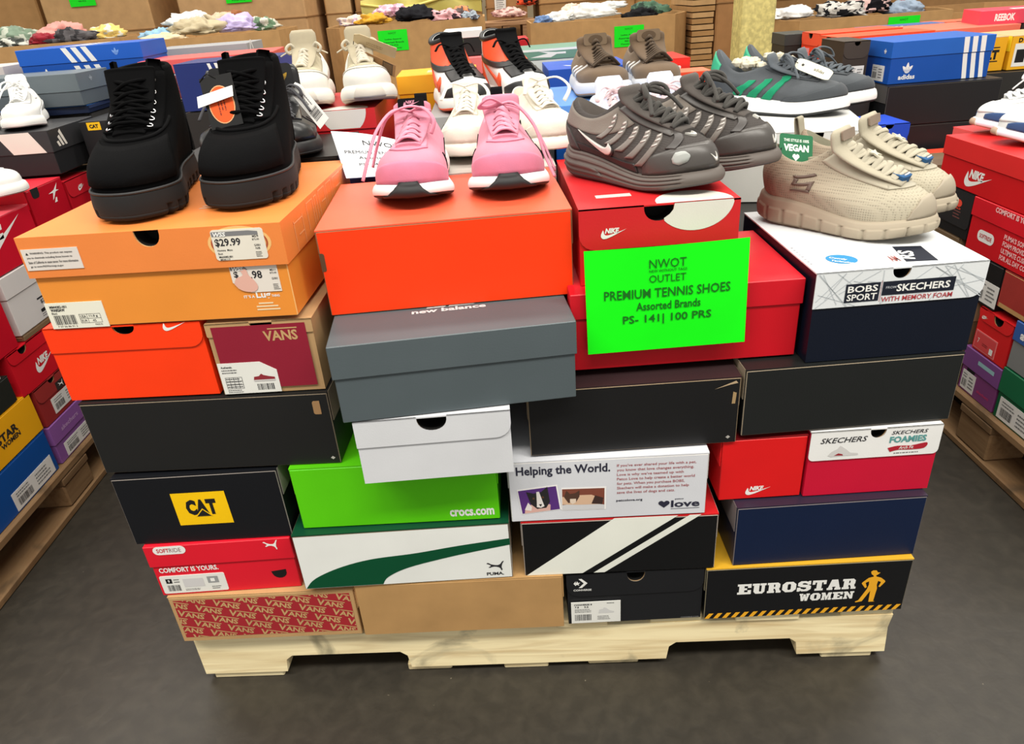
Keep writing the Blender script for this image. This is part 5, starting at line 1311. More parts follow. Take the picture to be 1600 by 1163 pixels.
# row 6
def pr(B):
    F = B.fl; z0 = B.zb
    def warn(s, G):
        s.text(G, 'WARNING: This product can expose', .011, .0215, .058, .0034, K, .0003, .012); s.text(G, 'you to chemicals including those known to', .005, .0155, .062, .0034, K, .0003, .012); s.text(G, 'State of California to cause cancer. For more information', .005, .0095, .068, .0034, K, .0003, .012); s.text(G, 'go to www.P65Warnings.ca.gov', .006, .0035, .045, .0034, K, .0003, .012); s.poly(G, [(.005, .0215), (.009, .0215), (.007, .025)], K, .0003)
    sticker(B, 'lid', F, -.001, .011, .077, .029, warn, (222, 214, 206), 'warning_sticker')
    ov = mat((240, 190, 120), 'card')
    B.lid.poly(F, place(arc(0, 0, .5, 0, 2 * PI, 28)[:-1], .292, .032, .084, .046), ov, .0002)
    for sx in (-1, 1): 
        for rr in (.45, .38): B.lid.poly(F, place([p for p in arc(0, 0, rr, -.8, .8, 10)] + [p for p in arc(0, 0, rr - .03, .8, -.8, 10)], .292, .032, .084 * sx, .046), mat((176, 84, 50), 'card'), .0004)
    def price(s, G):
        s.poly(G, [(.001, .0335), (.062, .0335), (.062, .038), (.05, .0395), (.001, .0395)], mat((124, 124, 126), 'paper'), .0003); s.text(G, 'WSS', .003, .033, .017, .006, W, .0006, .04, .2)
        s.text(G, '$29.99', .003, .019, .034, .0115, K, .0003, .02)
        s.text(G, 'Homme  Mens', .004, .0135, .020, .0028, K, .0003, .01); s.text(G, 'Boot', .004, .009, .006, .0028, K, .0003, .01); s.text(G, 'M6A0082-801', .004, .0045, .018, .0028, K, .0003, .02); s.text(G, 'MDK117', .005, .001, .013, .0025, K, .0003, .01)
        s.text(G, 'M5/9', .054, .030, .008, .003, K, .0003, .01); s.text(G, '$72.00', .053, .026, .009, .0026, K, .0003, .01); s.text(G, 'G/001', .054, .018, .008, .003, K, .0003, .01); s.text(G, 'N/B', .055, .014, .006, .0028, K, .0003, .01); fine(s, G, .054, .0035, .009, .008, 4, 12, (60, 60, 60))
    sticker(B, 'lid', F, .257, .009, .066, .041, price, (228, 222, 208), 'price_sticker', outline=rounded(.257, .010, .326, .051, .004, (1, 1, 1, 1)), label='white price sticker reading $29.99')
    G_ = B.fb
    def price2(s, G):
        s.poly(G, [(.001, .033), (.024, .0335), (.020, .0385), (.001, .0385)], mat((124, 124, 126), 'paper'), .0003); s.text(G, 'WSS', .003, .0325, .016, .0055, W, .0006, .04, .2)
        s.text(G, '.98', .026, .0205, .016, .011, K, .0003, .02)
        s.text(G, '$', .004, .022, .006, .010, K, .0003, .02)
        s.poly(G, spline([(.006, .008), (.012, .004), (.022, .002), (.030, .004), (.033, .010), (.030, .018), (.024, .026), (.022, .034), (.014, .034), (.016, .026), (.006, .022), (.002, .014)], 3), mat((226, 176, 160), 'paper'), .0006)
        s.text(G, 'M5/11', .054, .030, .008, .003, K, .0003, .01); s.text(G, '$72.00', .053, .026, .009, .0026, K, .0003, .01); s.text(G, 'G/001', .054, .018, .008, .003, K, .0003, .01); fine(s, G, .054, .0035, .009, .009, 4, 13, (60, 60, 60))
    sticker(B, 'body', G_, .268, .036, .064, .040, price2, (228, 220, 210), 'price_sticker', outline=[(.268, .052), (.276, .046), (.286, .044), (.290, .037), (.332, .037), (.332, .0755), (.268, .0755)], label='half peeled price sticker ending in .98')
    B.body.text(G_, 'IT', .278, .029, .005, .004, W, .0004, .03); B.body.text(G_, "'S A", .284, .029, .009, .004, W, .0004, .03); B.body.text(G_, 'Lug', .295, .0255, .020, .0125, W, .0004, .03); B.body.text(G_, 'THING', .316, .029, .011, .0035, W, .0004, .03)
    for i, (a, b) in enumerate(((.296, .020), (.292, .030), (.292, .032))): B.body.rect(G_, a, .0195 - i * .0045, b, .0022, mat((240, 214, 170), 'paper'), .0004)
    def lab(s, G):
        s.text(G, 'MM4082-001', .006, .0305, .024, .0038, K, .0003, .02); s.text(G, 'WARSAW', .006, .0255, .020, .0045, K, .0003, .04); s.text(G, 'Black', .006, .0215, .008, .003, K, .0003, .01)
        barcode(s, G, .007, .006, .031, .014, K, 21, .0003); s.text(G, '7 57 56 86 91 2', .008, .002, .028, .0026, K, .0003)
        for y_ in (.007, .0135, .020): s.rect(G, .043, y_, .030, .0004, K, .0003)
        for x_ in (.043, .054, .0728): s.rect(G, x_, .007, .0004, .0134, K, .0003)
        s.text(G, 'USA', .0445, .0148, .008, .004, K, .0003, .01); s.text(G, '11.0 g', .057, .0148, .012, .004, K, .0003, .02); s.text(G, 'EUR', .0445, .0085, .008, .0035, K, .0003); s.text(G, '45', .060, .0085, .005, .0035, K, .0003); s.text(G, 'MADE IN', .062, .003, .010, .0025, K, .0003)
    sticker(B, 'body', G_, -.001, -.001, .081, .038, lab, (232, 230, 214), 'size_label')
    # letters in outline along the right side of the lid
    Rr = B.rl; lc = mat((250, 176, 120), 'card')
    x = .03
    for ch, w_ in (('D', .045), ('I', .014), ('C', .045), ('K', .045), ('I', .014), ('E', .04), ('S', .04)):
        pass
    for (x0, y0, w_, h_) in ((.045, -.002, .040, .042), (.110, .010, .030, .040), (.150, .010, .012, .040), (.175, .010, .035, .042), (.220, .012, .030, .040), (.262, .012, .045, .040), (.320, .012, .034, .040)):
        t_ = .0018
        B.lid.rect(Rr, x0, max(y0, .001), t_, h_, lc); B.lid.rect(Rr, x0 + w_, max(y0, .001), t_, h_, lc); B.lid.rect(Rr, x0, y0 + h_ - .002, w_, t_, lc)
        if w_ > .03: B.lid.rect(Rr, x0 + w_ * .4, y0 + h_ * .5, w_ * .6, t_, lc)
    T = B.tp
    for i in range(3): B.lid.rect(T, .02, .19 + .02 * i, .10, .0035, lc)
    for i in range(4): B.lid.poly(T, [(.205, .09 + .012 * i), (.225, .094 + .012 * i), (.240, .09 + .012 * i), (.240, .093 + .012 * i), (.225, .097 + .012 * i), (.205, .093 + .012 * i)], mat((220, 200, 180), 'card'), .0004)
shoe_box('orange boot box with white price stickers under the black boots', -.631, .942, .7135, -3.5, .346, .37, .131, (236, 146, 56), 'lift', lidcol=(236, 136, 66), lh=.056, hole=(.156, .190, .022), prints=pr, inner=(200, 160, 110), over=.004, edge=(246, 190, 120))
shoe_box('vivid orange shoe box with plain front under the pink shoes', -.249, .953, .6955, 2.1, .346, .265, .124, (252, 62, 10), 'plain', lidcol=(255, 98, 66), edge=(150, 110, 80), prints=lambda B: B.body.slab(B.fb, rounded(-.0005, .066, .006, .092, .003, (0, 1, 1, 0)), mat((96, 70, 50), 'kraft'), -.0002, .0004))  # lighter lid: sheen of the overhead light painted into its colour
def nk_white(B):
    F = B.fl; gy = mat((226, 222, 212), 'card')
    # a pale disc that runs over the flap and on to the top
    a = arc(.157, .122, .066, PI * 1.20, PI * 1.80, 16)
    B.lid.poly(F, [(.1285, .1088), (.208, .1088)] + [(p[0], .1105 + (p[1] - .1105) * .78) for p in arc(.157, .1105, .0525, 0, -PI, 24) if p[1] < .109 and p[0] > .1145] + [(.1145, .0895), (.122, .0945), (.127, .1005)], gy, .0004)
    nike(B.lid, F, .028, .066, .036, W)
    T = B.tp
    B.lid.poly(T, [(.105, .001), (.209, .001)] + arc(.157, .004, .0525, 0, PI, 18)[1:-1], gy, .0004)
    B.lid.rect(T, .03, .05, .05, .016, mat((200, 196, 190), 'card'), .0003)
shoe_box('red shoe box with pale disc on its flap under the charcoal runners', .1065, .957, .7105, 0, .217, .325, .109, (206, 26, 30), 'flap', lidcol=(208, 36, 40), lh=.058, hole=(.087, .128, .023), prints=nk_white, flapcorners=(1, 0, 0, 0))

# neon sign taped to the red box
s = MB(); gm = mat((2, 250, 4), 'paper'); dg = mat((8, 108, 14), 'paper')
rows = []
for j in range(9):
    v = j / 8; row = []
    for i in range(13):
        u = i / 12; row.append((u * .213, -.006 * math.sin(PI * u) * v - .004 * v, .150 * v))
    rows.append(row)
s.grid(rows, gm)
s.grid([[(p[0], p[1] + .0004, p[2]) for p in row] for row in rows], gm, flip=True)
F = front(0, -.0085, 0)
for (tx, x, y, w, h, b) in (('NWOT', .083, .120, .048, .0125, 0), ('NEW WITHOUT TAGS', .083, .1145, .049, .0036, .01), ('OUTLET', .083, .100, .048, .0105, 0), ('PREMIUM TENNIS SHOES', .024, .0785, .166, .0135, .011), ('Assorted Brands', .066, .0605, .085, .0120, .015), ('PS- 141| 100 PRS', .048, .039, .118, .0150, .015)):
    vs, fs, a, bb, c, d = text_geo(tx, b)
    k = s.mi(dg); nv = []
    for v in vs:
        px = x + (v.x - a) * w / (bb - a); pz = y + (v.y - c) * h / (d - c)
        u_s, v_s = px / .213, pz / .150
        nv.append(s.bm.verts.new((px, -.006 * math.sin(PI * u_s) * v_s - .004 * v_s - .0009, pz)))
    for f in fs:
        try: g = s.bm.faces.new([nv[i] for i in f]); g.material_index = k
        except ValueError: pass
so = s.build('paper_sign', None, (.1095, .9125, .6235), (R(-4.5), R(-.9), R(-1.0)))
so.scale = (1.035, 1, 1)
tag(so, 'neon green paper sign reading PREMIUM TENNIS SHOES', 'sign')
# ================================================================ second and third rows of the front pallet
def stack_fill(x0, x1, y0, y1, z0, z1, label, group, col=(40, 38, 36), n=None):
    """boxes buried in a stack: one per layer, copied from the first"""
    n = n or max(1, round((z1 - z0) / .118)); h = (z1 - z0) / n
    b = shoe_box(label, x0, y0, z0, 0, x1 - x0, y1 - y0, h - .0006, col, 'plain', group=group)
    for i in range(1, n):
        c = copy_tree(b.root); c.location.z = z0 + i * h
    return b
FL, FG = 'plain shoe box buried behind the front row, coloured dark for the shade in the gaps', 'buried boxes of the front stack'  # near-black colour paints the shade in gaps between the front boxes
Z0 = .122
for (a, b, c, d, zt, n) in ((-.605, -.285, 1.345, 1.60, .844, 6), (-.278, -.136, 1.345, 1.60, .69, 5), (-.130, .178, 1.345, 1.57, .71, 5), (-.130, .126, 1.578, 1.865, .74, 5), (.186, .398, 1.345, 1.575, .80, 6),
                        (.405, .615, 1.30, 1.49, .66, 5), (.405, .615, 1.50, 1.84, .661, 5), (-.605, -.245, 1.62, 1.95, .775, 6), (-.222, -.03, 1.88, 2.03, .80, 6), (-.025, .125, 1.88, 2.03, .765, 6), (.131, .398, 1.585, 1.90, .745, 5)):
    stack_fill(a, b, c, d, Z0, zt, FL, FG, n=n)
PB = lambda part, F, *a: part.poly(F, *a)
# boxes that show
shoe_box('navy blue shoe box beside the orange boot box, behind the white paper sheet', -.278, 1.345, .692, 0, .142, .25, .110, (34, 40, 74), 'lift', lidcol=(52, 70, 140), lh=.035)
shoe_box('red shoe box with pale disc holding the beige puffy trainers', -.470, 1.62, .777, -2, .222, .325, .110, (196, 28, 36), 'lift', lidcol=(206, 44, 48), lh=.04, hole=(.095, .134, .022), prints=lambda B: (B.lid.poly(B.fl, [(.108, .0395), (.206, .0395)] + [(p[0], p[1]) for p in arc(.157, .0395, .049, 0, -PI, 18) if p[1] > .001][1:-1], mat((222, 216, 210), 'card'), .0004), B.lid.poly(B.tp, [(.105, .001), (.209, .001)] + arc(.157, .004, .0525, 0, PI, 18)[1:-1], mat((226, 222, 212), 'card'), .0004)))
shoe_box('shoe box with cream top under the cream runners, behind the pink shoes', -.130, 1.236, .711, 0, .228, .335, .110, (206, 200, 190), 'lift', lidcol=(212, 206, 196), lh=.04)
shoe_box('dark grey shoe box under the orange and black high tops', -.130, 1.578, .741, 0, .256, .285, .122, (66, 66, 68), 'lift', lidcol=(150, 150, 150), lh=.04)
shoe_box('yellow shoe box between the beige trainers and the high tops', -.222, 1.885, .801, 1, .19, .16, .118, (232, 164, 20), 'lift', lidcol=(240, 176, 40), lh=.042, prints=lambda B: B.lid.rect(B.tp, .07, .04, .05, .06, mat((240, 214, 150), 'card'), .0003))
shoe_box('lime green shoe box peeking out right of the high tops', -.022, 1.885, .768, 0, .148, .17, .115, (104, 196, 24), 'plain', lidcol=(128, 218, 60))
shoe_box('bright blue shoe box under the brown suede trainers', .131, 1.585, .746, 0, .275, .315, .120, (18, 84, 172), 'lift', lidcol=(92, 146, 222), lh=.046)
def pr(B):
    B.body.text(B.tp, 'BOX', .02, .06, .001, .001, W)
def pr(B):
    B.lid.text(B.tp, 'New Balance', .02, .24, .10, .010, K, .0004, .03); B.lid.poly(B.tp, [(.13, .235), (.20, .235), (.22, .242), (.21, .250), (.15, .252)], K, .0004)
shoe_box('pale grey shoe box with finger hole holding the slate and green trainers', .440, 1.50, .662, -14, .30, .34, .138, (206, 206, 200), 'flap', lidcol=(232, 232, 228), lh=.05, hole=(.170, .212, .024), prints=pr, flapcorners=(0, 0, 0, 0))
# white flyer lying behind the boot box
s = MB(); pm = mat((226, 230, 234), 'paper')
PC = [Vector(p) for p in ((-.252, 1.232, .826), (-.106, 1.232, .824), (-.140, 1.385, .842), (-.288, 1.345, .886))]
def sheet(u, v, o=0.0):
    p = PC[0] * (1 - u) * (1 - v) + PC[1] * u * (1 - v) + PC[2] * u * v + PC[3] * (1 - u) * v
    return p + Vector((0, -.2 * o, o + .006 * math.sin(PI * u) * v))
s.grid([[sheet(i / 10, j / 8, .0004) for i in range(11)] for j in range(9)], pm); s.grid([[sheet(i / 10, j / 8) for i in range(11)] for j in range(9)], pm, flip=True)
for (tx, x, y, w, h) in (('NWOT', .32, .70, .42, .12), ('PREMIUM TENNIS SHOES', .08, .50, .84, .07), ('Assorted Brands', .22, .38, .56, .06), ('PS- 141| 100 PRS', .2, .22, .6, .07)):
    vs, fs, a, bb, c, d = text_geo(tx, .0); k = s.mi(K)
    nv = [s.bm.verts.new(sheet(x + (v.x - a) * w / (bb - a), y + (v.y - c) * h / (d - c), .0012)) for v in vs]
    for f in fs:
        try: g = s.bm.faces.new([nv[i] for i in f]); g.material_index = k
        except ValueError: pass
o = s.build('paper_sheet')
tag(o, 'white printed paper sheet propped behind the orange boot box', 'paper sheet')

# ================================================================ shoes on the front stack
make_shoe('boot', 'black lace-up ankle boot, left of the pair, without a tag', (-.535, 1.266, .8455), -82, BOOT_S, 1, 'black boots')
BT = dict(BOOT_S)
def boot_tag(t, q, fin, side, P):
    BOOT_S['extra'](t, q, fin, side, P)
    def pr(mb, F, w, h):
        mb.poly(F, place(arc(0, 0, .5, 0, 2 * PI, 28)[:-1], w * .56, h * .5, w * .74, h * .80), mat((232, 170, 120), 'paper'), .0003)
        mb.poly(F, place(arc(0, 0, .5, 0, 2 * PI, 28)[:-1], w * .56, h * .5, w * .70, h * .74), mat((226, 86, 30), 'paper'), .0005)
        scribble(mb, F, w * .30, h * .36, w * .5, h * .28, mat((120, 44, 24), 'paper'), 3, 4, .0007)
    hang_tag(lambda q: Vector((.190, .046, .160)), [(0, 0), (1, 0), (1, 1), (0, 1)], (.070, .046), (16, 16, 17), (.32, .10, -.92), (.05, 1, .16), 'hang_tag', pr, label='black card tag with an orange oval')(t, q, fin, side, P)
    mb = MB()
    c = [(.203, .000, .150), (.199, .052, .138), (.206, .052, .124), (.210, .000, .137)]
    if True:
        sy = side
        g = [Vector((x, y * 1, z)) for x, y, z in c]
        if side < 0: g = [Vector((p.x, -p.y, p.z)) for p in g]
        n = (g[1] - g[0]).cross(g[2] - g[0]).normalized() * .0006
        mb.grid([[p + n for p in (g[0], g[1])], [p + n for p in (g[3], g[2])]], mat((236, 236, 234), 'paper')); mb.grid([[p - n for p in (g[0], g[1])], [p - n for p in (g[3], g[2])]], mat((236, 236, 234), 'paper'))
    o = mb.build('paper_band', t)
BT['extra'] = boot_tag
make_shoe('boot', 'black lace-up ankle boot with orange oval hang tag', (-.372, 1.292, .8455), -86, BT, -1, 'black boots')
make_shoe('running_shoe', 'pink running shoe with black logo label on its tongue', (-.118, 1.297, .8205), -92, pink_style(True, [[(0, 0, 0), (-.025, .012, .004), (-.050, .03, -.02), (-.064, .055, -.055), (-.075, .065, -.085)], [(.03, .004, .0), (.0, .02, .010), (-.035, .012, -.006), (-.056, .010, -.045), (-.066, .02, -.075)], [(0, 0, 0), (.02, .012, .006), (.036, .02, -.012), (.030, .026, -.03)]]), 1, 'pink running shoes')
make_shoe('running_shoe', 'pink running shoe with laces tied, right of the labelled one', (.010, 1.305, .8205), -88, pink_style(False, [[(0, 0, 0), (-.018, .012, .010), (-.034, .008, .0), (-.022, -.004, -.004), (0, 0, 0)], [(0, 0, 0), (.02, .006, .0), (.046, .02, -.03), (.060, .035, -.075), (.072, .05, -.105)], [(.004, 0, 0), (.03, .01, -.01), (.056, .01, -.05), (.075, .03, -.10)]]), -1, 'pink running shoes')
make_shoe('running_shoe', 'cream running shoe standing between the two pink shoes', (-.042, 1.566, .8225), -92, CREAM_S, 1, 'cream running shoes')
make_shoe('running_shoe', 'cream running shoe half hidden behind the right pink shoe', (.055, 1.562, .8225), -77, CREAM_S, -1, 'cream running shoes')
make_shoe('high_top', 'orange and black high top with white toe, left of the pair', (-.105, 1.858, .8645), -76, HIGH_S, 1, 'high tops')
make_shoe('high_top', 'orange and black high top with white toe, right of the pair', (.008, 1.858, .8645), -72, HIGH_S, -1, 'high tops')
make_shoe('trainer', 'beige and white puffy trainer without tag, left of the pair', (-.415, 1.905, .889), -86, beige_style(False), 1, 'beige trainers')
make_shoe('trainer', 'beige and white puffy trainer with tan card tag hanging over its side', (-.310, 1.900, .889), -78, beige_style(True), -1, 'beige trainers')
make_shoe('shell_toe_trainer', 'shiny black trainer with gold leaf mark and white ticket, right of the boots', (-.408, 1.590, .846), -80, SHELL_T, -1, 'shiny black trainers')
make_shoe('shell_toe_trainer', 'shiny black trainer standing behind and between the two black boots', (-.520, 1.590, .846), -80, SHELL_S, 1, 'shiny black trainers')
make_shoe('running_shoe', 'charcoal running shoe with silver tick on the red disc box, nearer one', (.126, 1.190, .8205), -49, GNIKE_S, 1, 'charcoal running shoes')
make_shoe('running_shoe', 'charcoal running shoe partly behind its twin, toe over the box edge', (.222, 1.262, .8205), -42, GNIKE_S, -1, 'charcoal running shoes')
make_shoe('trainer', 'brown padded trainer with white stripes, left of the pair', (.226, 1.895, .867), -84, BROWN_S, 1, 'brown trainers')
make_shoe('trainer', 'brown padded trainer with white stripes, right of the pair', (.350, 1.898, .867), -86, BROWN_S, -1, 'brown trainers')
make_shoe('trainer', 'pale lilac and pink trainer in front of the left brown one', (.212, 1.563, .801), -85, LILAC_S, 1, 'lilac trainers')
make_shoe('trainer', 'pale lilac and pink trainer in front of the right brown one', (.300, 1.570, .801), -80, LILAC_S, -1, 'lilac trainers')
make_shoe('trainer', 'slate grey trainer with green stripes and cream oval tag', (.520, 1.790, .801), -38, slate_style(True), 1, 'slate trainers')
make_shoe('trainer', 'slate grey trainer hidden behind its green striped twin', (.614, 1.862, .801), -38, slate_style(False), -1, 'slate trainers')
make_shoe('trainer', 'taupe knitted trainer with green vegan tag, nearer of the pair', (.437, 1.178, .7245), -45, bobs_style(True), 1, 'taupe trainers')
make_shoe('trainer', 'taupe knitted trainer without tag, behind its twin', (.521, 1.272, .7245), -45, bobs_style(False), -1, 'taupe trainers')
# ================================================================ pallets along the left and right aisles
block_pallet('worn wooden pallet under the left aisle stack', -1.118, .93, 90, 1.22, 1.02, .121, (134, 104, 70))
block_pallet('worn wooden pallet under the right aisle stack', 1.098, 2.05, -90, 1.22, 1.02, .135, (136, 106, 72))
XL, XR = -1.13, 1.11
def lbox(label, y0, y1, z0, z1, col, **k):
    """box on the left stack with its front to the aisle"""
    d = k.pop('d', .33); x = k.pop('x', XL); yw = k.pop('yaw', 0)
    return shoe_box(label, x, y0, z0, 90 + yw, y1 - y0, d, z1 - z0 - .0008, col, **k)
def rbox(label, y0, y1, z0, z1, col, **k):
    d = k.pop('d', .33); x = k.pop('x', XR); yw = k.pop('yaw', 0)
    return shoe_box(label, x, y1, z0, -90 + yw, y1 - y0, d, z1 - z0 - .0008, col, **k)
def size_label(B, part, F, x, y, w, h, seed=1):
    def f(s, G):
        barcode(s, G, w * .08, h * .15, w * .35, h * .4, K, seed, .0003); fine(s, G, w * .08, h * .62, w * .4, h * .28, 2, seed); fine(s, G, w * .55, h * .15, w * .38, h * .7, 4, seed + 1)
    sticker(B, part, F, x, y, w, h, f, (222, 220, 216), 'size_label')
FLL, FLG = 'plain brown shoe box buried in the left aisle stack', 'buried boxes of the left stack'
FRL, FRG = 'plain brown shoe box buried in the right aisle stack', 'buried boxes of the right stack'
# left, aisle face from the pallet up
lbox('bright blue shoe box with size label on the left pallet', 1.170, 1.505, .122, .232, (10, 74, 150), prints=lambda B: size_label(B, 'body', B.fb, .16, .004, .16, .045, 3))
def pr(B):
    bk = mat((40, 36, 30), 'paper'); B.body.text(B.fb, 'EUROSTAR', .10, .046, .16, .020, bk, .0005, .04); B.body.text(B.fb, 'WOMEN', .19, .032, .07, .012, bk, .0005, .04)
lbox('yellow shoe box with black lettering, left stack second layer', 1.175, 1.510, .234, .334, (236, 170, 20), style='plain', prints=pr)
lbox('black shoe box above the yellow one in the left stack', 1.16, 1.47, .336, .400, (34, 36, 32))
lbox('white topped shoe box with black mark, left stack at the frame edge', 1.10, 1.45, .402, .430, (206, 204, 200), prints=lambda B: B.body.rect(B.fb, .28, .006, .02, .014, BK))
lbox('deep red shoe box at the left frame edge, left of the white one', 1.13, 1.545, .4375, .592, (190, 14, 36), d=.33)
lbox('purple shoe box with white size label on the left pallet', 1.522, 1.70, .122, .226, (132, 84, 150), style='lift', lidcol=(140, 88, 158), lh=.05, prints=lambda B: (size_label(B, 'body', B.fb, .03, .004, .14, .036, 6), B.lid.text(B.fl, 'skechers', .04, .018, .08, .012, mat((190, 150, 200), 'paper'), .0005, .02)))
def pr(B):
    size_label(B, 'body', B.fb, .045, .010, .115, .040, 7); B.lid.rect(B.fl, .08, .055, .045, .022, mat((50, 40, 38), 'paper')); B.lid.poly(B.fl, place(CATJUMP, .09, .058, .022, .016), W, .0009)
lbox('brick red shoe box with white size label, left stack second layer', 1.525, 1.71, .228, .326, (150, 44, 44), style='flap', lidcol=(156, 50, 48), lh=.04, hole=(.06, .09, .014), prints=pr)
lbox('red shoe box with white tick mark at mid height of the left stack', 1.49, 1.70, .328, .436, (206, 22, 38), style='flap', lh=.03, hole=(.04, .075, .018), prints=lambda B: nike(B.body, B.fb, .075, .022, .085, W))
def pr(B):
    B.body.rect(B.fb, .10, .05, .05, .004, K); B.body.text(B.fb, '$25', .11, .036, .024, .011, K, .0005, .02); B.body.rect(B.fb, .10, .018, .035, .008, BK); fine(B.body, B.fb, .10, .006, .05, .01, 2, 5)
lbox('pale grey shoe box with small print, left stack beside the orange boot box', 1.565, 1.73, .452, .592, (206, 202, 200), style='lift', lh=.05, prints=pr)
def pr(B): nike(B.body, B.fb, .05, .016, .25, W)
lbox('red shoe box with very large white tick mark, upper left stack', 1.42, 1.765, .594, .712, (200, 18, 42), style='plain', lidcol=(226, 92, 104), prints=pr)
def pr(B):
    F = B.fb
    vec = [(0, .5), (.55, .62), (1, 1), (.75, .58), (1, .5), (.66, .47), (.36, .1), (.22, 0), (.42, .46)]
    B.body.poly(F, place(vec, .235, .075, .045, .04), W, .0005); B.body.poly(F, place([(.3, 0), (.5, .3), (.62, .3), (.55, 0)], .235, .065, .045, .04), W, .0005)
    size_label(B, 'body', F, .05, .05, .11, .05, 9)
lbox('dark red shoe box with crossed white logo and white label, upper left stack', 1.775, 1.935, .640, .738, (184, 12, 34), style='plain', lidcol=(214, 40, 56), prints=lambda B: (B.body.poly(B.fb, place([(0, .5), (.55, .62), (1, 1), (.75, .58), (1, .5), (.66, .47), (.36, .1), (.22, 0), (.42, .46)], .085, .052, .050, .036), W, .0005), B.body.poly(B.fb, place([(.3, 0), (.5, .3), (.62, .3), (.55, 0)], .085, .045, .05, .036), W, .0005), B.body.slab(B.fb, rounded(.018, .073, .05, .097, .01, (1, 1, 0, 0)), BK, -.001, .0004)))
lbox('small red shoe box with tiny white logo behind the crossed logo box', 1.945, 2.07, .640, .722, (186, 18, 34), style='flap', lidcol=(200, 30, 44), lh=.045, flapcorners=(1, 0, 0, 0), prints=lambda B: nike(B.lid, B.fl, .05, .045, .035, W))
# filling
for (y0, y1, z0, z1) in ((1.775, 2.07, .122, .638), (2.08, 2.19, .122, .722)):
    n = round((z1 - z0) / .115); h = (z1 - z0) / n
    b = lbox(FLL, y0, y1, z0, z0 + h, (120, 96, 70), group=FLG)
    for i in range(1, n):
        c = copy_tree(b.root); c.location.z = z0 + i * h
b = lbox(FLL, 1.57, 1.70, .4365, .4515, (120, 96, 70), group=FLG)
# black box with white bands: its long side faces the front
def pr(B):
    wt = mat((222, 216, 206), 'card')
    for x0 in (.04, .205): B.lid.poly(B.fl, [(x0 + .03, .001), (x0 + .115, .001), (x0 + .085, .053), (x0, .053)], wt, .0004)
    for i in range(3):
        hh = (.014, .027, .040)[i]
        x = .030 + .016 * i
        B.lid.poly(B.rl, [(x, .010), (x + .010, .010), (x + .010 - hh * .42, .010 + hh), (x - hh * .42, .010 + hh * .86)], wt, .0005)
shoe_box('black shoe box with broad white bands on its lid, top of the left stack', -1.465, 1.946, .741, 0, .335, .235, .110, (34, 34, 36), 'lift', lidcol=(48, 48, 50), lh=.055, prints=pr)
shoe_box('thin blue and black shoe box between the white banded and slate grey boxes', -1.50, 2.25, .852, 0, .335, .18, .022, (24, 34, 60), 'plain', lidcol=(40, 100, 170))
def pr(B):
    g = mat((150, 158, 164), 'card'); trefoil(B.lid, B.rl, .07, .022, .016, g, B.lm, .0004)
shoe_box('slate grey shoe box with small pale logo, behind the white court shoe', -1.510, 2.255, .875, -3, .345, .17, .086, (86, 94, 100), 'lift', lidcol=(100, 110, 116), lh=.048, prints=pr)
shoe_box('black shoe box with small yellow label behind the left boot', -1.105, 2.06, .742, 0, .14, .24, .108, (28, 28, 30), 'plain', prints=lambda B: (B.body.rect(B.fb, .02, .086, .036, .020, mat((244, 190, 20), 'card')), B.body.text(B.fb, 'CAT', .026, .091, .024, .010, BK, .0008, .05)))
# right, aisle face
rbox('dark green shoe box with white size label on the right pallet', 1.20, 1.405, .136, .262, (0, 88, 52), style='lift', lidcol=(20, 104, 66), lh=.06, prints=lambda B: size_label(B, 'body', B.fb, .012, .004, .115, .052, 11))
rbox('grey shoe box with blue lid, right stack above the green one', 1.17, 1.405, .264, .376, (128, 130, 130), style='lift', lidcol=(52, 92, 164), lh=.045, prints=lambda B: B.lid.text(B.fl, 'adidas', .02, .01, .07, .020, W, .0005, .04))
rbox('kraft edged brick red shoe box on the right stack', 1.17, 1.485, .378, .464, (160, 52, 46), style='plain', kind='kraft', edge=(190, 150, 100), prints=lambda B: B.body.rect(B.fb, .006, .001, .30, .010, mat((190, 146, 94), 'kraft')))
rbox('purple shoe box with white size label on the right pallet', 1.412, 1.545, .136, .250, (128, 62, 120), style='lift', lidcol=(124, 72, 136), lh=.05, prints=lambda B: (size_label(B, 'body', B.fb, .008, .005, .05, .048, 13), B.body.rect(B.fb, .02, .054, .03, .012, BK), B.lid.rect(B.fl, .055, .024, .06, .010, mat((150, 190, 196), 'paper')), B.body.text(B.fb, 'skechers', .07, .02, .045, .008, mat((200, 60, 110), 'paper'), .0005, .02)))
rbox('red shoe box with finger hole and pink label, lower right stack', 1.412, 1.53, .252, .358, (216, 30, 34), style='flap', lidcol=(222, 34, 38), lh=.03, hole=(.05, .085, .022), prints=lambda B: (sticker(B, 'body', B.fb, .004, .004, .078, .045, lambda s, G: (s.rect(G, .003, .003, .072, .039, mat((214, 70, 72), 'paper'), .0003), s.text(G, '7', .012, .016, .006, .012, W, .0006), fine(s, G, .03, .014, .025, .008, 2, 4, (240, 190, 190)), s.rect(G, .058, .006, .012, .014, W, .0006)), (226, 120, 120), 'size_label'), nike(B.lid, B.fl, .012, .080, .022, W)))
rbox('black shoe box with white label low on the right stack', 1.492, 1.643, .360, .465, (26, 26, 28), style='plain', prints=lambda B: size_label(B, 'body', B.fb, .07, .006, .085, .052, 15))
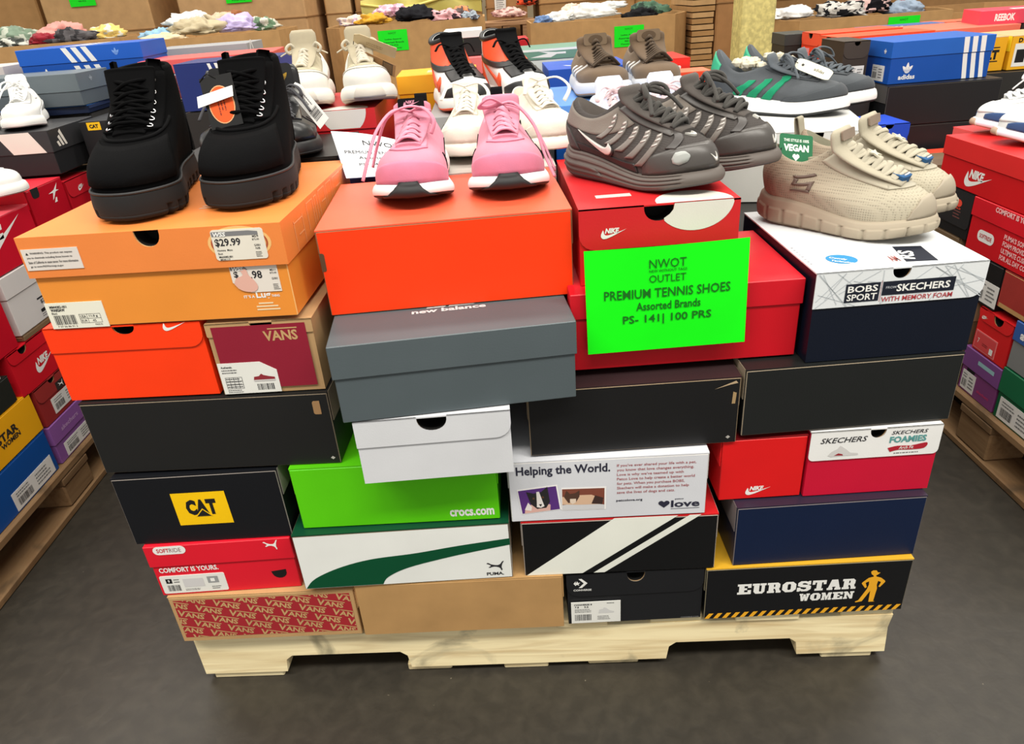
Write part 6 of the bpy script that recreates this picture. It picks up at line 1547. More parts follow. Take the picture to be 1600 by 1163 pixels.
def pr(B):
    F = B.fb; B.body.poly(F, rounded(.035, .030, .095, .056, .012), W, .0005); B.body.text(F, 'SOFTRIDE', .043, .038, .044, .010, mat((190, 40, 50), 'paper'), .0009, .02)
    pk = mat((246, 190, 190), 'paper')
    for i, tx in enumerate(("PUMA'S SOFT", 'FOAM PROVIDING', 'ULTIMATE CUSHIONING', 'FOR ALL DAY COMFORT.')): B.body.text(F, tx, .125, .058 - i * .0155, (.075, .095, .125, .125)[i], .0115, pk, .0005, .03)
    B.lid.text(B.fl, 'COMFORT IS YOURS.', .08, .028, .13, .012, pk, .0005, .04)
rbox('red shoe box with white pill mark and lines of pink words, right stack', 1.305, 1.640, .466, .589, (206, 22, 34), style='lift', lidcol=(214, 26, 40), lh=.043, prints=pr)
def pr(B):
    F = B.fl; B.lid.poly(F, place(arc(0, 0, .012, 0, 2 * PI, 18)[:-1], .205, .078, 1, .75), mat((230, 70, 50), 'paper'), .0005); fine(B.lid, F, .190, .040, .03, .022, 3, 6, (120, 70, 66)); B.lid.text(F, 'nike air', .194, .063, .022, .006, mat((220, 70, 50), 'paper'), .0005, .03)
    B.lid.slab(F, rounded(.10, .101, .125, .116, .008, (1, 1, 0, 0)), BK, -.001, .0003); B.lid.poly(F, [(.107, .110), (.124, .113), (.118, .103)], W, .0008)
rbox('black shoe box with small red round mark, right stack under the tick marked box', 1.645, 1.90, .480, .589, (26, 26, 28), style='flap', lidcol=(38, 38, 40), lh=.085, prints=pr, flapr=.012)
def pr(B): nike(B.body, B.fb, .10, .010, .10, W)
rbox('red shoe box with white tick mark under the white and navy shoes', 1.455, 1.800, .590, .700, (206, 24, 30), style='lift', lidcol=(222, 44, 44), lh=.044, prints=pr, tilt=(0, 0))
shoe_box('worn red shoe box corner just behind the white and navy shoes', 1.185, 1.815, .60, 2, .30, .085, .097, (190, 70, 66), 'plain', lidcol=(210, 60, 60))
for (y0, y1, z0, z1) in ((1.555, 2.045, .136, .357), (1.668, 2.045, .359, .479)):
    n = max(1, round((z1 - z0) / .115)); h = (z1 - z0) / n
    b = rbox(FRL, y0, y1, z0, z0 + h, (110, 88, 64), group=FRG)
    for i in range(1, n):
        c = copy_tree(b.root); c.location.z = z0 + i * h
rbox(FRL, 1.91, 2.045, .480, .5995, (110, 88, 64), group=FRG)

# ================================================================ the row of pallets behind
pallet('wooden pallet under the right hand stack of the second row', 1.085, 2.27, 0, 1.22, 1.02, .135, (158, 124, 84))
pallet('wooden pallet under the middle stack of the second row', -.47, 2.27, 0, 1.22, 1.02, .121, (180, 150, 104))
pallet('wooden pallet under the left hand stack of the second row', -1.72, 2.27, 0, 1.22, 1.02, .121, (158, 124, 84))
BL, BG = 'plain dark shoe box buried in the second row of stacks', 'buried boxes of the second row'
def bfill(x0, x1, y0, y1, z0, z1, col=(44, 42, 40)): stack_fill(x0, x1, y0, y1, z0, z1, BL, BG, col)
# right group
bfill(1.21, 1.56, 2.30, 2.55, .136, .515)
shoe_box('plain black shoe box, lower of two under the blue box with three white stripes', 1.212, 2.30, .517, 0, .345, .24, .112, (26, 26, 28), 'plain', edge=(70, 66, 62))
shoe_box('plain black shoe box directly under the blue box with three white stripes', 1.206, 2.30, .631, 0, .347, .25, .117, (28, 28, 30), 'plain', edge=(84, 80, 76), prints=lambda B: B.body.slab(B.lb, rounded(.12, .100, .135, .117, .006, (1, 1, 0, 0)), mat((90, 88, 86), 'card'), -.0004, .0005))
def stripes3(B):
    wt = mat((232, 232, 230), 'card')
    for i in range(3):
        x = .222 + .026 * i
        B.body.poly(B.fb, [(x + .010, .001), (x + .024, .001), (x + .014, .072), (x, .072)], wt, .0004); B.lid.poly(B.fl, [(x - .001, .001), (x + .014, .001), (x + .010, .045), (x - .006, .045)], wt, .0004)
    trefoil(B.body, B.fb, .055, .030, .030, wt, B.m, .0004); B.body.text(B.fb, 'adidas', .030, .012, .052, .014, wt, .0005, .03)
    trefoil(B.lid, B.ll, .165, .012, .014, wt, B.lm, .0004)
    size_label(B, 'body', B.lb, .10, .006, .07, .045, 17)
shoe_box('blue shoe box with three white stripes and white leaf mark, right of the column', 1.215, 2.33, .749, 2, .312, .20, .120, (14, 76, 164), 'lift', lidcol=(34, 96, 186), lh=.046, prints=stripes3)
shoe_box('silver topped shoe box lying behind the striped blue box', 1.265, 2.548, .749, 2, .26, .062, .098, (60, 60, 66), 'lift', lidcol=(206, 212, 218), lh=.02, prints=lambda B: [B.lid.rect(B.tp, .06 + .11 * i, .004, .03, .02, BK) for i in range(3)])
bfill(1.25, 1.53, 2.56, 2.63, .136, .747)
def endlabel(B): size_label(B, 'body', B.lb, .05, .006, .06, .05, 19)
shoe_box('dark brown shoe box with white size label, left of the striped blue box', 1.098, 2.40, .752, 0, .078, .17, .122, (56, 48, 42), 'flap', lidcol=(66, 58, 52), lh=.05, prints=lambda B: size_label(B, 'body', B.fb, .025, .005, .045, .045, 19), hole=(.03, .05, .014))
bfill(1.09, 1.180, 2.35, 2.58, .136, .751)
bfill(1.19, 1.55, 2.64, 2.95, .136, .758)
shoe_box('bright orange shoe box with finger hole, nearer one of two beside the column', 1.188, 2.800, .760, -88, .150, .33, .106, (246, 72, 30), 'flap', lidcol=(250, 92, 56), lh=.042, hole=(.055, .090, .020), prints=lambda B: nike(B.lid, B.fl, .115, .082, .024, W, False), flapcorners=(0, 1, 0, 0))
shoe_box('bright orange shoe box with pink label, farther one of two beside the column', 1.188, 2.958, .762, -88, .150, .30, .108, (244, 66, 30), 'flap', lidcol=(250, 90, 56), lh=.042, hole=(.055, .090, .020), prints=lambda B: sticker(B, 'body', B.fb, .01, .006, .06, .05, lambda q, G: q.rect(G, .006, .006, .048, .03, mat((230, 90, 90), 'paper'), .0003), (236, 150, 150), 'size_label'))
shoe_box('dark olive shoe box at the foot of the column side stack', 1.13, 2.975, .762, -3, .10, .16, .102, (40, 42, 38), 'lift', lidcol=(58, 62, 60), lh=.04)
bfill(1.12, 1.23, 2.975, 3.14, .136, .760)
shoe_box('long orange lid topped shoe box lying behind the silver topped box', 1.62, 2.98, .72, 2, .42, .30, .118, (236, 80, 56), 'lift', lidcol=(250, 120, 96), lh=.04)
bfill(1.62, 2.04, 3.00, 3.27, .136, .719)
bfill(1.605, 2.10, 2.50, 2.74, .136, .735)
def dw(B):
    B.body.text(B.fb, 'DEWALT', .006, .035, .140, .030, BK, .0005, .06); B.body.rect(B.fb, .006, .028, .140, .0035, BK); B.body.rect(B.fb, .006, .070, .140, .0035, BK)
shoe_box('yellow shoe box with black lettering, left of its pair at the right edge', 1.535, 2.54, .737, 0, .168, .18, .104, (232, 168, 24), 'plain', lidcol=(214, 176, 130), kind='card', prints=dw)
shoe_box('yellow shoe box with white picture label at the right frame edge', 1.712, 2.53, .737, 0, .20, .2, .104, (234, 172, 28), 'plain', lidcol=(214, 176, 130), prints=lambda B: (sticker(B, 'body', B.fb, .012, .010, .06, .07, lambda s, G: (s.rect(G, .008, .012, .03, .04, BK, .0003),), name='picture_label'), B.body.text(B.fb, 'D', .02, .083, .014, .014, BK, .0005, .05)))
shoe_box('crimson shoe box with white lettering at the top right corner', 1.92, 3.06, .842, -14, .30, .20, .045, (206, 30, 60), 'lift', lidcol=(224, 70, 92), lh=.05, prints=lambda B: (B.lid.text(B.fl, 'REEBOK', .05, .012, .07, .026, W, .0005, .04), B.lid.rect(B.tp, .12, .03, .16, .05, W, .0004), [B.lid.rect(B.tp, .13, .04 + .012 * i, .14, .002, K, .0006) for i in range(3)]))
bfill(2.07, 2.35, 2.90, 3.25, .136, .836)
shoe_box('small orange shoe box with dark hole near the crimson box', 1.95, 3.42, .706, 0, .20, .12, .125, (246, 90, 50), 'flap', lidcol=(250, 110, 80), lh=.05, hole=(.05, .09, .02))
shoe_box('navy blue shoe box with white stripes behind the orange lid topped box', 1.60, 3.32, .716, 0, .33, .10, .122, (40, 70, 130), 'lift', lidcol=(70, 104, 160), lh=.04, prints=lambda B: [B.lid.rect(B.fl, .10 + .022 * i, .001, .012, .038, W) for i in range(3)])
bfill(1.60, 2.15, 3.31, 3.53, .0, .704)
shoe_box('royal blue shoe box end with white mark, behind the taupe trainers', 1.082, 2.115, .556, 0, .105, .15, .118, (30, 66, 186), 'flap', lidcol=(38, 76, 198), lh=.05, hole=(.035, .06, .014), prints=lambda B: B.lid.poly(B.fl, place(SWOOSH, .055, .074, .030, .03), W, .0006))
shoe_box('red shoe box low behind the taupe trainers and the black logo box', 1.20, 2.10, .47, 0, .30, .16, .09, (186, 34, 34), 'plain', lidcol=(226, 70, 46))
bfill(1.085, 1.50, 2.10, 2.265, .136, .468)
bfill(1.085, 1.19, 2.115, 2.26, .47, .555)
# middle group
def cv(B):
    B.lid.poly(B.tp, [(.02, .10), (.10, .085), (.14, .10), (.13, .115), (.10, .10), (.03, .115)], W, .0004); B.lid.rect(B.tp, .03, .06, .05, .012, W, .0004)
    B.body.poly(B.fb, place([(0, 0), (.5, .5), (0, 1), (-.3, 1), (.15, .5), (-.3, 0)], .125, .062, .014, .018), W, .0004); B.body.text(B.fb, 'CONVERSE', .112, .050, .030, .006, W, .0004, .02)
shoe_box('dark olive shoe box with white star chevron behind the right high top', -.015, 2.30, .742, 0, .170, .28, .118, (52, 54, 46), 'plain', lidcol=(92, 92, 86), prints=cv)
shoe_box('royal blue shoe box right of the dark olive box in the second row', .178, 2.30, .742, 0, .24, .26, .126, (14, 60, 140), 'lift', lidcol=(40, 84, 186), lh=.05, prints=lambda B: B.lid.poly(B.tp, [(.05, .10), (.09, .05), (.10, .05), (.06, .10)], W, .0004))
shoe_box('white shoe box with green band and white script, second row', .11, 2.62, .797, -2, .30, .20, .108, (216, 220, 216), 'lift', lidcol=(110, 150, 132), lh=.034, prints=lambda B: (B.lid.rect(B.fl, .0, .026, .30, .007, W), B.lid.poly(B.fl, [(.03, .008), (.09, .018), (.06, .026), (.13, .020), (.10, .006)], W, .0006), B.lid.rect(B.fl, .09, .015, .06, .006, W, .0007)))
shoe_box('small red shoe box with white marks, right of the brown trainers', .575, 2.55, .742, 0, .085, .25, .108, (214, 44, 36), 'plain', prints=lambda B: [B.body.poly(B.fb, place(arc(0, 0, .006, 0, 2 * PI, 10)[:-1], .03 + .02 * i, .08, 1), W, .0004) for i in range(2)])
shoe_box('orange red shoe box in front of the small red one in the second row', .57, 2.42, .742, 0, .125, .11, .078, (240, 76, 44), 'plain', lidcol=(250, 120, 90))
bfill(-.02, .42, 2.29, 2.58, .122, .741); bfill(.10, .43, 2.61, 2.83, .122, .796); bfill(.56, .70, 2.41, 2.82, .122, .741)
shoe_box('white and black banded shoe box seen between the two high tops', -.135, 2.55, .905, 0, .12, .2, .075, (34, 34, 36), 'lift', lidcol=(226, 226, 224), lh=.022)
shoe_box('pink red shoe box under the white and black banded one', -.14, 2.50, .790, 0, .12, .26, .113, (206, 30, 66), 'lift', lidcol=(236, 120, 120), lh=.05)
bfill(-.20, -.025, 2.50, 2.79, .122, .789)
shoe_box('red shoe box with white script far behind the right high top', -.02, 2.86, .855, 0, .17, .2, .07, (190, 24, 34), 'plain', prints=lambda B: B.body.poly(B.fb, [(.05, .01), (.07, .028), (.12, .03), (.13, .012)], W, .0004))
shoe_box('plain kraft shoe box under the red box with white script', -.03, 2.85, .742, 0, .18, .22, .112, (122, 92, 62), 'plain', kind='kraft')
bfill(-.04, .09, 2.84, 3.1, .122, .741)
# left group
def nv(B):
    B.lid.text(B.tp, 'REEBOK CLASSIC', .05, .17, .18, .012, mat((214, 214, 210), 'paper'), .0004, .02)
    B.lid.poly(B.rl, place([(0, 0), (.35, 1), (.65, 1), (1, 0), (.8, 0), (.5, .8), (.2, 0)], .03, .008, .05, .03), W, .0004)
bfill(-1.14, -.62, 2.40, 2.74, .122, .85)
shoe_box('red topped shoe box with white slanted stripes, behind the black boots', -1.06, 2.42, .852, 6, .40, .24, .115, (226, 220, 216), 'lift', lidcol=(234, 96, 92), lh=.040, prints=lambda B: [B.body.poly(B.fb, [(.02 + .05 * i, .002), (.05 + .05 * i, .002), (.075 + .05 * i, .07), (.045 + .05 * i, .07)], mat((214, 60, 66), 'card')) for i in range(7)])
bfill(-1.18, -.86, 2.76, 2.98, .122, .87)
shoe_box('navy shoe box with pale grey lid standing behind the red topped one', -1.16, 2.76, .872, 2, .33, .22, .112, (44, 46, 66), 'lift', lidcol=(160, 162, 166), lh=.03, prints=nv)
def st2(B):
    wt = mat((232, 232, 230), 'card')
    for i in range(3):
        x = .155 + .030 * i
        B.body.poly(B.fb, [(x + .028, .001), (x + .044, .001), (x + .016, .066), (x, .066)], wt, .0004); B.lid.poly(B.fl, [(x - .001, .001), (x + .016, .001), (x - .006, .043), (x - .023, .043)], wt, .0004); B.lid.rect(B.tp, x - .02, .001, .016, .20, wt)
    trefoil(B.body, B.fb, .07, .030, .034, wt, B.m, .0004); trefoil(B.lid, B.fl, .292, .014, .020, mat((120, 160, 226), 'card'), B.lm, .0004)
bfill(-1.40, -1.16, 2.47, 2.68, .122, .90)
bfill(-1.49, -1.17, 2.26, 2.44, .122, .851)
shoe_box('blue shoe box with three white stripes behind the slate grey box, top left', -1.432, 2.455, .902, 3, .368, .22, .120, (16, 78, 170), 'lift', lidcol=(24, 90, 190), lh=.045, prints=st2)
shoe_box('mid blue shoe box edge between the slate grey box and left boot', -1.045, 2.305, .80, 3, .09, .085, .155, (40, 110, 180), 'lift', lidcol=(90, 160, 220), lh=.06)
bfill(-1.05, -.955, 2.305, 2.39, .122, .798)
shoe_box('white and grey shoe box at the top left frame edge', -1.83, 2.46, .872, 2, .33, .20, .11, (44, 40, 42), 'lift', lidcol=(206, 198, 196), lh=.05)
bfill(-1.83, -1.50, 2.47, 2.66, .122, .87)
def nst(B): [B.body.poly(B.fb, [(.115 + .018 * i, .001), (.123 + .018 * i, .001), (.093 + .018 * i, .112), (.085 + .018 * i, .112)], W, .0004) for i in range(3)]
shoe_box('navy shoe box with three thin white stripes, seen between the boots', -.80, 2.02, .86, 0, .26, .18, .115, (30, 46, 110), 'plain', prints=nst)
bfill(-.80, -.64, 2.02, 2.2, .0, .858)

# shoes on the side stacks
CW = court_style((238, 238, 236)); CB = court_style((70, 110, 160))
make_shoe('court_shoe', 'white leather court shoe standing on the white banded black box', (-1.300, 2.222, .8515), -69, CW, 1, 'white court shoes')
make_shoe('court_shoe', 'white court shoe cut off by the left frame edge, beside its twin', (-1.408, 2.180, .8515), -69, CW, -1, 'white court shoes')
make_shoe('court_shoe', 'white court shoe with blue heel, toe over the red box, low at left', (-1.375, 1.78, .739), -12, CB, -1, 'white and blue shoes')
WN = dict(WNAVY_S)
make_shoe('running_shoe', 'white running shoe with navy side panel, nearer of the pair', (1.420, 1.585, .7005), 164, WNAVY_S, -1, 'white and navy shoes')
make_shoe('running_shoe', 'white running shoe with navy side panel, farther of the pair', (1.452, 1.735, .7005), 168, WNAVY_S, 1, 'white and navy shoes')
# ================================================================ bulk boxes of clothing behind
CB_ = mat((190, 148, 98), 'kraft'); CB2 = mat((178, 136, 88), 'kraft'); CB3 = mat((198, 158, 110), 'kraft')
def gaylord(label, x0, x1, y0, dep, h, cl, cr, m=None, lining=None, group=None, cdep=.28):
    """eight sided open corrugated bin; cl, cr: how far the left and right corners are cut"""
    t = thing('bulk_box', label, 'cardboard bin', ((x0 + x1) / 2, y0, 0), 0, group)
    w = x1 - x0; m = m or CB_
    o = [(-w / 2 + cl, 0), (w / 2 - cr, 0), (w / 2, cdep), (w / 2, dep - cdep), (w / 2 - cr, dep), (-w / 2 + cl, dep), (-w / 2, dep - cdep), (-w / 2, cdep)]
    i = [(x * .975, dep / 2 + (y - dep / 2) * .97) for x, y in o]
    mb = MB(); n = 8
    for k in range(n):
        a, b, c, d = o[k], o[(k + 1) % n], i[(k + 1) % n], i[k]
        mb.face([(a[0], a[1], 0), (b[0], b[1], 0), (b[0], b[1], h), (a[0], a[1], h)], m)
        mb.face([(c[0], c[1], 0), (d[0], d[1], 0), (d[0], d[1], h), (c[0], c[1], h)], m)
        mb.face([(a[0], a[1], h), (b[0], b[1], h), (c[0], c[1], h), (d[0], d[1], h)], m)
    mb.build('wall_panels', t)
    mb = MB(); mb.face([(x, y, .01) for x, y in i], m); mb.build('bottom_panel', t)
    return t
def green_label(label, x, y, z, w=.216, h=.14, yaw=0, tiltx=0, lines=None):
    s = MB(); F = front(0, 0, 0)
    s.slab(F, [(0, 0), (w, 0), (w, h), (0, h)], mat((10, 232, 24), 'paper'), 0, .0012)
    G = front(0, -.0012, 0); dgm = mat((8, 92, 16), 'paper')
    s.text(G, 'NWOT', w * .36, h * .80, w * .26, h * .10, dgm, .0006, .0)
    for i, (tx, ww) in enumerate(lines or (('Ladies Apparel', .56), ('Assorted Brands', .72), ('900 PCS', .30), ('Pieces Only', .54))):
        s.text(G, tx, w * (.5 - ww / 2), h * (.52 - .145 * i), w * ww, h * .085, dgm, .0006, .02)
    o = s.build('green_label', None, (x, y, z), (R(tiltx), 0, R(yaw)))
    return tag(o, label, 'label')
def garment(label, x, y, z, sx, sy, sz, col, seed, group, kind='fabric', col2=None):
    """a crumpled piece of clothing: a soft lump with folds"""
    mb = MB(); rows = []; rnd = random.Random(seed); off = Vector((rnd.uniform(-50, 50), rnd.uniform(-50, 50), rnd.uniform(-50, 50)))
    nu, nv = 56, 22
    for j in range(nv + 1):
        ph = PI * j / nv; row = []
        for i in range(nu):
            a = 2 * PI * i / nu
            d = Vector((math.cos(a) * math.sin(ph), math.sin(a) * math.sin(ph), math.cos(ph)))
            k = 1 + .36 * noise.noise(d * 1.6 + off) + .26 * noise.noise(Vector((d.x * 3, d.y * 3, d.z * 6)) + off) - .22 * abs(noise.noise(Vector((d.x * 6, d.y * 9, d.z * 4)) + off)) - .12 * abs(noise.noise(d * 14 + off))
            row.append((d.x * sx * k, d.y * sy * k, d.z * sz * k * (1 if d.z > 0 else .3)))
        rows.append(row)
    mb.grid(rows, mat(col, kind), closed=True)
    if col2:
        k2 = mb.mi(mat(col2, kind)); mb.bm.faces.ensure_lookup_table()
        for f in mb.bm.faces:
            c = f.calc_center_median()
            if noise.noise(Vector((c.x * 22, c.y * 22, c.z * 22)) + off) > .12: f.material_index = k2
    o = mb.build('garment', None, (x, y, z), (0, 0, rnd.uniform(-.4, .4)))
    return tag(o, label, 'garment', group)
def pile(label, x, y, z0, z1, sx, sy, col, seed):
    mb = MB(); rows = []; off = Vector((seed, seed * 2, 0))
    for j in range(11):
        f = j / 10; row = []
        for i in range(32):
            a = 2 * PI * i / 32; r_ = (1 - f) ** .5
            p = Vector((math.cos(a) * sx * r_, math.sin(a) * sy * r_, 0)); row.append((p.x, p.y, (z1 - z0) * f * .96 + .02 * noise.noise(p * 9 + off)))
        rows.append(row)
    rows = [[(math.cos(2 * PI * i / 32) * sx, math.sin(2 * PI * i / 32) * sy, -z0 + .02) for i in range(32)]] + rows
    mb.grid(rows, mat(col, 'fabric'), closed=True, cap0=True)
    o = mb.build('clothes_pile', None, (x, y, z0))
    return tag(o, label, 'clothes', None, 'stuff')

# far left bin, left bin, middle bin, right of middle, right bin
gaylord('cardboard bin of clothes at the top left frame edge', -3.35, -2.28, 4.75, 1.1, .985, .22, .22)
gaylord('cardboard bin of clothes behind the blue striped box and left boot', -2.27, -1.34, 4.95, 1.1, .955, .10, .34)
gaylord('cardboard bin of clothes with green label behind the beige trainers', -1.22, 0.0, 5.9, 1.1, .915, .15, .32)
gaylord('cardboard bin of clothes with green label behind the brown trainers', .34, 1.53, 5.8, 1.1, .845, .36, .15)
gaylord('cardboard bin of patterned clothes behind the orange and blue boxes, right', 2.06, 3.25, 5.4, 1.1, .76, .08, .06)
gaylord('cardboard bin standing at the top right corner, behind the crimson box', 3.40, 4.60, 5.9, 1.1, .70, .20, .2)
for (nm, x, y, z, sx, sy, sd, c) in (('loose clothes filling the top left bin', -2.82, 5.3, .90, .50, .50, 3, (150, 130, 120)), ('loose clothes filling the bin behind the left boot', -1.80, 5.5, .88, .42, .50, 7, (200, 190, 170)), ('loose clothes filling the bin behind the beige trainers', -.61, 6.45, .84, .56, .5, 11, (90, 80, 84)),
                               ('loose clothes filling the bin behind the brown trainers', .935, 6.35, .77, .55, .5, 13, (200, 200, 196)), ('loose clothes filling the bin of patterned clothes', 2.65, 5.95, .69, .55, .5, 17, (80, 80, 90)), ('loose clothes in the bin at the top right corner', 4.0, 6.45, .62, .55, .5, 19, (120, 100, 104))):
    pile(nm, x, y, z - .04, z + .015, sx, sy, c, sd)
GA = 'clothes in the top left bin'; GB_ = 'clothes in the bin behind the left boot'; GC = 'clothes in the bin behind the beige trainers'; GD = 'clothes in the bin behind the brown trainers'; GE = 'clothes in the patterned bin'
k = 0
def G(label, x, y, z, sx, sy, sz, col, grp, col2=None):
    global k; k += 1; garment(label, x, y, z, sx * .80, sy * .78, sz * .9, col, k * 7, grp, col2=col2)
G('grey green crumpled top at the left edge of the top left bin', -2.98, 5.15, 1.00, .20, .22, .10, (126, 146, 126), GA, (190, 196, 180))
G('dark red crumpled shirt in the top left bin', -2.72, 5.00, .99, .12, .14, .06, (150, 36, 50), GA)
G('pink crumpled shirt in the top left bin', -2.70, 5.22, 1.02, .18, .16, .085, (226, 156, 146), GA)
G('charcoal crumpled top with pale trim in the top left bin', -2.56, 5.02, .985, .20, .16, .075, (92, 88, 90), GA, (60, 58, 60))
G('yellow and cream crumpled shirt at the right of the top left bin', -2.45, 5.25, .99, .15, .16, .075, (238, 206, 120), GA, (226, 222, 206))
G('black and white crumpled cloth hanging over the top left bin edge', -2.90, 4.97, .985, .16, .10, .05, (70, 74, 70), GA, (206, 206, 196))
G('light blue folded shirt at the left of its bin', -2.10, 5.22, .955, .15, .16, .075, (150, 192, 220), GB_)
G('white shirt with dark pattern, top of its bin', -1.96, 5.40, 1.03, .20, .16, .075, (238, 236, 230), GB_, (232, 230, 226))
G('beige crumpled trousers in the bin behind the left boot', -1.86, 5.22, .985, .22, .18, .085, (196, 182, 150), GB_)
G('cream crumpled shirt lying at the front of its bin', -2.02, 5.10, .945, .20, .12, .05, (236, 214, 176), GB_)
G('khaki crumpled cloth left of the lavender shirt', -1.74, 5.36, 1.00, .15, .16, .085, (206, 190, 160), GB_, (190, 174, 146))
G('pale lavender folded shirt in the bin behind the left boot', -1.62, 5.30, .985, .17, .17, .085, (208, 192, 236), GB_)
G('green patterned cloth at the right end of its bin', -1.50, 5.50, .97, .13, .14, .075, (112, 140, 110), GB_, (216, 214, 196))
G('rust brown cloth at the back of its bin', -1.78, 5.72, 1.03, .20, .10, .06, (156, 96, 56), GB_)
G('cream and lilac crumpled top at the left of its bin', -1.00, 6.25, .93, .16, .18, .075, (236, 214, 196), GC, (200, 176, 196))
G('mustard yellow shirt in the bin behind the beige trainers', -.84, 6.12, .935, .16, .14, .07, (222, 166, 50), GC)
G('pink patterned blouse in the bin behind the beige trainers', -.72, 6.38, .975, .20, .18, .075, (240, 200, 214), GC, (206, 150, 170))
G('black crumpled jumper in the middle of its bin', -.54, 6.20, .945, .20, .18, .095, (40, 40, 44), GC)
G('pink and black floral cloth in the bin behind the beige trainers', -.30, 6.22, .92, .18, .18, .075, (232, 176, 180), GC, (60, 46, 52))
G('orange patterned cloth at the right of its bin', -.20, 6.45, .93, .16, .18, .07, (236, 150, 100), GC, (110, 96, 96))
G('grey blue printed scarf at the right end of its bin', -.12, 6.20, .905, .11, .14, .06, (170, 180, 190), GC, (60, 60, 70))
G('white crumpled shirt in the bin behind the brown trainers', .84, 6.20, .87, .26, .20, .095, (238, 238, 234), GD)
G('white ribbed top at the left of the bin behind the brown trainers', .60, 6.30, .85, .20, .20, .075, (230, 228, 222), GD, (236, 236, 234))
G('pale pink cloth in the bin behind the brown trainers', .70, 6.45, .885, .14, .12, .075, (236, 206, 186), GD)
G('denim blue cloth at the left rim of its bin', .46, 6.25, .84, .10, .14, .05, (112, 140, 186), GD)
G('black crumpled shirt in the bin behind the brown trainers', 1.18, 6.12, .83, .17, .14, .065, (36, 36, 38), GD)
G('dark green patterned cloth at the right of its bin', 1.30, 6.40, .85, .20, .18, .08, (84, 118, 96), GD, (50, 70, 60))
G('white folded sheet behind the dark green cloth', 1.02, 6.60, .90, .20, .14, .05, (240, 240, 238), GD)
G('white cloth hanging over the left rim of the right bin', 2.20, 5.75, .775, .20, .22, .07, (232, 230, 228), GE)
G('black and white speckled top in the right bin', 2.55, 5.72, .77, .22, .20, .09, (210, 206, 200), GE, (40, 40, 44))
G('black floral blouse in the right bin', 2.80, 5.78, .78, .20, .20, .10, (28, 26, 30), GE, (216, 180, 176))
G('grey blue cloth in the right bin', 3.02, 5.75, .75, .18, .20, .08, (150, 166, 186), GE)
G('dusty rose cloth at the right end of the right bin', 3.14, 5.95, .74, .12, .2, .07, (150, 110, 118), GE)
green_label('green label on the bin behind the beige trainers', -.795, 5.897, .738, yaw=0)
green_label('green label on the bin behind the brown trainers', .935, 5.797, .652)
green_label('green label on the bin behind the orange boxes at right', 2.75, 5.397, .60)
# tall stacked bins along the back
def tall(label, x0, x1, y, d, h, m, yaw=0, flaps=True):
    t = thing('tall_carton', label, 'carton', ((x0 + x1) / 2, y, 0), yaw, None)
    w = x1 - x0
    mb = MB(); mb.box(-w / 2, w / 2, 0, d, 0, h, m, bev=.012); mb.build('carton_body', t)
    mb = MB(); mb.box(-w / 2 + .02, w / 2 - .02, .02, d - .02, h, h + .012, m); mb.build('carton_lid', t)
    mb = MB(); mb.box(-w / 2 - .006, w / 2 + .006, -.008, d, h * .52, h * .525, mat((150, 112, 72), 'kraft')); mb.build('strap', t)
    return t
tall('tall cardboard carton with green label at top left', -3.74, -2.84, 7.0, 1.0, 1.9, CB3)
tall('narrow cardboard carton turned edgewise, left of the tall labelled one', -4.9, -3.84, 7.1, 1.0, 1.8, CB2, 4)
tall('tall cardboard carton behind the lavender shirt bin', -2.60, -1.53, 7.0, 1.0, 1.9, mat((200, 160, 114), 'kraft'))
tall('tall cardboard carton seen in the gap left of the beige trainer bin', -1.46, -1.22, 7.5, .8, 1.9, mat((206, 170, 122), 'kraft'))
tall('wide cardboard carton behind the mustard and black clothes', -1.18, -.02, 7.5, 1.0, 1.9, CB2)
tall('brown cardboard carton with a white note, behind the high tops', .02, .40, 7.5, .8, 1.8, mat((170, 126, 82), 'kraft'))
tall('wide cardboard carton behind the white crumpled shirt', .52, 1.42, 7.6, 1.0, 1.8, CB_)
tall('cardboard carton printed with red marks, behind the white folded sheet', 1.46, 1.86, 7.8, .8, 1.8, mat((208, 166, 110), 'kraft'))
tall('tall brown carton left of the pale column', 1.735, 2.02, 6.0, .8, 1.7, mat((170, 124, 80), 'kraft'))
tall('tall brown carton just right of the pale column', 2.06, 2.36, 6.9, .8, 1.7, mat((160, 118, 74), 'kraft'))
tall('long brown carton behind the right bin of clothes', 2.40, 5.2, 7.2, 1.0, 1.6, mat((168, 128, 84), 'kraft'))
# bundle of flattened cartons beside the tall brown one
t = thing('flattened_carton_bundle', 'bundle of flattened cartons strapped beside the tall brown carton', 'cardboard bundle', (1.555, 6.0, 0))
for i in range(26):
    mb = MB(); mb.box(.004 * math.sin(i * 2.1), .165 + .006 * math.sin(i * 1.3), 0, .7, .042 * i, .042 * i + .034, CB3 if i % 2 else CB2); mb.build('flat_carton', t)
green_label('green label at the very top of the tall left carton', -3.485, 6.985, 1.20, lines=(('Mens Apparel', .56), ('Assorted Brands', .72), ('900 PCS', .30)))
green_label('green label at the top edge behind the lavender shirt', -2.18, 6.985, 1.138)
green_label('green label above the yellow film, behind the mustard shirt', -.81, 7.485, 1.022)
s = MB(); s.slab(front(0, 0, 0), [(0, 0), (.10, 0), (.11, .16), (.0, .16)], mat((226, 224, 218), 'paper'), 0, .001); fine(s, front(0, -.001, 0), .015, .02, .075, .12, 7, 3)
tag(s.build('paper_note', None, (.10, 7.485, .90)), 'white note on the brown carton behind the high tops', 'note')
s = MB()
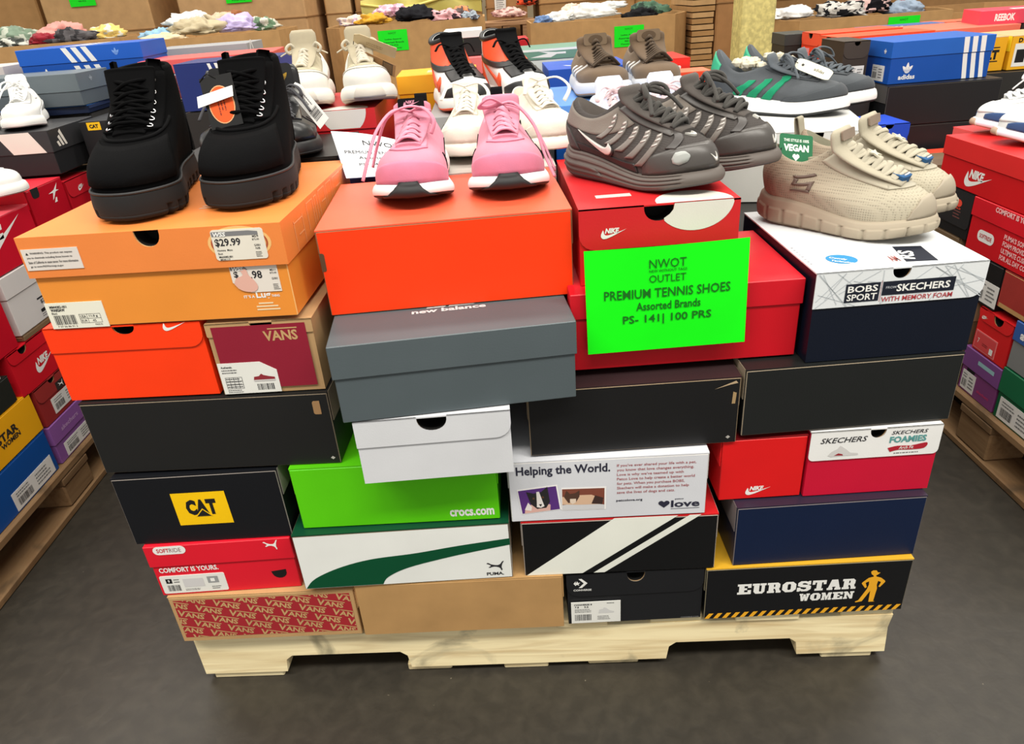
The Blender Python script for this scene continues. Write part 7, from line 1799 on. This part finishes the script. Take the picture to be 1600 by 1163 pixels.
rows = [[(x / 20 * 1.1, -.015 * math.sin(x * .9 + z), z * .05 + .02 * math.sin(x * .5)) for x in range(21)] for z in range(4)]
s.grid(rows, mat((214, 202, 110), 'satin')); s.tube([(x / 20 * 1.1, -.02, .10 + .03 * math.sin(x * .35 + 2.4)) for x in range(21)], .012, mat((232, 216, 120), 'satin'), 8)
tag(s.build('plastic_film', None, (-1.12, 7.45, .93)), 'yellow plastic film strung along the carton behind the mustard shirt', 'plastic film')
# boards, clothes and red bag between the two middle bins
t = thing('pallet_stack', 'stack of worn wooden pallets between the two middle bins', 'pallets', (-.02, 6.9, 0))
for i in range(6):
    for j in range(3):
        mb = MB(); mb.box(.17 * j, .17 * j + .06, 0, .5, .14 * i, .14 * i + .11, mat((158, 120, 84), 'wood')); mb.build('pallet_block', t)
    mb = MB(); mb.box(-.02, .46, -.01, .5, .14 * i + .11, .14 * i + .139, mat((176, 136, 98), 'wood')); mb.build('pallet_board', t)
G('rumpled pink and white clothes heaped on the pallet stack', .22, 7.1, .88, .20, .16, .07, (226, 186, 176), 'clothes on the pallet stack', (160, 110, 104))
G('orange black and white garment heap at the bin corner', .38, 7.2, .97, .12, .14, .09, (240, 90, 50), 'clothes on the pallet stack', (30, 28, 32))
t = thing('pallet_stack', 'stack of wooden pallets right of the dark green cloth', 'pallets', (1.56, 7.1, 0))
for i in range(5):
    mb = MB(); mb.box(0, .10, 0, .5, .15 * i, .15 * i + .11, mat((150, 112, 76), 'wood')); mb.build('pallet_block', t)
    mb = MB(); mb.box(-.02, .36, -.01, .5, .15 * i + .11, .15 * i + .14, mat((206, 190, 160), 'wood')); mb.build('pallet_board', t)
# column
t = MB()
rows = []
for z in (0, .1, 4.8):
    rows.append([(p[0] - .105, p[1], z) for p in rounded(0, 0, .21, .21, .02)])
t.grid(rows, mat((206, 190, 120), 'concrete'), closed=True, smooth=False, cap1=True)
t.box(-.135, .135, -.03, .24, 0, .08, mat((180, 168, 120), 'concrete'))
c = t.build('column', None, (1.685, 4.9, 0)); c['kind'] = 'structure'
